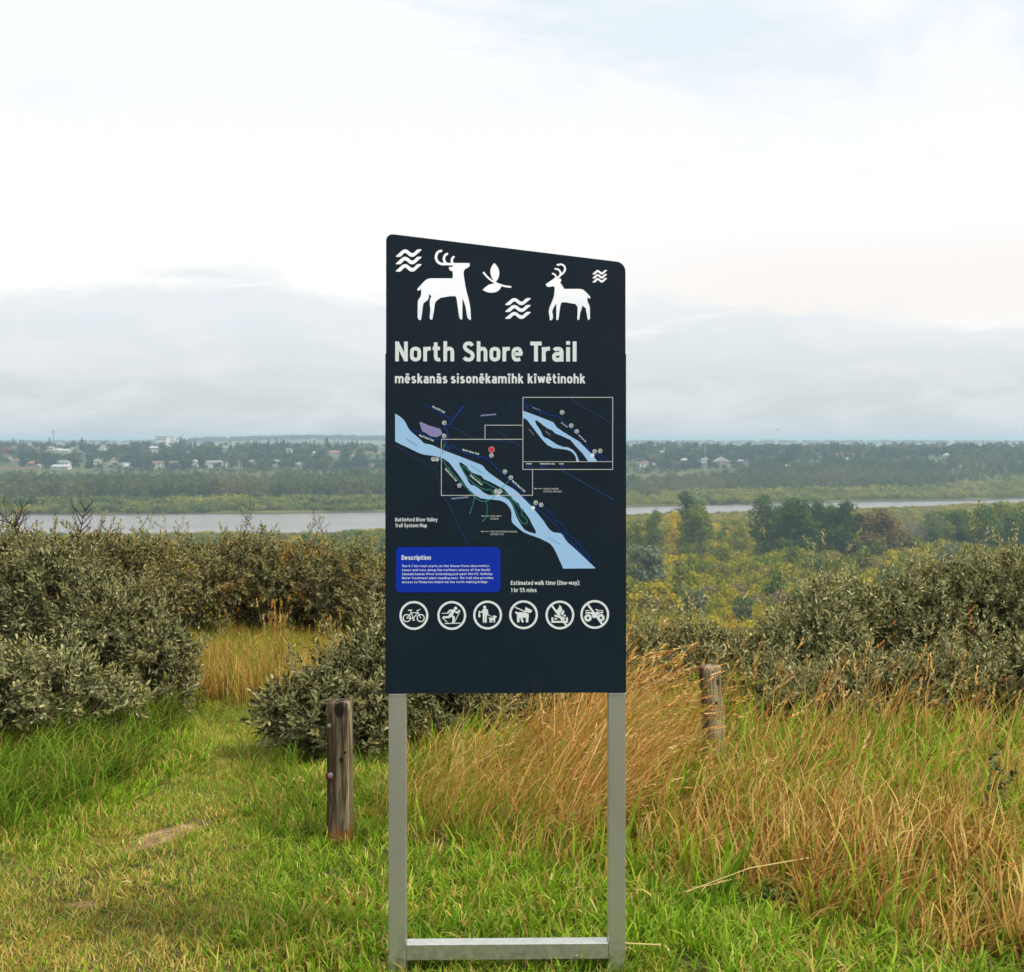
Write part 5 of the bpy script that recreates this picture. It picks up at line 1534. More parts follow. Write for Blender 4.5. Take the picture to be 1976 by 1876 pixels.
def bush(label, blobs, n, mat=MAT_SILVER, temps=TW_NEAR, sprigs=(), seed=1, bare=10, stems=10, hollow=0.0, thr=-.50, name='silverberry_bush', droop=0.0, bareh=1.0):
    rng = np.random.RandomState(seed)
    n = int(n * 1.2)
    blobs = [(b[0], b[1], b[2] - .10 * b[5], b[3] * .92, b[4] * .92, b[5] * .86) for b in blobs]
    cx = np.mean([b[0] for b in blobs]); cy = np.mean([b[1] for b in blobs]); base = gz(cx, cy)
    root = empty(name, (cx, cy, base))
    tag(root, label, 'bush', 'silvery and olive bushes round the meadow')
    O = np.array([cx, cy, base])
    lobes = []
    for b in blobs:
        lobes.append((b[0], b[1], b[2], b[3] * .72, b[4] * .72, b[5] * .72))
        for _ in range(7):
            dd = rng.normal(0, 1, 3); dd /= np.linalg.norm(dd); dd[2] = abs(dd[2]) * .9 - .25; dd[1] -= .15
            k_ = rng.uniform(.34, .50)
            lobes.append((b[0] + dd[0] * b[3] * .66, b[1] + dd[1] * b[4] * .66, b[2] + dd[2] * b[5] * .66, b[3] * k_, b[4] * k_, b[5] * k_))
    orig = blobs; blobs = lobes
    area = np.array([b[3] * b[5] + b[3] * b[4] + b[4] * b[5] for b in blobs]); pr_ = area / area.sum()
    which = rng.choice(len(blobs), n * 3, p=pr_)
    Bs = np.array(blobs)
    d = rng.normal(0, 1, (n * 3, 3)); d /= np.linalg.norm(d, axis=1, keepdims=True)
    rad = np.clip(1.0 - np.abs(rng.normal(0, 0.22, n * 3)) + 0.06, 0.3, 1.1)
    # lumpy outline
    lump = 1 + 0.13 * np.sin(d[:, 0] * 7 + which * 1.3) * np.cos(d[:, 2] * 6 + which) + 0.10 * np.sin(d[:, 1] * 9 + d[:, 2] * 8)
    p = Bs[which, :3] + d * rad[:, None] * lump[:, None] * Bs[which, 3:6]
    inside = np.zeros(len(p), bool)
    for i, b in enumerate(blobs):
        q = np.sqrt((((p - np.array(b[:3])) / np.array(b[3:6])) ** 2).sum(1))
        inside |= (q < 0.62) & (which != i)
    gzp = ground_z(p[:, 0], p[:, 1])
    # thin clumps: some holes
    hole = vnoise(p[:, 0] * 1.0 + p[:, 2] * .7, p[:, 2] * 1.3 + p[:, 1], 9.0, seed * 0.7)
    ok = ~inside & (p[:, 2] > gzp + 0.04) & (hole > thr)
    if hollow: ok &= ~((p[:, 2] < gzp + hollow * (1 + .45 * np.sin(p[:, 0] * 9 + seed))) & (rng.uniform(size=len(p)) < .93))
    p, d = p[ok][:n], d[ok][:n]
    dirs = d * 0.75 + np.array([0, 0, 0.55 - droop]) + rng.normal(0, 0.38, p.shape)
    scl = rng.uniform(0.75, 1.25, len(p))
    arr = [place(temps, p - O, dirs, scl, rng)]
    sb = MB()
    # leafy sprigs standing out of the crown: (px, py, Y, height) with base point
    spr = []
    for (bx_, by_, bY, tx_, ty_) in sprigs:
        a = P(bx_, by_, bY) - Vector(O); t = P(tx_, ty_, bY - 0.05) - Vector(O)
        spr.append((a, t))
    for k in range(max(6, n // 34)):
        i = rng.randint(0, len(p)); 
        if d[i, 2] < 0.15: continue
        a = Vector(p[i] - O); t = a + Vector((rng.normal(0, .06), rng.normal(0, .05), rng.uniform(0.07, 0.26)))
        spr.append((a, t))
    sp_p, sp_d, sp_s = [], [], []
    for a, t in spr:
        m = (a + t) / 2 + Vector((rng.normal(0, .02), 0, 0)); L = (t - a).length
        pts = [a, a.lerp(m, .5) * 1.0, m, m.lerp(t, .5), t]
        sb.tube(pts, [0.0035, 0.003, 0.0025, 0.002, 0.0012], 4)
        nn_ = max(3, int(L / 0.045))
        for q in range(nn_):
            u_ = (q + .5) / nn_
            c = a.lerp(t, u_); 
            sp_p.append(tuple(c)); sp_d.append(tuple(Vector((rng.normal(0, .9), rng.normal(0, .9), .5)) + (t - a).normalized() * .8)); sp_s.append(rng.uniform(.65, 1.0) * (1.0 if u_ > .3 else .8))
        sp_p.append(tuple(t)); sp_d.append(tuple((t - a).normalized())); sp_s.append(.8)
    a_ = list(place(temps, np.array(sp_p), np.array(sp_d), np.array(sp_s), rng)); a_[3] = .45 + .5 * a_[3]; arr.append(a_)
    V = np.concatenate([a[0] for a in arr]); n0 = len(arr[0][0])
    Q = np.concatenate([arr[0][1], arr[1][1] + n0]); T = np.concatenate([arr[0][2], arr[1][2] + n0])
    me = np_mesh('foliage', V, [Q, T], {'rnd': np.concatenate([a[3] for a in arr]), 'leaf': np.concatenate([a[4] for a in arr])})
    fo = link('foliage', me, mat, root); fo['kind'] = 'stuff'
    # stems from the foot into the crown
    blobs = orig
    for k in range(stems):
        b = blobs[rng.randint(0, len(blobs))]
        e = Vector((b[0] + rng.normal(0, .45) * b[3], b[1] + rng.normal(0, .45) * b[4], b[2] + rng.uniform(-.1, .75) * b[5])) - Vector(O)
        f = Vector((b[0] * .6 + cx * .4 + rng.normal(0, .06), b[1] * .6 + cy * .4 + rng.normal(0, .06), gz(b[0], b[1]) - .03)) - Vector(O)
        m = f.lerp(e, .5) + Vector((rng.normal(0, .05), rng.normal(0, .05), .04))
        pts = [f, f.lerp(m, .5) + Vector((rng.normal(0, .015),) * 3), m, m.lerp(e, .5) + Vector((rng.normal(0, .015),) * 3), e]
        sb.tube(pts, [0.009, 0.0075, 0.006, 0.004, 0.002], 5)
    so = sb.build('stem', MAT_BARK, root, smooth=True); so['kind'] = 'stuff'
    # bare grey twigs poking through the leaves
    tb = MB()
    for k in range(bare):
        i = rng.randint(0, len(p))
        a = Vector(p[i] - O) * 1.0 - Vector(d[i]) * .12
        dr = Vector(d[i]) * .6 + Vector((rng.normal(0, .6), rng.normal(0, .4), rng.uniform(0.1, 1.0) * bareh)); dr.normalize()
        L = rng.uniform(.15, .36)
        pts = [a]
        for s in range(5):
            dr = (dr + Vector(rng.normal(0, .22, 3))).normalized(); pts.append(pts[-1] + dr * L / 5)
        tb.tube(pts, [0.0030, 0.0027, 0.0024, 0.002, 0.0016, 0.0009], 4)
        for s in (1, 2, 3, 4):
            d2 = (dr + Vector(rng.normal(0, .8, 3))).normalized()
            q = [pts[s], pts[s] + d2 * L * .16, pts[s] + (d2 + Vector(rng.normal(0, .3, 3))) * L * .3]
            tb.tube(q, [0.0018, 0.0013, 0.0007], 3)
    if bare:
        bo = tb.build('bare_twig', MAT_BARK, root); bo['kind'] = 'stuff'
    return root


bush('low silvery bush at the left edge above the lush grass', [B(60, 1325, 6.9, .38, .30, .27), B(185, 1360, 7.0, .20, .22, .16), B(-70, 1330, 6.9, .36, .3, .3)], 1200, mat=MAT_SILVERB, seed=1, bare=14, thr=-.3)
bush('tall silvery bush left of the path, its thin trunk bare at the foot', [B(225, 1235, 7.9, .40, .36, .38), B(110, 1170, 8.0, .44, .36, .42), B(305, 1285, 7.7, .22, .22, .22), B(335, 1340, 7.6, .11, .14, .13)], 2300, seed=2, bare=26, thr=-.3,
     sprigs=((370, 1300, 7.6, 380, 1250),))
bush('dark silvery bush at the far left under the bare branches', [B(20, 1125, 8.8, .50, .4, .46), B(-130, 1150, 8.8, .5, .4, .46), B(180, 1110, 9.3, .40, .36, .42), B(290, 1130, 9.5, .34, .34, .40)], 2300, seed=3, bare=34, thr=-.3, mat=MAT_OLIVEB,
     sprigs=((190, 1075, 9.2, 196, 1010), (215, 1075, 9.2, 222, 1030), (20, 1060, 8.7, 30, 1035)))
for (lab, bl, sd) in (
        ('olive bush at the left end of the dark row behind the meadow', [B(375, 1125, 11.0, .44, .45, .36), B(300, 1110, 11.6, .36, .4, .36)], 4),
        ('olive bush with rusty shoots, second in the dark row behind the meadow', [B(465, 1118, 11.3, .40, .45, .40), B(520, 1125, 11.2, .30, .4, .38)], 5),
        ('twiggy olive bush in the middle of the dark row behind the meadow', [B(585, 1122, 11.4, .40, .45, .38)], 6),
        ('rounded olive bush in the dark row just left of the sign', [B(670, 1128, 11.0, .36, .42, .38), B(735, 1165, 10.7, .30, .35, .34)], 7),
        ('olive bush of the dark row hidden mostly behind the sign panel', [B(850, 1130, 11.2, .50, .42, .40), B(1000, 1140, 11.3, .5, .42, .38), B(1130, 1150, 11.3, .4, .42, .36)], 8)):
    sp_ = {4: ((285, 1060, 11.0, 292, 1008), (320, 1060, 11, 318, 1015), (350, 1070, 11, 352, 1018)), 5: ((480, 1060, 11.2, 478, 1012), (505, 1060, 11.2, 520, 1030), (430, 1060, 11.2, 428, 1030)), 6: ((600, 1060, 11.3, 604, 1012),), 7: (), 8: ()}[sd]
    bush(lab, bl, 1150 if sd != 8 else 900, seed=sd, bare=46 if sd != 8 else 10, mat=MAT_OLIVEB, temps=TW_FAR, sprigs=sp_, name='olive_bush', droop=.1, hollow=.17, stems=34)
bush('unseen low brush added to block light behind the bush row left of the sign', [B(400, 1150, 12.2, .60, .35, .34), B(560, 1150, 12.4, .60, .35, .34), B(720, 1155, 12.2, .55, .35, .34), B(880, 1160, 12.2, .5, .35, .32)], 1500, seed=18, bare=0, mat=MAT_OLIVEB, temps=TW_FAR, name='olive_bush')  # added, hidden behind the row: stops light so the bush bottoms stay dark
bush('silvery bush in the centre behind the left post', [B(640, 1395, 6.8, .27, .25, .25), B(570, 1385, 6.75, .16, .16, .14), B(700, 1335, 6.9, .24, .25, .30), B(745, 1270, 7.1, .19, .22, .26), B(660, 1490, 6.7, .14, .15, .12)], 1750, seed=9, bare=10,
     sprigs=((590, 1340, 6.8, 560, 1262), (620, 1330, 6.8, 640, 1255), (730, 1250, 7.0, 735, 1180), (745, 1240, 7.0, 752, 1165), (560, 1370, 6.7, 515, 1350)))
bush('dark silvery bush behind the sign legs', [B(850, 1375, 7.3, .34, .3, .32), B(970, 1380, 7.4, .34, .3, .32), B(1085, 1385, 7.5, .30, .3, .28), B(800, 1430, 7.1, .2, .22, .2)], 1900, seed=10, bare=8)
bush('low silvery bush right of the sign behind the bent orange grass', [B(1240, 1285, 8.3, .26, .35, .24), B(1345, 1290, 8.2, .28, .35, .25), B(1440, 1300, 8.3, .26, .36, .22)], 1150, mat=MAT_SILVERB, seed=11, bare=26, thr=-.2,
     sprigs=((1330, 1190, 8.1, 1262, 1155), (1300, 1190, 8.1, 1340, 1168)))
bush('silvery bush with a tall leafy sprig, middle of the right side', [B(1570, 1240, 8.3, .31, .34, .28), B(1630, 1190, 8.7, .25, .28, .26), B(1505, 1310, 8.1, .22, .3, .20)], 1800, mat=MAT_SILVERB, thr=-.3, seed=12, bare=26,
     sprigs=((1600, 1130, 8.5, 1590, 1055), (1610, 1110, 8.5, 1645, 1048), (1560, 1160, 8.4, 1530, 1120), (1650, 1130, 8.6, 1660, 1085), (1585, 1100, 8.5, 1565, 1060)))
bush('twiggy silvery bush between the sprig bush and the right-hand bush', [B(1740, 1205, 8.7, .34, .36, .34), B(1800, 1165, 9.0, .28, .3, .28)], 1700, mat=MAT_SILVERB, thr=-.3, seed=13, bare=44, sprigs=((1740, 1120, 8.7, 1735, 1085), (1790, 1110, 8.8, 1800, 1080)))
bush('large silvery bush with a tall sprig at the right edge', [B(1880, 1180, 8.9, .38, .38, .40), B(1980, 1165, 8.8, .38, .38, .42), B(2090, 1160, 8.8, .45, .4, .42)], 2800, mat=MAT_SILVERB, seed=14, bare=40,
     sprigs=((1885, 1090, 8.8, 1885, 995), (1880, 1080, 8.8, 1898, 1040), (1950, 1080, 8.8, 1958, 1040), (1945, 1090, 8.8, 1925, 1045)))
bush('low silvery bush in front, right of the grey post', [B(1640, 1325, 7.8, .36, .32, .20), B(1520, 1345, 7.7, .24, .28, .15)], 700, mat=MAT_SILVERB, thr=-.1, seed=15, bare=10)
bush('low silvery bush in the grass at the right edge', [B(1800, 1320, 7.8, .38, .32, .22), B(1930, 1320, 7.7, .36, .32, .22), B(2060, 1310, 7.7, .36, .32, .24)], 1300, mat=MAT_SILVERB, thr=-.2, seed=16, bare=14)

# thin trunk under the left bush
t = MB().tube([P(303, 1415, 7.55), P(300, 1390, 7.55), P(305, 1360, 7.6), P(298, 1320, 7.7), P(290, 1280, 7.8)], [0.020, 0.017, 0.015, 0.012, 0.008], 7)
t.tube([P(302, 1375, 7.55), P(318, 1345, 7.5), P(330, 1315, 7.5)], [0.010, 0.007, 0.004], 5)
t = t.build('shrub_trunk', MAT_DARKBARK, smooth=True)
tag(t, 'thin dark forked trunk at the foot of the left silvery bush', 'trunk')


def dead_shrub(label, base, dirn, L, depth, seed, rad, spread, lean=0.0, leader=False, short=.55):
    rng = random.Random(seed); m = MB()
    def grow(p, d, L, r, dep):
        pts = [p]; n = 9 if (leader and dep == depth) else 5
        for i in range(n):
            d = (d + Vector((rng.gauss(0, .10), rng.gauss(0, .10), rng.gauss(0.02, .06)))).normalized()
            pts.append(pts[-1] + d * L / n)
        m.tube(pts, [r * (1 - .85 * i / (n + 1)) for i in range(n + 1)], 5)
        if dep <= 0: return
        kids = [4, 5, 6, 7, 8, 9] if (leader and dep == depth) else [2, 3, 4, 5] if dep < depth else [4, 5, 5]
        for i in kids:
            for s in ((-1, 1) if (dep == depth) else (rng.choice((-1, 1)),)):
                nd = (d + Vector((s * spread * rng.uniform(.5, 1.1), rng.gauss(0, .5), rng.uniform(-.1, .35)))).normalized()
                grow(pts[i], nd, L * rng.uniform(.75, 1.25) * short * (1.0 if i < n or not leader else .8), r * .5, dep - 1)
    grow(Vector(base), Vector(dirn).normalized(), L, rad, depth)
    o = m.build('dead_shrub', MAT_DARKBARK)
    tag(o, label, 'dead shrub')


dead_shrub('bare black crooked shrub at the far left edge against the river', P(46, 1090, 8.3), (-0.05, 0, 1), 0.25, 3, 12, 0.0095, 1.25)
dead_shrub('bare upright black stem with short side twigs, second from the left', P(134, 1115, 8.3), (0.0, 0, 1), 0.44, 2, 8, 0.0085, 1.1, leader=True, short=.26)
dead_shrub('thin grey leafless shoot above the dark bush row against the river', P(470, 1075, 10.9), (0.02, 0, 1), 0.30, 1, 21, 0.0038, 0.5)
dead_shrub('thin leafless shoot over the bush row nearer the sign', P(600, 1075, 10.9), (0.1, 0, 1), 0.24, 2, 23, 0.0034, 0.6)

# pebbles on the bare patch
M_STONE = principled('pebble', lambda nt: nt.mix(nt.noise(nt.add('ShaderNodeNewGeometry').outputs['Position'], 40.0, 3, .6), (0.16, 0.13, 0.09), (0.36, 0.31, 0.23)), rough=.85)
m = MB(); rr_ = random.Random(4)
for k in range(60):
    D = DIRT_A if k % 3 else DIRT_B
    u_, v_ = rr_.gauss(0, .5) * D[2], rr_.gauss(0, .55) * D[3]
    x_ = D[0] + u_ * math.cos(D[4]) - v_ * math.sin(D[4]); y_ = D[1] + u_ * math.sin(D[4]) + v_ * math.cos(D[4])
    s_ = rr_.uniform(.002, .008) * (2.0 if rr_.random() < .08 else 1); z_ = gz(x_, y_) + s_ * .2; b = len(m.v); a0 = rr_.uniform(0, 6)
    for i in range(5): m.v.append((x_ + s_ * math.cos(a0 + i * 1.257) * rr_.uniform(.7, 1.1), y_ + s_ * math.sin(a0 + i * 1.257) * rr_.uniform(.6, 1), z_))
    m.v.append((x_, y_, z_ + s_ * .55)); m.v.append((x_, y_, z_ - s_ * .4))
    for i in range(5): m.f += [[b + i, b + (i + 1) % 5, b + 5], [b + (i + 1) % 5, b + i, b + 6]]
o = m.build('pebbles', M_STONE); tag(o, 'small pale pebbles on the bare earth of the path', 'stones', kind='stuff')

# broad-leaved weeds
WEED = [leaf_template(s + 90, 9, 0.055, 0.028, 0.016) for s in range(4)]
MAT_WEED = bush_mat('weed_leaves', [(0.0, (0.015, 0.055, 0.006)), (0.5, (0.045, 0.13, 0.010)), (1.0, (0.11, 0.21, 0.015))], (0.05, 0.09, 0.02))
MAT_WEED2 = bush_mat('dark_weed_leaves', [(0.0, (0.020, 0.035, 0.006)), (0.6, (0.06, 0.085, 0.012)), (1.0, (0.16, 0.15, 0.02))], (0.06, 0.05, 0.03))


def weed(label, px, py, n, spread, height, mat, seed):
    rng = np.random.RandomState(seed); x_, y_ = GP(px, py); z_ = gz(x_, y_)
    pos = np.stack([rng.normal(0, spread, n), rng.normal(0, spread, n), rng.uniform(.01, height, n)], 1)
    d_ = np.stack([rng.normal(0, .5, n), rng.normal(0, .5, n), np.full(n, .8)], 1)
    V, Q, T, R, M = place(WEED, pos, d_, rng.uniform(.6, 1.1, n), rng)
    r_ = empty('weed', (x_, y_, z_)); tag(r_, label, 'weed')
    me = np_mesh('foliage', V, [Q, T], {'rnd': R, 'leaf': M}); o = link('foliage', me, mat, r_); o['kind'] = 'stuff'
    st = MB()
    for i in range(min(n, 9)): st.tube([(pos[i][0] * .3, pos[i][1] * .3, -.02), (pos[i][0] * .8, pos[i][1] * .8, pos[i][2] * .6), tuple(pos[i])], [.0022, .0018, .001], 4)
    st.build('stem', MAT_BARK, r_)['kind'] = 'stuff'


weed('low dark green nettle patch where the right-hand field meets the lawn', 1500, 1752, 22, .045, .05, MAT_WEED, 1)
weed('tall dark leafy weed in the field near the right edge', 1925, 1610, 13, .035, .34, MAT_WEED2, 4)
def stalk(label, a, b, za, zb):
    (xa, ya), (xb, yb) = GP(*a), GP(*b); A = Vector((xa, ya, za)); B_ = Vector((xb, yb, zb)); m = MB()
    m.tube([A, A.lerp(B_, .5) + Vector((0, 0, .02)), B_], [.0022, .0018, .001], 5)
    d_ = (B_ - A).normalized()
    for i in range(14):
        c = B_ - d_ * (.012 * i); e = c + (d_ + Vector((random.gauss(0, .35), random.gauss(0, .35), random.gauss(0, .3)))) * .022
        m.tube([c, e], [.0016, .0006], 4)
    tag(m.build('straw_stalk', principled('straw', (0.56, 0.40, 0.17), rough=.7)), label, 'grass stalk')
stalk('long pale straw stalk leaning out of the field over the lawn', (1560, 1745), (1330, 1770), .16, .09)
stalk('pale straw stalk lying on the lawn at the bottom right of the sign', (1275, 1868), (1120, 1880), .07, .06)
# one small red berry sprig
x_, y_ = GP(1955, 1760); m = MB(); b_ = empty('berry_sprig', (x_, y_, gz(x_, y_))); tag(b_, 'tiny red berries on a thin stem at the right edge of the field', 'berries')
m.tube([(0, 0, 0), (.004, 0, .08), (0, 0, .155)], [.0016, .0013, .0008], 4); m.build('stem', MAT_BARK, b_)
M_BERRY = principled('red_berry', (0.50, 0.02, 0.01), rough=.3)
for i in range(5):
    c = Vector((random.gauss(0, .006), random.gauss(0, .004), .155 + random.gauss(0, .006))); m = MB()
    m.tube([c + Vector((0, 0, -.005)), c + Vector((0, 0, -.003)), c, c + Vector((0, 0, .003)), c + Vector((0, 0, .005))], [.0012, .004, .005, .004, .0012], 8); m.build('berry', M_BERRY, b_, smooth=True)

# ================================================================== TREES OF THE VALLEY
def crown_mesh(name, seed, kind, nq, q):
    """unit-height crown of many small bent leaf clumps (quads) round uneven lobes"""
    r = np.random.RandomState(seed)
    if kind == 'shrub':
        lobes = [(r.normal(0, .28), r.normal(0, .28), r.uniform(.25, .68), r.uniform(.20, .34), r.uniform(.22, .34)) for _ in range(9)]
    elif kind == 'poplar':
        lobes = []
        for i in range(30):
            z = .10 + .82 * (i + r.uniform()) / 30; wz = .27 * math.sin(math.pi * min(1, (z * .78 + .20))) ** .6
            a = r.uniform(0, 6.28); rr = wz * r.uniform(.2, 1)
            lobes.append((rr * math.cos(a), rr * math.sin(a), z, r.uniform(.07, .13), r.uniform(.08, .15)))
    elif kind == 'round':
        lobes = [(r.normal(0, .17), r.normal(0, .17), r.uniform(.28, .82), r.uniform(.13, .24), r.uniform(.14, .22)) for _ in range(13)]
    elif kind == 'spruce':
        lobes = []
        for i in range(12):
            z = .06 + .88 * i / 12; rr = .20 * (1 - z) ** .85 + .012
            for _ in range(3):
                a = r.uniform(0, 6.28); lobes.append((rr * .45 * math.cos(a), rr * .45 * math.sin(a), z, rr * .75, .06))
    elif kind == 'bare':
        lobes = [(r.normal(0, .15), r.normal(0, .15), r.uniform(.35, .8), r.uniform(.12, .22), r.uniform(.16, .24)) for _ in range(9)]
    Lb = np.array(lobes); vol = Lb[:, 3] * Lb[:, 3] + Lb[:, 3] * Lb[:, 4]
    w_ = r.choice(len(Lb), nq, p=vol / vol.sum())
    d = r.normal(0, 1, (nq, 3)); d /= np.linalg.norm(d, axis=1, keepdims=True)
    rad = np.clip(1 - np.abs(r.normal(0, .28, nq)) + .08, .2, 1.15)
    c = Lb[w_, :3] + d * rad[:, None] * np.stack([Lb[w_, 3], Lb[w_, 3], Lb[w_, 4]], 1)
    c[:, 2] = np.maximum(c[:, 2], .02)
    nrm = d + r.normal(0, .5, (nq, 3)) + np.array([0, 0, .35]); nrm /= np.linalg.norm(nrm, axis=1, keepdims=True)
    ref = r.normal(0, 1, (nq, 3))
    if kind == 'bare': ref = np.array([0, 0, 1.0]) + r.normal(0, .3, (nq, 3))
    x = np.cross(ref, nrm); x /= np.linalg.norm(x, axis=1, keepdims=True); y = np.cross(nrm, x)
    s = q * r.uniform(.55, 1.35, nq)[:, None]
    sx, sy = (s * .08, s * 2.4) if kind == 'bare' else (s, s * r.uniform(.6, 1.2, nq)[:, None])
    V = np.stack([c - x * sx * .9, c - y * sy * .7 + x * sx * .2, c + x * sx, c + y * sy], 1).reshape(-1, 3)
    idx = np.arange(nq)[:, None] * 4 + np.arange(4)[None]
    rnd = np.repeat(r.uniform(0, 1, nq), 4)
    return np_mesh(name, V, idx, {'rnd': rnd, 'lobe': np.repeat(r.uniform(0, 1, len(Lb))[w_], 4)})


def trunk_mb(h, w_, seed, forks=5):
    r = random.Random(seed); m = MB()
    p = Vector((0, 0, -.3)); pts = [p]; top = h * .72
    for i in range(5):
        p = Vector((pts[-1].x + r.gauss(0, .012 * h), pts[-1].y + r.gauss(0, .012 * h), top * (i + 1) / 5)); pts.append(p)
    m.tube(pts, [w_ * (1 - .15 * i) for i in range(6)], 6)
    for k in range(forks):
        i = r.randint(1, 4); a = r.uniform(0, 6.28); L = h * r.uniform(.16, .26)
        e = pts[i] + Vector((math.cos(a) * L * .6, math.sin(a) * L * .6, L))
        m.tube([pts[i], pts[i].lerp(e, .5) + Vector((0, 0, -.02 * h)), e], [w_ * .5, w_ * .35, w_ * .15], 5)
    return m


def tree_mat(name, stops, hue_src, transl=0.25, n_scale=0.35):
    """hue_src: 'INSTANCER' (scattered), 'OBJECT' (value in object colour red) or a fixed number"""
    m, nt, out = new_mat(name)
    r = nt.attr('rnd'); lb = nt.attr('lobe')
    if hue_src == 'INSTANCER': h = nt.attr('hue', 'INSTANCER')
    elif hue_src == 'OBJECT':
        oi = nt.add('ShaderNodeObjectInfo'); s = nt.add('ShaderNodeSeparateColor'); nt.put(s.inputs[0], oi.outputs['Color']); h = s.outputs[0]
    else: h = hue_src
    v = nt.math('ADD', h, nt.math('ADD', nt.math('MULTIPLY', nt.math('SUBTRACT', r, .5), .20), nt.math('MULTIPLY', nt.math('SUBTRACT', lb, .5), .22)), clamp=True)
    c = nt.ramp(v, stops)
    b = nt.add('ShaderNodeBsdfPrincipled'); nt.put(b.inputs['Base Color'], c)
    b.inputs['Roughness'].default_value = .65; b.inputs['Specular IOR Level'].default_value = .05
    t = nt.add('ShaderNodeBsdfTranslucent'); nt.put(t.inputs[0], c)
    mx = nt.add('ShaderNodeMixShader'); mx.inputs[0].default_value = transl
    nt.l.new(b.outputs[0], mx.inputs[1]); nt.l.new(t.outputs[0], mx.inputs[2]); nt.l.new(mx.outputs[0], out.inputs[0])
    return m


WILLOW = [(0.0, (0.035, 0.075, 0.005)), (0.25, (0.110, 0.160, 0.005)), (0.48, (0.290, 0.270, 0.005)), (0.68, (0.500, 0.370, 0.005)), (0.84, (0.56, 0.300, 0.005)), (0.93, (0.30, 0.15, 0.02)), (1.0, (0.20, 0.17, 0.11))]
WOOD = [(0.0, (0.022, 0.044, 0.010)), (0.35, (0.055, 0.075, 0.014)), (0.65, (0.125, 0.125, 0.020)), (0.85, (0.16, 0.135, 0.045)), (1.0, (0.13, 0.10, 0.06))]
BANK = [(0.0, (0.028, 0.055, 0.010)), (0.4, (0.140, 0.180, 0.016)), (0.7, (0.290, 0.270, 0.020)), (1.0, (0.19, 0.17, 0.08))]
TOWN = [(0.0, (0.008, 0.026, 0.018)), (0.5, (0.026, 0.056, 0.030)), (0.8, (0.080, 0.100, 0.022)), (1.0, (0.17, 0.15, 0.03))]
M_WIL_I = tree_mat('willow_leaves_mass', WILLOW, 'INSTANCER'); M_WIL_O = tree_mat('willow_leaves', WILLOW, 'OBJECT')
M_WOOD_I = tree_mat('wood_leaves', WOOD, 'INSTANCER'); M_BANK_I = tree_mat('bank_leaves', BANK, 'INSTANCER')
M_TOWN_I = tree_mat('town_leaves_mass', TOWN, 'INSTANCER'); M_TOWN_O = tree_mat('town_leaves', TOWN, 'OBJECT')
M_POP = tree_mat('poplar_leaves', [(0.0, (0.022, 0.050, 0.006)), (0.4, (0.065, 0.125, 0.010)), (0.62, (0.15, 0.19, 0.012)), (0.8, (0.34, 0.27, 0.012)), (1.0, (0.66, 0.46, 0.008))], 'OBJECT')
M_AUT = tree_mat('autumn_leaves', [(0.0, (0.05, 0.075, 0.015)), (0.3, (0.13, 0.10, 0.02)), (0.6, (0.24, 0.14, 0.02)), (1.0, (0.40, 0.21, 0.015))], 'OBJECT')
M_PALE = tree_mat('pale_willow_leaves', [(0.0, (0.075, 0.10, 0.05)), (0.5, (0.16, 0.19, 0.10)), (1.0, (0.26, 0.28, 0.16))], 'OBJECT')
M_GREYTW = tree_mat('grey_twigs', [(0.0, (0.12, 0.10, 0.08)), (1.0, (0.27, 0.235, 0.20))], 'OBJECT', transl=0.0)
M_TRUNK = principled('tree_bark', (0.17, 0.15, 0.12), rough=.9, spec=.1)


def kindcoll(name, kind, mat, n, nq, q, s0):
    c = bpy.data.collections.new(name)
    for i in range(n):
        me = crown_mesh(name, s0 + i, kind, nq, q); me.materials.append(mat)
        c.objects.link(bpy.data.objects.new(name, me))
    return c


rv = np.random.RandomState(5)


def mass(name, coll, nvar, X, Y, H, wid, hue, mat, label, cat):
    n = len(X)
    pts = np.stack([X, Y, ground_z(X, Y) - 0.2], 1)
    rot = np.stack([np.zeros(n), np.zeros(n), rv.uniform(0, 6.28, n)], 1)
    scl = np.stack([H * wid, H * wid, H], 1)
    return scatter(name, coll, pts, rot, scl, rv.randint(0, nvar, n), np.zeros(n), np.clip(hue, 0, 1), mat, label, cat)


def sxof(X, Y): return CX + X / Y * F


def town_Y(px, py):
    Ys = np.linspace(1390, 2250, 400); X = (px - CX) / F * Ys
    pys = HZ + F * (EYE - ground_z(X, Ys)) / Ys
    return float(np.interp(-py, -pys, Ys))


TENS = ['twenty', 'thirty', 'forty']
ORD = ['nearest', 'second', 'third', 'fourth', 'fifth', 'sixth', 'seventh', 'eighth', 'ninth', 'tenth', 'eleventh', 'twelfth', 'thirteenth', 'fourteenth', 'fifteenth', 'sixteenth', 'seventeenth', 'eighteenth', 'nineteenth', 'twentieth']
ORD += [t_ + '-' + o_ for t_ in TENS for o_ in ['first', 'second', 'third', 'fourth', 'fifth', 'sixth', 'seventh', 'eighth', 'ninth']]
_count = {}


def short(s, n=9):
    w_ = s.split()
    if len(w_) <= n: return s
    w_ = w_[:n]
    while w_[-1] in ('at', 'the', 'of', 'in', 'on', 'with', 'a', 'an', 'by', 'right', 'left', 'and', 'to', 'next', 'just', 'second', 'big', 'two-storey', 'slope', 'white', 'pale', 'lowest', 'long', 'deep', 'upper', 'lower', 'far', 'under', 'under', 'between', 'from', 'above', 'below', 'behind', 'among', 'near', 'nearest', 'close', 'dark', 'dense', 'tall', 'wide'): w_.pop()
    return ' '.join(w_)

_pend = []


def by_landmark(o, what, px, py, marks):
    """remember a thing to be labelled by its place next to a landmark"""
    _pend.append((o, what, px, py, marks))


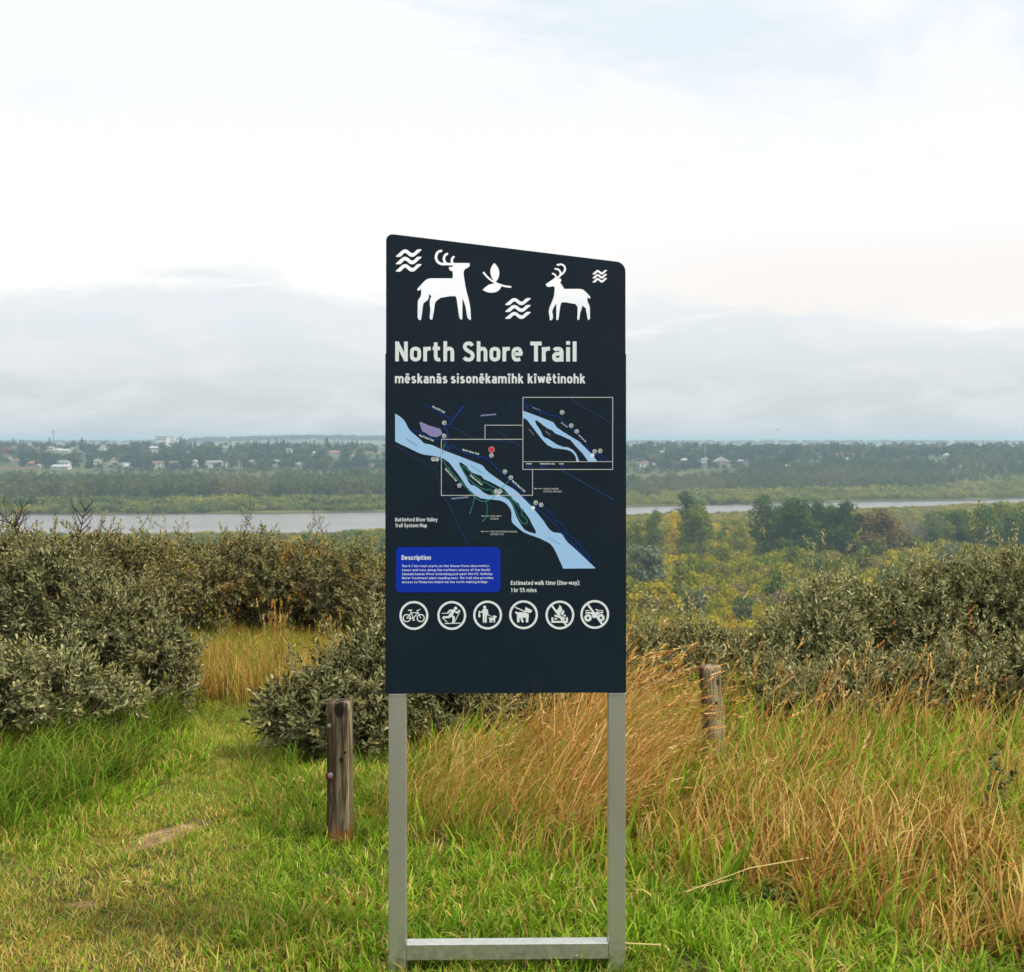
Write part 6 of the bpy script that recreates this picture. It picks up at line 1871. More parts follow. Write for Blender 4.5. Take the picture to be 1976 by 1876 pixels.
def label_pending():
    groups = {}
    for o, what, px, py, marks in _pend:
        d = [((px - mx) ** 2 + (2.2 * (py - my)) ** 2, nm, mx, my) for nm, mx, my in marks]
        dist, nm, mx, my = min(d)
        side = ('left of' if px < mx else 'right of') if abs(px - mx) > 1.5 * abs(py - my) else ('below' if py > my else 'above')
        groups.setdefault((what, side, nm), []).append((dist, o))
    for (what, side, nm), lst in groups.items():
        lst.sort(key=lambda t: t[0])
        for i, (_, o) in enumerate(lst):
            pre = '' if len(lst) == 1 else ORD[min(i, len(ORD) - 1)] + ' '
            o['label'] = '%s%s %s %s' % (pre, what, side, nm if nm.startswith('the ') and len(nm.split()) <= 10 else 'the ' + short(nm[4:]))


# --- willow thicket on the near valley floor
n = 12500
Y = 225 + (rv.uniform(0, 1, n) ** 0.85) * 860
X = rv.uniform(-0.62, 0.62, n) * Y
shore = np.interp(X, NEAR_X, NEAR_Y)
k = Y < shore - 14
lowleft = (sxof(X, Y) < 640) & (Y > 560)
k &= ~(lowleft & (rv.uniform(size=n) < .8))
X, Y = X[k], Y[k]
sx_ = sxof(X, Y)
hue = 0.52 + 0.18 * vnoise(X, Y, .035, 1.0) + 0.10 * vnoise(X, Y, .011, 3.0) - .05 + rv.normal(0, .055, len(X))
hue = hue - 0.16 * sstep(800, 700, sx_) + 0.05 * sstep(330, 240, Y) - 0.05 * sstep(450, 650, Y)
grey = rv.uniform(size=len(X)) < .10 + .12 * sstep(.35, .8, vnoise(X, Y, .02, 8.0))
hue = np.where(grey, 1.0, np.clip(hue, 0.02, 0.90))
H = (rv.uniform(2.8, 6.4, len(X)) + 2.2 * sstep(320, 480, Y) * rv.uniform(size=len(X))) * (1 + .25 * vnoise(X, Y, .05, 2))
lim = np.interp(sx_, [0, 400, 640, 700, 745, 1209, 1400, 1700, 1900, 1990], [1040, 1036, 1028, 1020, 1020, 998, 1000, 992, 978, 968]) + rv.normal(0, 2.5, len(X))
hmax = EYE - (lim - HZ) / F * Y - ground_z(X, Y)
H = np.minimum(H, hmax)
H = np.where(H < 1.3, rv.uniform(1.0, 1.9, len(H)), H); k = H > 0
X, Y, sx_, hue, H, grey = X[k], Y[k], sx_[k], hue[k], H[k], grey[k]
# the 240 that show largest are shrubs of their own
vis = (sx_ > 1215) & (sx_ < 1990) & (Y < 360)
own = np.zeros(len(X), bool)
cand = np.where(vis)[0]; cand = cand[np.argsort(Y[cand])][:240]; own[cand] = True
c_wil = kindcoll('willow_kinds', 'shrub', M_WIL_I, 6, 420, 0.060, 500)
mass('willow_thicket', c_wil, 6, X[~own], Y[~own], H[~own], rv.uniform(.8, 1.15, (~own).sum()), hue[~own], M_WIL_I, 'yellow and olive willow thicket covering the valley floor', 'thicket')
wm = []
for i in range(6):
    me = crown_mesh('crown', 540 + i, 'shrub', 900, 0.042); me.materials.append(M_WIL_O); wm.append(me)
wt = []
for i in range(3):
    m_ = trunk_mb(.55, .018, i, 4); me = bpy.data.meshes.new('trunk'); me.from_pydata(m_.v, [], m_.f); me.materials.append(M_TRUNK); wt.append(me)
VMARK = [('the big grey-green willow by the sign', 1248, 1095), ('the two-tiered poplar', 1340, 1080), ('the low pale green willow', 1346, 1140), ('the small blue-green willow', 1434, 1175), ('the slender feathery poplar', 1474, 1075),
         ('the broad dark poplar clump', 1560, 1080), ('the orange-brown tree', 1702, 1075), ('the grey willow before the grove', 1832, 1060), ('the tallest aspen of the grove', 1935, 1060), ('the tall sprig of the middle bush', 1620, 1110), ('the tall sprig at the right edge', 1885, 1060), ('the bush right of the sign', 1300, 1200), ('the twiggy right-hand bush', 1770, 1110)]
def huename(h): return 'green' if h < .3 else 'olive green' if h < .45 else 'yellow-green' if h < .6 else 'golden yellow' if h < .85 else 'orange' if h < .95 else 'grey half-bare'
def where(sx):
    return ('beside the sign edge' if sx < 1330 else 'below the dark poplars' if sx < 1640 else 'above the sprig bush' if sx < 1800 else 'at the right edge of the valley')
for i in np.where(own)[0]:
    r_ = empty('willow_shrub', (X[i], Y[i], gz(X[i], Y[i]) - .15), rv.uniform(0, 6.28))
    h_ = H[i]; w2 = h_ * rv.uniform(.85, 1.2); r_.scale = (w2, w2, h_)
    tag(r_, 'x', 'shrub', 'willow shrubs on the valley floor')
    by_landmark(r_, huename(hue[i]) + ' willow shrub', float(sx_[i]), float(HZ + F * (EYE - gz(X[i], Y[i]) - H[i] / 2) / Y[i]), VMARK)
    c_ = link('crown', wm[rv.randint(6)], None, r_); c_.color = (hue[i], 0, 0, 1); c_['kind'] = 'stuff'
    link('trunk', wt[rv.randint(3)], None, r_)


def tree(name, label, px, py_top, py_base, wpx, Y, mat, hue, kind='poplar', nq=2600, q=0.020, seed=1, cat='tree', group=None, wf=0.46, lean=0.0, forks=6):
    X_ = (px - CX) / F * Y; z0 = gz(X_, Y); top = EYE - (py_top - HZ) / F * Y
    h = max(2.0, top - z0); wd = wpx / F * Y
    r_ = empty(name, (X_, Y, z0)); tag(r_, label, cat, group)
    r_.rotation_euler = (0, lean, rv.uniform(0, 6.28) if not lean else 0)
    me = crown_mesh('crown', seed, kind, nq, q); me.materials.append(mat)
    c_ = link('crown', me, None, r_); c_.color = (hue, 0, 0, 1); c_['kind'] = 'stuff'
    s = wd / wf
    c_.scale = (s, s, h)
    t_ = trunk_mb(h, h * .013, seed, forks).build('trunk', M_TRUNK, r_)
    return r_


M_POP_I = tree_mat('poplar_leaves_mass', [(0.0, (0.030, 0.060, 0.010)), (0.4, (0.080, 0.120, 0.012)), (0.62, (0.17, 0.19, 0.012)), (0.8, (0.34, 0.28, 0.012)), (1.0, (0.48, 0.28, 0.010))], 'INSTANCER')
c_mid = kindcoll('mid_tree_kinds', 'round', M_POP_I, 5, 520, .050, 560)
n = 420
Xq = rv.uniform(-.5, .5, n); Yq = rv.uniform(300, 760, n); Xq = Xq * Yq
kk = Yq < np.interp(Xq, NEAR_X, NEAR_Y) - 60
Xq, Yq = Xq[kk], Yq[kk]; sq = sxof(Xq, Yq)
limq = np.interp(sq, [0, 400, 640, 745, 1209, 1400, 1700, 1900, 1990], [1044, 1040, 1030, 1024, 1008, 1012, 1004, 985, 975])
Hq = np.minimum(rv.uniform(6, 13, len(Xq)), EYE - (limq - HZ) / F * Yq - ground_z(Xq, Yq)); kk = Hq > 3
mass('thicket_trees', c_mid, 5, Xq[kk], Yq[kk], Hq[kk], rv.uniform(.7, 1.0, kk.sum()), np.clip(.52 + .22 * vnoise(Xq[kk], Yq[kk], .03, 4) + rv.normal(0, .12, kk.sum()), 0, 1), M_POP_I, 'rounded young trees rising here and there from the willow thicket', 'thicket')
G1 = 'poplars standing above the willow thicket'
tree('poplar_tree', 'pale green poplar nearest the sign edge in the valley', 1226, 1003, 1090, 34, 560, M_POP, .50, seed=31, group=G1)
tree('poplar_tree', 'light green poplar with yellow tips, second right of the sign', 1264, 984, 1090, 46, 570, M_POP, .55, seed=32, group=G1)
tree('poplar_tree', 'bright yellow autumn tree half behind the two-tiered poplar', 1303, 984, 1050, 30, 600, M_POP, .96, seed=33, group=G1)
tree('poplar_tree', 'dark upper crown of a poplar standing behind the two-tiered one', 1333, 950, 1060, 60, 640, M_POP, .26, seed=34, group=G1, nq=3200)
tree('poplar_tree', 'olive green poplar in front of the dark-topped one', 1345, 974, 1095, 64, 545, M_POP, .52, seed=35, group=G1, nq=3200)
tree('poplar_tree', 'small lime green tree between the two poplar clumps', 1424, 1002, 1060, 32, 580, M_POP, .66, seed=36, group=G1, nq=1400)
tree('poplar_tree', 'slender feathery dark poplar at the left of the big clump', 1474, 953, 1075, 50, 570, M_POP, .30, seed=37, group=G1)
tree('poplar_tree', 'broad dark green poplar, left middle of the big clump', 1530, 962, 1080, 82, 560, M_POP, .24, seed=38, group=G1, nq=4200, wf=.42)
tree('poplar_tree', 'dark green poplar in the middle of the big clump', 1583, 968, 1080, 56, 575, M_POP, .20, seed=39, group=G1, nq=3200)
tree('poplar_tree', 'dark green poplar at the right of the big clump', 1630, 965, 1080, 70, 565, M_POP, .28, seed=40, group=G1, nq=3800, wf=.44)
tree('poplar_tree', 'green poplar filling the gap between the slender and the broad one', 1503, 972, 1080, 44, 580, M_POP, .36, seed=43, group=G1, nq=2600)
tree('poplar_tree', 'green poplar between the broad and the middle one of the clump', 1560, 970, 1080, 50, 588, M_POP, .32, seed=44, group=G1, nq=2600)
tree('poplar_tree', 'yellow-tipped poplar between the middle and the right-hand one', 1606, 972, 1080, 46, 586, M_POP, .42, seed=45, group=G1, nq=2600)
tree('poplar_tree', 'dark green poplar closing the right flank of the big clump', 1652, 985, 1080, 44, 570, M_POP, .30, seed=46, group=G1, nq=2600)
tree('autumn_tree', 'orange-brown autumn tree right of the dark poplar clump', 1702, 980, 1075, 80, 560, M_AUT, .40, seed=41, nq=3600, wf=.44)
for i, (a, b, c_) in enumerate(((1752, 990, 40), (1775, 985, 44), (1738, 1010, 30))):
    tree('bare_tree', ('grey leafless tree just right of the orange-brown tree', 'taller grey leafless tree beside the olive grove', 'small grey leafless tree against the orange-brown crown')[i], a, b, 1065, c_, 590 + 8 * i, M_GREYTW, .6, kind='bare', nq=2600, q=.022, seed=51 + i, group='leafless trees in the valley')
for i, (a, b, c_, hh) in enumerate(((1800, 982, 56, .50), (1832, 974, 56, .46), (1868, 980, 60, .55), (1900, 966, 60, .50), (1935, 960, 64, .52), (1965, 964, 56, .58), (2005, 958, 60, .55))):
    tree('olive_tree_crown' if False else 'aspen_tree', ('olive aspen at the left end of the right-hand grove', 'olive aspen second in the right-hand grove', 'broad yellowish aspen third in the right-hand grove', 'tall aspen in the middle of the right-hand grove',
         'tallest aspen of the grove near the right edge', 'brownish aspen last in the grove at the right edge', 'aspen cut off by the right edge of the view')[i], a, b, 1065, c_, 600 + 12 * (i % 3), M_POP, hh, kind='round', nq=2800, q=.030, seed=61 + i, group='aspen grove right of the leafless trees', wf=.66)
tree('pale_willow', 'large rounded grey-green willow at the sign edge', 1248, 1050, 1130, 66, 420, M_PALE, .45, kind='round', nq=2600, q=.034, seed=71, wf=.66)
tree('pale_willow', 'pale green rounded willow low in the thicket', 1346, 1117, 1160, 44, 330, M_PALE, .55, kind='shrub', nq=1500, q=.045, seed=72, wf=1.0)
tree('pale_willow', 'small blue-green willow below the pale rounded one', 1434, 1152, 1195, 28, 280, M_PALE, .12, kind='round', nq=1200, q=.045, seed=73, wf=.66)
tree('pale_willow', 'grey-green willow in front of the aspen grove', 1832, 1035, 1070, 52, 500, M_PALE, .35, kind='shrub', nq=1500, q=.045, seed=74, wf=1.0)
for i, (a, b, c_) in enumerate(((705, 1020, 44), (735, 1025, 30), (660, 1028, 30))):
    tree('aspen_tree', ('lime green rounded tree near the river left of the sign', 'green tree touching the left edge of the sign panel', 'small lime tree on the near river bank')[i], a, b, 1060, c_, 640, M_POP, .60, kind='round', nq=1500, q=.036, seed=81 + i, group='trees on the near bank left of the sign', wf=.66)

n = 2600
Xs = rv.uniform(-330, 480, n); Ys = np.interp(Xs, NEAR_X, NEAR_Y) - 13 - rv.uniform(0, 1, n) * 110
mass('shore_shrubs', c_wil, 6, Xs, Ys, rv.uniform(.9, 2.6, n), rv.uniform(1.0, 1.7, n), np.clip(.42 + .2 * vnoise(Xs, Ys, .04, 3) + rv.normal(0, .14, n), 0, 1), M_WIL_I, 'low green and rusty shrubs along the near river bank', 'shrubbery')
# --- far bank: shrub band and cottonwood belt
n = 5200
X = rv.uniform(-640, 640, n); fy_ = np.interp(X, FAR_X, FAR_Y)
Y = fy_ + 8 + rv.uniform(0, 1, n) ** 1.1 * 120
sx_ = sxof(X, Y)
H = rv.uniform(1.8, 6.0, n) + 4.5 * sstep(15, 80, Y - fy_) * rv.uniform(.3, 1.3, n)
hue = 0.40 + .3 * vnoise(X, Y, .03, 2.2) + rv.normal(0, .18, n) + .12 * sstep(1200, 1300, sx_) - .1 * sstep(350, 200, sx_)
c_bank = kindcoll('bank_kinds', 'shrub', M_BANK_I, 5, 220, .085, 600)
mass('bank_shrubs', c_bank, 5, X, Y, H, rv.uniform(1.0, 1.5, n), hue, M_BANK_I, 'belt of green and yellow shrubs on the far river bank', 'shrubbery')
n = 5600
X = rv.uniform(-760, 800, n); fy_ = np.interp(X, FAR_X, FAR_Y)
Y = fy_ + 105 + rv.uniform(0, 1, n) * np.interp(sxof(X, fy_ + 200), [0, 130, 230, 740, 1210, 1500, 1750], [260, 280, 300, 290, 190, 230, 200])
sx_ = sxof(X, Y)
prof = np.interp(sx_, [0, 90, 150, 300, 600, 745, 1210, 1300, 1500, 1700, 1800, 2000], [22, 22, 21, 20, 19, 20, 14, 12, 15, 14, 9, 6])
H = prof * rv.uniform(.72, 1.06, n)
hue = .48 + .22 * vnoise(X, Y, .017, 5.1) + rv.normal(0, .12, n)
hue = hue + .25 * ((sx_ > 420) & (sx_ < 520)) + .22 * ((sx_ > 1230) & (sx_ < 1400))
c_wood = kindcoll('wood_kinds', 'round', M_WOOD_I, 6, 300, .060, 620)
mass('cottonwood_belt', c_wood, 6, X, Y, H, rv.uniform(.55, .8, n), hue, M_WOOD_I, 'dark belt of cottonwoods across the river below the town', 'woodland')
# slope wood on the right below the town
n = 2600
X = rv.uniform(330, 900, n); Y = rv.uniform(1430, 1860, n)
sx_ = sxof(X, Y); py_ = HZ + F * (EYE - ground_z(X, Y)) / Y
k = (sx_ > 1590) & ~((np.abs(sx_ - 1812) < 24) & (py_ > 880) & (py_ < 905)) & ~((sx_ > 1820) & (sx_ < 1900) & (py_ > 896) & (py_ < 906)) & (py_ > 877)
X, Y = X[k], Y[k]
c_town = kindcoll('town_kinds', 'round', M_TOWN_I, 5, 220, .075, 640)
mass('slope_wood', c_town, 5, X, Y, rv.uniform(7, 12, len(X)), rv.uniform(.65, .9, len(X)), .62 + .2 * vnoise(X, Y, .02, 1) + rv.normal(0, .1, len(X)), M_TOWN_I, 'wooded slope below the right end of the town', 'woodland')
# distant tree lines on the plateau
n = 1700
X = rv.uniform(-3600, 3600, n); Y = rv.uniform(4200, 7000, n)
ridge = (X > -1000) & (X < -420)
mass('distant_tree_line', c_town, 5, X, Y, rv.uniform(9, 16, n), rv.uniform(1.2, 2.4, n), rv.uniform(.3, .8, n), M_TOWN_I, 'faint blue tree line on the plateau beyond the town', 'woodland')
n = 420
X = rv.uniform(-1080, -380, n); Y = rv.uniform(4300, 4700, n)
mass('ridge_trees', c_town, 5, X, Y, rv.uniform(12, 20, n), rv.uniform(.9, 1.6, n), rv.uniform(.3, .8, n), M_TOWN_I, 'pale blue wooded ridge on the horizon left of the sign', 'woodland')

# ================================================================== THE TOWN
WALLS = {'white': (0.62, 0.62, 0.60), 'cream': (0.50, 0.45, 0.36), 'grey': (0.33, 0.34, 0.35), 'beige': (0.40, 0.31, 0.24), 'red': (0.22, 0.045, 0.035), 'blue': (0.10, 0.14, 0.24), 'brown': (0.20, 0.12, 0.08)}
ROOFS = {'grey': (0.26, 0.26, 0.26), 'dark': (0.055, 0.05, 0.05), 'brown': (0.20, 0.11, 0.075), 'orange': (0.34, 0.15, 0.08), 'pale': (0.48, 0.47, 0.46), 'red': (0.20, 0.045, 0.035)}
MW = {k: principled(k + '_wall', (lambda c: lambda nt: nt.mix(nt.ss(nt.noise(nt.add('ShaderNodeTexCoord').outputs['Object'], .6, 4, .6), .3, .7), tuple(x * .88 for x in c), c))(v), rough=.8, spec=.2) for k, v in WALLS.items()}
MR = {k: principled(k + '_roof', (lambda c: lambda nt: nt.mix(nt.ss(nt.noise(nt.add('ShaderNodeTexCoord').outputs['Object'], 1.1, 4, .6), .3, .7), tuple(x * .8 for x in c), c))(v), rough=.8, spec=.2) for k, v in ROOFS.items()}
M_GLASS = principled('window_glass', (0.03, 0.04, 0.05), rough=.15, spec=.6)


def house(px, py, wpx, wall, roof, label, storeys=1, gable=False, depth_=9.0, seed=0):
    Y_ = town_Y(px, py); X_ = (px - CX) / F * Y_; z0 = gz(X_, Y_) - .3
    W = wpx / F * Y_; Hh = 2.9 * storeys + .6; rr = random.Random(seed)
    r_ = empty('house', (X_, Y_, z0), rr.uniform(-.18, .18)); tag(r_, label, 'house', 'houses of the town across the river')
    MB().box(-W / 2, W / 2, 0, depth_, 0, Hh).build('wall', MW[wall], r_)
    m = MB(); o_ = .6
    if gable:      # gable towards the viewer
        m.prism([(-W / 2 - o_, Hh + .02), (W / 2 + o_, Hh + .02), (0, Hh + W * .26)], -o_, depth_ + o_)
    else:
        b = len(m.v); rh = 2.1
        m.v += [(-W / 2 - o_, -o_, Hh + .02), (W / 2 + o_, -o_, Hh + .02), (W / 2 + o_, depth_ + o_, Hh + .02), (-W / 2 - o_, depth_ + o_, Hh + .02), (-W / 2 + 2.0, depth_ / 2, Hh + rh), (W / 2 - 2.0, depth_ / 2, Hh + rh)]
        m.f += [[0, 1, 5, 4], [1, 2, 5], [2, 3, 4, 5], [3, 0, 4], [3, 2, 1, 0]]
    m.build('roof', MR[roof], r_)
    nwin = max(2, int(W / 3.6))
    for s in range(storeys):
        for i in range(nwin):
            if rr.random() < .25: continue
            cx_ = -W / 2 + W * (i + .5) / nwin; ww = rr.choice((.9, 1.3))
            MB().box(cx_ - ww, cx_ + ww, -.06, .02, 1.1 + 2.9 * s, 2.5 + 2.9 * s).build('window', M_GLASS, r_)
    return Y_


def c1(x, y): return ((x / 2.533) / 2.0729, (1680 + y / 2.533) / 2.0729)
def c2(x, y): return ((760 + x / 2.47) / 2.0729, (1680 + y / 2.47) / 2.0729)
def c3(x, y): return ((2480 + x / 2.47) / 2.0729, (1700 + y / 2.47) / 2.0729)
def c4(x, y): return ((3260 + x / 2.364) / 2.0729, (1700 + y / 2.364) / 2.0729)


HS = [
 (c1, 50, 350, 105, 'red', 'red', 2, 'big red barn-like house at the far left of the town'),
 (c1, 145, 300, 70, 'grey', 'brown', 1, 'grey house behind the big red one'),
 (c1, 85, 425, 70, 'cream', 'grey', 1, 'cream bungalow below the red house'),
 (c1, 168, 440, 60, 'white', 'brown', 1, 'white bungalow beside the cream one at the far left'),
 (c1, 310, 468, 66, 'brown', 'orange', 1, 'brown house with an orange roof between dark spruces'),
 (c1, 372, 488, 36, 'white', 'pale', 1, 'tiny white shed at the foot of the spruces'),
 (c1, 375, 318, 50, 'beige', 'brown', 1, 'beige house high up among the trees at left'),
 (c1, 508, 308, 58, 'white', 'grey', 1, 'white house below the mast'),
 (c1, 590, 330, 64, 'white', 'pale', 1, 'white house with a pale roof right of the mast'),
 (c1, 660, 336, 80, 'cream', 'pale', 1, 'long cream house next to the pale-roofed one'),
 (c1, 740, 318, 60, 'white', 'grey', 1, 'white house with grey roof upper left of the big spruces'),
 (c1, 822, 352, 56, 'grey', 'grey', 1, 'grey house right of the spruce pair'),
 (c1, 1008, 306, 90, 'white', 'grey', 1, 'white house under a round tree in the upper town'),
 (c1, 615, 484, 150, 'white', 'grey', 2, 'long two-storey white house at the slope foot on the left'),
 (c1, 600, 500, 190, 'white', 'pale', 1, 'long low white row in front of the two-storey house'),
 (c1, 982, 470, 70, 'white', 'grey', 2, 'tall white house left of the slope road'),
 (c1, 1080, 465, 50, 'white', 'brown', 1, 'small white house beside the tall white one'),
 (c1, 1160, 455, 84, 'white', 'brown', 2, 'white two-storey house with brown roof at the slope foot'),
 (c1, 1262, 478, 110, 'white', 'grey', 1, 'long white house near the road cut'),
 (c1, 1290, 496, 80, 'white', 'pale', 1, 'low white house right in front of the long one'),
 (c1, 1560, 306, 100, 'grey', 'pale', 1, 'pale-roofed grey hall in the upper town'),
 (c1, 1548, 345, 50, 'white', 'grey', 1, 'small white house under the pale-roofed hall'),
 (c1, 1590, 488, 150, 'white', 'brown', 2, 'long white house right of the road cut'),
 (c1, 1775, 488, 130, 'grey', 'brown', 2, 'grey and white house second right of the road cut'),
 (c1, 1852, 290, 60, 'grey', 'grey', 1, 'grey house in the trees below the green-banded hall'),
 (c1, 1962, 476, 66, 'white', 'pale', 2, 'small white gabled house in the lowest row'),
 (c2, 235, 472, 165, 'white', 'grey', 2, 'long white two-storey house in the middle of the lowest row'),
 (c2, 430, 478, 165, 'white', 'brown', 2, 'bright white long house next to the middle one'),
 (c2, 45, 290, 70, 'grey', 'grey', 1, 'grey house high in the trees left of centre'),
 (c2, 350, 300, 66, 'beige', 'grey', 1, 'beige house among trees above the lowest row'),
 (c2, 620, 440, 92, 'white', 'grey', 1, 'white house with pale gable in the lowest row'),
 (c2, 820, 464, 130, 'white', 'grey', 2, 'white house with deep eaves in the lowest row'),
 (c2, 1085, 464, 90, 'white', 'grey', 1, 'white house right of the dense spruces in the lowest row'),
 (c2, 970, 322, 70, 'white', 'grey', 1, 'white house beneath the spruce group left of the sign'),
 (c2, 1230, 350, 44, 'white', 'pale', 1, 'tiny white house in the trees left of the sign'),
 (c2, 1430, 345, 120, 'white', 'orange', 1, 'long white house with an orange roof near the sign'),
 (c2, 1600, 385, 110, 'beige', 'orange', 1, 'beige house with orange roof close to the sign'),
 (c2, 1775, 352, 70, 'beige', 'brown', 1, 'beige house nearest the sign in the upper town'),
 (c2, 1850, 335, 60, 'cream', 'orange', 1, 'cream house with an orange roof nearest the left sign edge'),
 (c2, 1800, 478, 70, 'white', 'brown', 1, 'small white house low by the left sign edge'),
 (c3, 245, 428, 92, 'white', 'brown', 2, 'white two-storey house just right of the sign'),
 (c3, 345, 422, 62, 'white', 'grey', 1, 'low white house second right of the sign'),
 (c3, 180, 372, 90, 'beige', 'grey', 1, 'beige house behind the white two-storey one'),
 (c3, 410, 295, 60, 'beige', 'grey', 1, 'beige house high in the spruces right of the sign'),
 (c3, 525, 388, 62, 'white', 'brown', 1, 'white bungalow among spruces right of the sign'),
 (c3, 640, 375, 72, 'beige', 'pale', 1, 'beige house with a pale roof among the spruces'),
 (c3, 828, 372, 112, 'white', 'grey', 1, 'white house with grey roof above the beige row'),
 (c3, 832, 430, 50, 'cream', 'grey', 2, 'small cream house at the foot of the spruces'),
 (c3, 1010, 412, 160, 'beige', 'pale', 2, 'wide beige house with a pale gabled roof'),
 (c3, 1190, 412, 70, 'blue', 'grey', 2, 'blue house beside the wide beige one'),
 (c3, 1262, 416, 74, 'grey', 'dark', 2, 'grey house with dark roof beside the blue one'),
 (c3, 850, 312, 50, 'white', 'grey', 1, 'white house in the upper spruces right of the sign'),
 (c3, 1560, 300, 60, 'beige', 'orange', 1, 'beige house half hidden by tall spruces'),
 (c3, 1640, 436, 92, 'grey', 'pale', 1, 'low shed with a bright pale roof below the spruces'),
 (c3, 1800, 362, 90, 'grey', 'grey', 1, 'grey house left of the white gabled house'),
 (c3, 1900, 368, 100, 'cream', 'dark', 2, 'cream gabled house with a dark roof'),
 (c4, 70, 345, 160, 'white', 'dark', 2, 'large house with a wide dark roof right of the gabled one'),
 (c4, 270, 330, 235, 'white', 'orange', 2, 'long white building with a reddish flat roof on the hill'),
 (c4, 335, 352, 90, 'white', 'pale', 1, 'white annex below the long reddish-roofed building'),
 (c4, 500, 288, 90, 'beige', 'brown', 1, 'beige house right of the long white building'),
 (c4, 785, 288, 90, 'brown', 'orange', 1, 'brown-roofed house among the spruces on the hill'),
 (c4, 712, 280, 36, 'white', 'grey', 1, 'tiny white house beside the tall dark spruce'),
 (c4, 1220, 290, 66, 'white', 'orange', 2, 'white hilltop house with an orange roof above the clearing'),
 (c4, 1256, 312, 56, 'white', 'pale', 1, 'low white house just above the clearing'),
 (c4, 1530, 300, 150, 'grey', 'pale', 1, 'long low pale house on the right hilltop'),
 (c4, 1745, 300, 92, 'beige', 'orange', 1, 'house with an orange roof near the right edge'),
 (c4, 1882, 285, 60, 'beige', 'brown', 1, 'beige house at the right edge of the town'),
]
GAB = {33, 55, 41}
for i, (cf, x, y, wpx, wl, rf, st, lab) in enumerate(HS):
    px, py = cf(x, y); s = {c1: 2.533, c2: 2.47, c3: 2.47, c4: 2.364}[cf] * 2.0729
    house(px, py, wpx / s, wl, rf, lab, st, gable='gabled' in lab or 'barn' in lab, seed=i)

HMARK = []
for cf, x, y, wpx, wl, rf, st, lab in HS:
    px, py = cf(x, y); HMARK.append(('the ' + lab, px, py))
# spruces that can be told apart along the skyline and between the houses
SP = []
for cf, lst in ((c1, [(135, 250, 70), (205, 240, 55), (232, 240, 55), (500, 260, 85), (228, 470, 130), (375, 470, 110), (490, 490, 150), (560, 470, 130), (745, 460, 120), (790, 470, 90), (830, 300, 120), (870, 300, 90), (890, 480, 110), (925, 490, 110), (1075, 410, 80), (1335, 280, 75), (1190, 330, 80), (1400, 470, 110), (1440, 470, 100), (1480, 330, 110), (1515, 290, 90), (1570, 430, 110), (1835, 290, 125), (1870, 300, 100), (1880, 490, 110), (1905, 480, 100), (1930, 300, 90)]),
                (c2, [(50, 290, 95), (120, 480, 120), (400, 300, 90), (575, 260, 70), (632, 320, 115), (655, 320, 110), (685, 300, 85), (775, 310, 115), (855, 310, 125), (900, 310, 120), (925, 300, 110), (965, 290, 90), (935, 440, 150), (980, 440, 140), (1020, 450, 100), (1055, 300, 70), (1150, 250, 55), (1185, 255, 55), (1228, 260, 65), (1350, 300, 130), (1245, 440, 120), (1290, 440, 150), (1430, 270, 65), (1465, 300, 90), (1505, 300, 90), (1530, 380, 140), (1560, 300, 90), (1608, 290, 95), (1650, 290, 90), (1165, 460, 90), (1850, 500, 80), (1900, 500, 90)]),
                (c3, [(80, 290, 105), (140, 290, 90), (200, 300, 110), (220, 300, 120), (245, 300, 110), (370, 260, 65), (300, 420, 80), (372, 370, 90), (470, 260, 70), (465, 420, 130), (505, 360, 80), (610, 320, 100), (640, 330, 110), (710, 300, 95), (735, 290, 100), (760, 300, 115), (690, 420, 110), (750, 430, 100), (790, 430, 100), (815, 330, 120), (885, 290, 95), (930, 340, 130), (970, 330, 120), (1060, 290, 105), (1100, 290, 100), (1000, 350, 110), (880, 430, 80), (1290, 350, 100), (1320, 350, 110), (1380, 330, 115), (1430, 350, 115), (1485, 340, 140), (1530, 300, 95), (1560, 330, 125), (1600, 390, 110), (1650, 400, 170), (1705, 400, 210), (1740, 300, 110), (1770, 300, 95), (1790, 290, 85), (1825, 300, 90), (1870, 310, 100), (1560, 430, 130), (1610, 430, 140), (1690, 430, 140)]),
                (c4, [(85, 260, 45), (155, 290, 125), (175, 290, 115), (215, 290, 125), (310, 290, 90), (345, 250, 65), (565, 310, 90), (580, 300, 75), (650, 310, 140), (745, 290, 95), (720, 260, 50), (960, 240, 40), (1000, 240, 40), (1150, 290, 85), (1190, 280, 80), (1220, 280, 105), (1245, 280, 95), (1290, 300, 85), (1330, 300, 80), (1350, 300, 90), (1390, 290, 70), (1430, 290, 70), (1478, 280, 110), (1500, 280, 110), (1540, 280, 100), (1590, 280, 112), (1615, 280, 100), (1660, 290, 80), (1690, 280, 75), (1775, 280, 85), (1805, 280, 100), (1835, 280, 90), (1945, 310, 80), (1975, 310, 60)])):
    s = {c1: 2.533, c2: 2.47, c3: 2.47, c4: 2.364}[cf] * 2.0729
    for x, yb, h in lst:
        px, py = cf(x, yb); SP.append((px, py, h / s))
sm_ = []
for i in range(6):
    me = crown_mesh('spruce_tree', 700 + i, 'spruce', 260, .050); me.materials.append(M_TOWN_O); sm_.append(me)
SPW = ('tall dark spruce', 'slim dark spruce', 'small dark spruce')
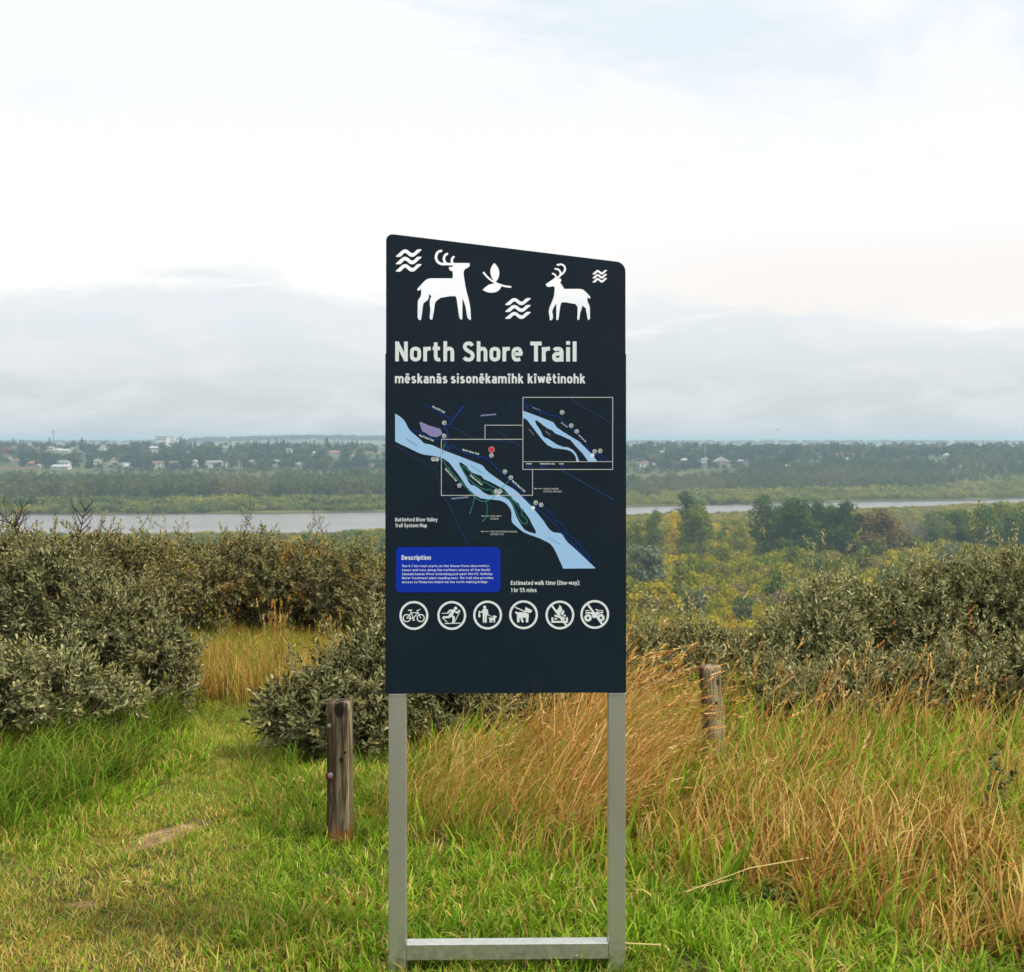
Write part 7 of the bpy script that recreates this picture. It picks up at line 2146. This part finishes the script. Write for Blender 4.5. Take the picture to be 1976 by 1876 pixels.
for px, py, hpx in SP:
    py = min(py + 2, 903)
    Y_ = town_Y(px, py) - 6; X_ = (px - CX) / F * Y_
    h_ = (hpx * 1.22 + 2) / F * Y_
    o = link('spruce_tree', sm_[rv.randint(6)], None, None, (X_, Y_, gz(X_, Y_)), (0, 0, rv.uniform(0, 6.28)))
    wq = h_ * rv.uniform(.85, 1.15); o.scale = (wq, wq, h_); o.color = (rv.uniform(.02, .3), 0, 0, 1)
    zone = ('at the left of the town' if px < 250 else 'in the town left of the sign' if px < 745 else 'in the town just right of the sign' if px < 1400 else 'in the spruces round the hill houses' if px < 1620 else 'on the right-hand hilltop')
    tag(o, 'x', 'spruce tree', 'spruces among the town houses'); by_landmark(o, SPW[0] if h_ > 18 else SPW[1] if h_ > 11 else SPW[2], px, py, HMARK)
# round town trees
tm_ = []
for i in range(6):
    me = crown_mesh('town_tree', 720 + i, 'round', 340, .060); me.materials.append(M_TOWN_O); tm_.append(me)
n_own = 0
cnt = 0
X_all, Y_all, H_all, U_all = [], [], [], []
HB = [(cf(x, y)[0], cf(x, y)[1], wpx / ({c1: 2.533, c2: 2.47, c3: 2.47, c4: 2.364}[cf] * 2.0729)) for cf, x, y, wpx, *_ in HS]
while cnt < 2600:
    px = rv.uniform(-60, 2036); py = 859 + 49 * rv.uniform() ** .8
    if px > 1600 and py > 878: continue
    if 730 < px < 1215 and rv.uniform() < .75: continue
    hh_ = rv.uniform(6, 14) if py > 872 else rv.uniform(5, 10.5); th_ = hh_ * F / town_Y(px, py)
    bad = False
    for hx, hy, hw in HB:
        if abs(px - hx) < hw / 2 + 2 and hy - 4 < py < hy + 1: bad = True; break
        if abs(px - hx) < hw / 2 + 3.5 and py >= hy and py - th_ < hy - 1.5 and rv.uniform() < (.88 if hy < 885 else .80): bad = True; break
    if px < 190 and py > 898: bad = True
    if bad: cnt += 1; continue
    Y_ = town_Y(px, py); X_all.append((px - CX) / F * Y_); Y_all.append(Y_); H_all.append(hh_); U_all.append(float(np.clip(.55 + rv.normal(0, .2), 0, 1))); cnt += 1
X_all = np.array(X_all); Y_all = np.array(Y_all); H_all = np.array(H_all); U_all = np.array(U_all)
order = np.argsort(Y_all)
own_i = order[:210]; rest = order[190:]
for i in own_i:
    o = link('town_tree', tm_[rv.randint(6)], None, None, (X_all[i], Y_all[i], gz(X_all[i], Y_all[i])), (0, 0, rv.uniform(0, 6.28)))
    wq = H_all[i] * rv.uniform(.9, 1.4); o.scale = (wq, wq, H_all[i]); o.color = (U_all[i], 0, 0, 1)
    px = sxof(X_all[i], Y_all[i])
    zone = ('at the left end of the town' if px < 250 else 'among the town houses left of the sign' if px < 745 else 'in the town right of the sign' if px < 1450 else 'on the hill at the right of the town')
    tag(o, 'x', 'tree', 'leafy trees among the town houses')
    by_landmark(o, ('dark leafy tree' if U_all[i] < .55 else 'olive leafy tree' if U_all[i] < .8 else 'yellowish leafy tree'), float(px), float(HZ + F * (EYE - gz(X_all[i], Y_all[i])) / Y_all[i]), HMARK)
mass('town_wood', c_town, 5, X_all[rest], Y_all[rest], H_all[rest], rv.uniform(.9, 1.4, len(rest)), U_all[rest], M_TOWN_I, 'leafy trees filling the back of the town below the skyline', 'woodland')

n = 620
px_ = rv.uniform(185, 1330, n); py_ = rv.uniform(900, 915, n)
Yt = np.array([town_Y(a, b) for a, b in zip(px_, py_)]); Xt = (px_ - CX) / F * Yt
mass('town_hedge', c_town, 5, Xt, Yt, rv.uniform(2.0, 5.5, n), rv.uniform(1.0, 1.7, n), rv.uniform(.35, .95, n), M_TOWN_I, 'uneven line of small trees at the foot of the town slope', 'woodland')
# mast, banded hall and domed building on the skyline
M_STEEL = principled('mast_steel', (0.30, 0.31, 0.33), rough=.5, metallic=.4)
Y_ = 2250; X_ = (103 - CX) / F * Y_; z0 = gz(X_, Y_)
r_ = empty('radio_mast', (X_, Y_, z0)); tag(r_, 'slim grey radio mast rising above the trees at the left', 'mast')
ztop = EYE + (HZ - 830) / F * Y_ - z0
m = MB()
for a in range(3):
    c_, s_ = math.cos(2.094 * a), math.sin(2.094 * a)
    m.tube([(c_ * 1.2, s_ * 1.2, -.5), (c_ * .55, s_ * .55, ztop)], .22, 4)
for i in range(9): m.tube([(-.9, -.6, 2 + i * ztop / 10), (.9, .6, 2 + (i + 1) * ztop / 10)], .14, 3)
m.build('lattice', M_STEEL, r_)
for a in range(3):
    MB().box(-2.3 + 2.0 * a - .35, -2.3 + 2.0 * a + .35 + .3, -.8, -.3, ztop - 4.2 + (a % 2) * .8, ztop - 1.2).build('antenna', M_STEEL, r_)
MB().box(-2.6, 2.6, -.3, .1, ztop - 3.0, ztop - 2.6).build('antenna_frame', M_STEEL, r_)
Y_ = 2350; X_ = (311 - CX) / F * Y_; z0 = gz(X_, Y_)
r_ = empty('arena_hall', (X_, Y_, z0)); tag(r_, 'tall white hall with a dark green band on the skyline', 'building')
ht = EYE + (HZ - 842.5) / F * Y_ - z0; W = 21.5 / F * Y_
M_GB = principled('green_band', (0.04, 0.13, 0.11), rough=.6)
MB().box(-W / 2, W / 2, 0, 22, 0, ht - 1.2).build('wall', MW['white'], r_)
MB().box(-W / 2 - .3, W / 2 + .3, -.3, 22.3, ht - 1.15, ht).build('roof', M_GB, r_)
MB().box(-W / 2, W / 2, -.12, -.01, ht - 5.6, ht - 3.8).build('band', M_GB, r_)
Y_ = 2400; X_ = (331.5 - CX) / F * Y_; z0 = gz(X_, Y_)
r_ = empty('domed_building', (X_, Y_, z0)); tag(r_, 'pale domed building right of the green-banded hall', 'building')
ht = EYE + (HZ - 845) / F * Y_ - z0; W = 10 / F * Y_
MB().box(-W, W * .9, 0, 14, 0, ht - 4).build('wall', MW['cream'], r_)
MB().box(-W / 2, W / 2, 1, 11, ht - 3.95, ht).build('drum', MW['white'], r_)
m = MB(); rings = 6
m.tube([(0, 6, ht + .02), (0, 6, ht + 1.6), (0, 6, ht + 3.0), (0, 6, ht + 4.2), (0, 6, ht + 5.0), (0, 6, ht + 5.6)], [W * .42, W * .40, W * .33, W * .22, W * .10, .15], 14)
m.build('dome', MW['grey'], r_, smooth=True)
MB().tube([(0, 6, ht + 5.4), (0, 6, ht + 8.0)], .25, 5).build('finial', M_STEEL, r_)
# slope road, fence line and fields
M_ROAD = principled('gravel_road', lambda nt: nt.mix(nt.noise(nt.add('ShaderNodeNewGeometry').outputs['Position'], .5, 4, .6), (0.24, 0.22, 0.20), (0.34, 0.32, 0.29)), rough=.9)
def ribbon(name, pts, half, mat):
    V = []; Fc = []
    for i, (px, py) in enumerate(pts):
        Yq = town_Y(px, py); Xq = (px - CX) / F * Yq
        V.append((Xq, Yq, half[i] if hasattr(half, '__len__') else half))
    W_ = []; n_ = len(V)
    for i, (x, y, h_) in enumerate(V):
        a = V[max(i - 1, 0)]; b = V[min(i + 1, n_ - 1)]; d = Vector((b[0] - a[0], b[1] - a[1])).normalized(); nn = Vector((-d.y, d.x))
        for sg in (1, -1):
            xx, yy = x + nn.x * h_ * sg, y + nn.y * h_ * sg; W_.append((xx, yy, gz(xx, yy) + .35))
    for i in range(n_ - 1): Fc.append((2 * i, 2 * i + 1, 2 * i + 3, 2 * i + 2))
    me = bpy.data.meshes.new(name); me.from_pydata(W_, [], Fc)
    o = link(name, me, mat); tag(o, kind='structure'); return o
ribbon('road', [(c1(1370, 500)), (c1(1420, 480)), (c1(1480, 460)), (c1(1500, 430)), (c1(1470, 400))], 7.0, M_ROAD)
M_TRACK = principled('dry_track', (0.33, 0.27, 0.16), rough=.9)
ribbon('track', [(c4(1250, 395)), (c4(1320, 378)), (c4(1400, 392)), (c4(1520, 402)), (c4(1640, 408)), (c4(1830, 422))], 5.0, M_TRACK)
MB_ = MB()
M_FENCE = principled('orange_fence', (0.36, 0.17, 0.11), rough=.8)
p0 = c1(0, 492); p1 = c1(400, 487)
Yq = town_Y(*p0)
x0, x1 = (p0[0] - 14 - CX) / F * Yq, (p1[0] - CX) / F * Yq
fn = empty('fence', (x0, Yq, gz(x0, Yq))); tag(fn, 'long low orange-brown fence along the field at the far left', 'fence')
Lf = x1 - x0
MB().box(0, Lf, 0, .15, .25, 1.6).build('board_panel', M_FENCE, fn)
for i in range(9): MB().box(Lf * i / 8 - .15, Lf * i / 8 + .15, -.25, -.01, -1.0, 1.9).build('fence_post', M_FENCE, fn)

# gliding bird
bp = P(1500.5, 829.3, 130)
bird = empty('bird', bp, math.radians(4)); tag(bird, 'small brown bird gliding with level wings in the pale sky right of the sign', 'bird')
M_BIRD = principled('bird_feathers', (0.16, 0.12, 0.09), rough=.8)
m = MB(); m.tube([(0, -.20, 0), (0, -.12, .015), (0, 0, .02), (0, .14, .01), (0, .24, 0)], [.012, .035, .045, .03, .008], 8); m.build('body', M_BIRD, bird, smooth=True)
for sg in (-1, 1):
    m = MB(); ws = [(0, .10, -.06), (.13, .11, -.05), (.26, .07, -.06), (.40, -.02, -.06)]
    b = 0
    for x, ya, yb in [(w_[0], w_[1], w_[2] + (-.0)) for w_ in ws]:
        z = .02 + .03 * math.sin(x * 5)
        m.v += [(sg * x, -ya, z + .004), (sg * x, -yb, z), (sg * x, -ya, z - .004), (sg * x, -yb, z - .003)]
    for i in range(3):
        q = 4 * i
        m.f += [[q, q + 1, q + 5, q + 4], [q + 2, q + 6, q + 7, q + 3], [q, q + 4, q + 6, q + 2], [q + 1, q + 3, q + 7, q + 5]]
    m.f += [[12, 13, 15, 14]]
    m.build('wing', M_BIRD, bird)
MB().prism([(-.03, 0), (.03, 0), (.05, -.002), (-.05, -.002)], .22, .34).build('tail', M_BIRD, bird)

label_pending()
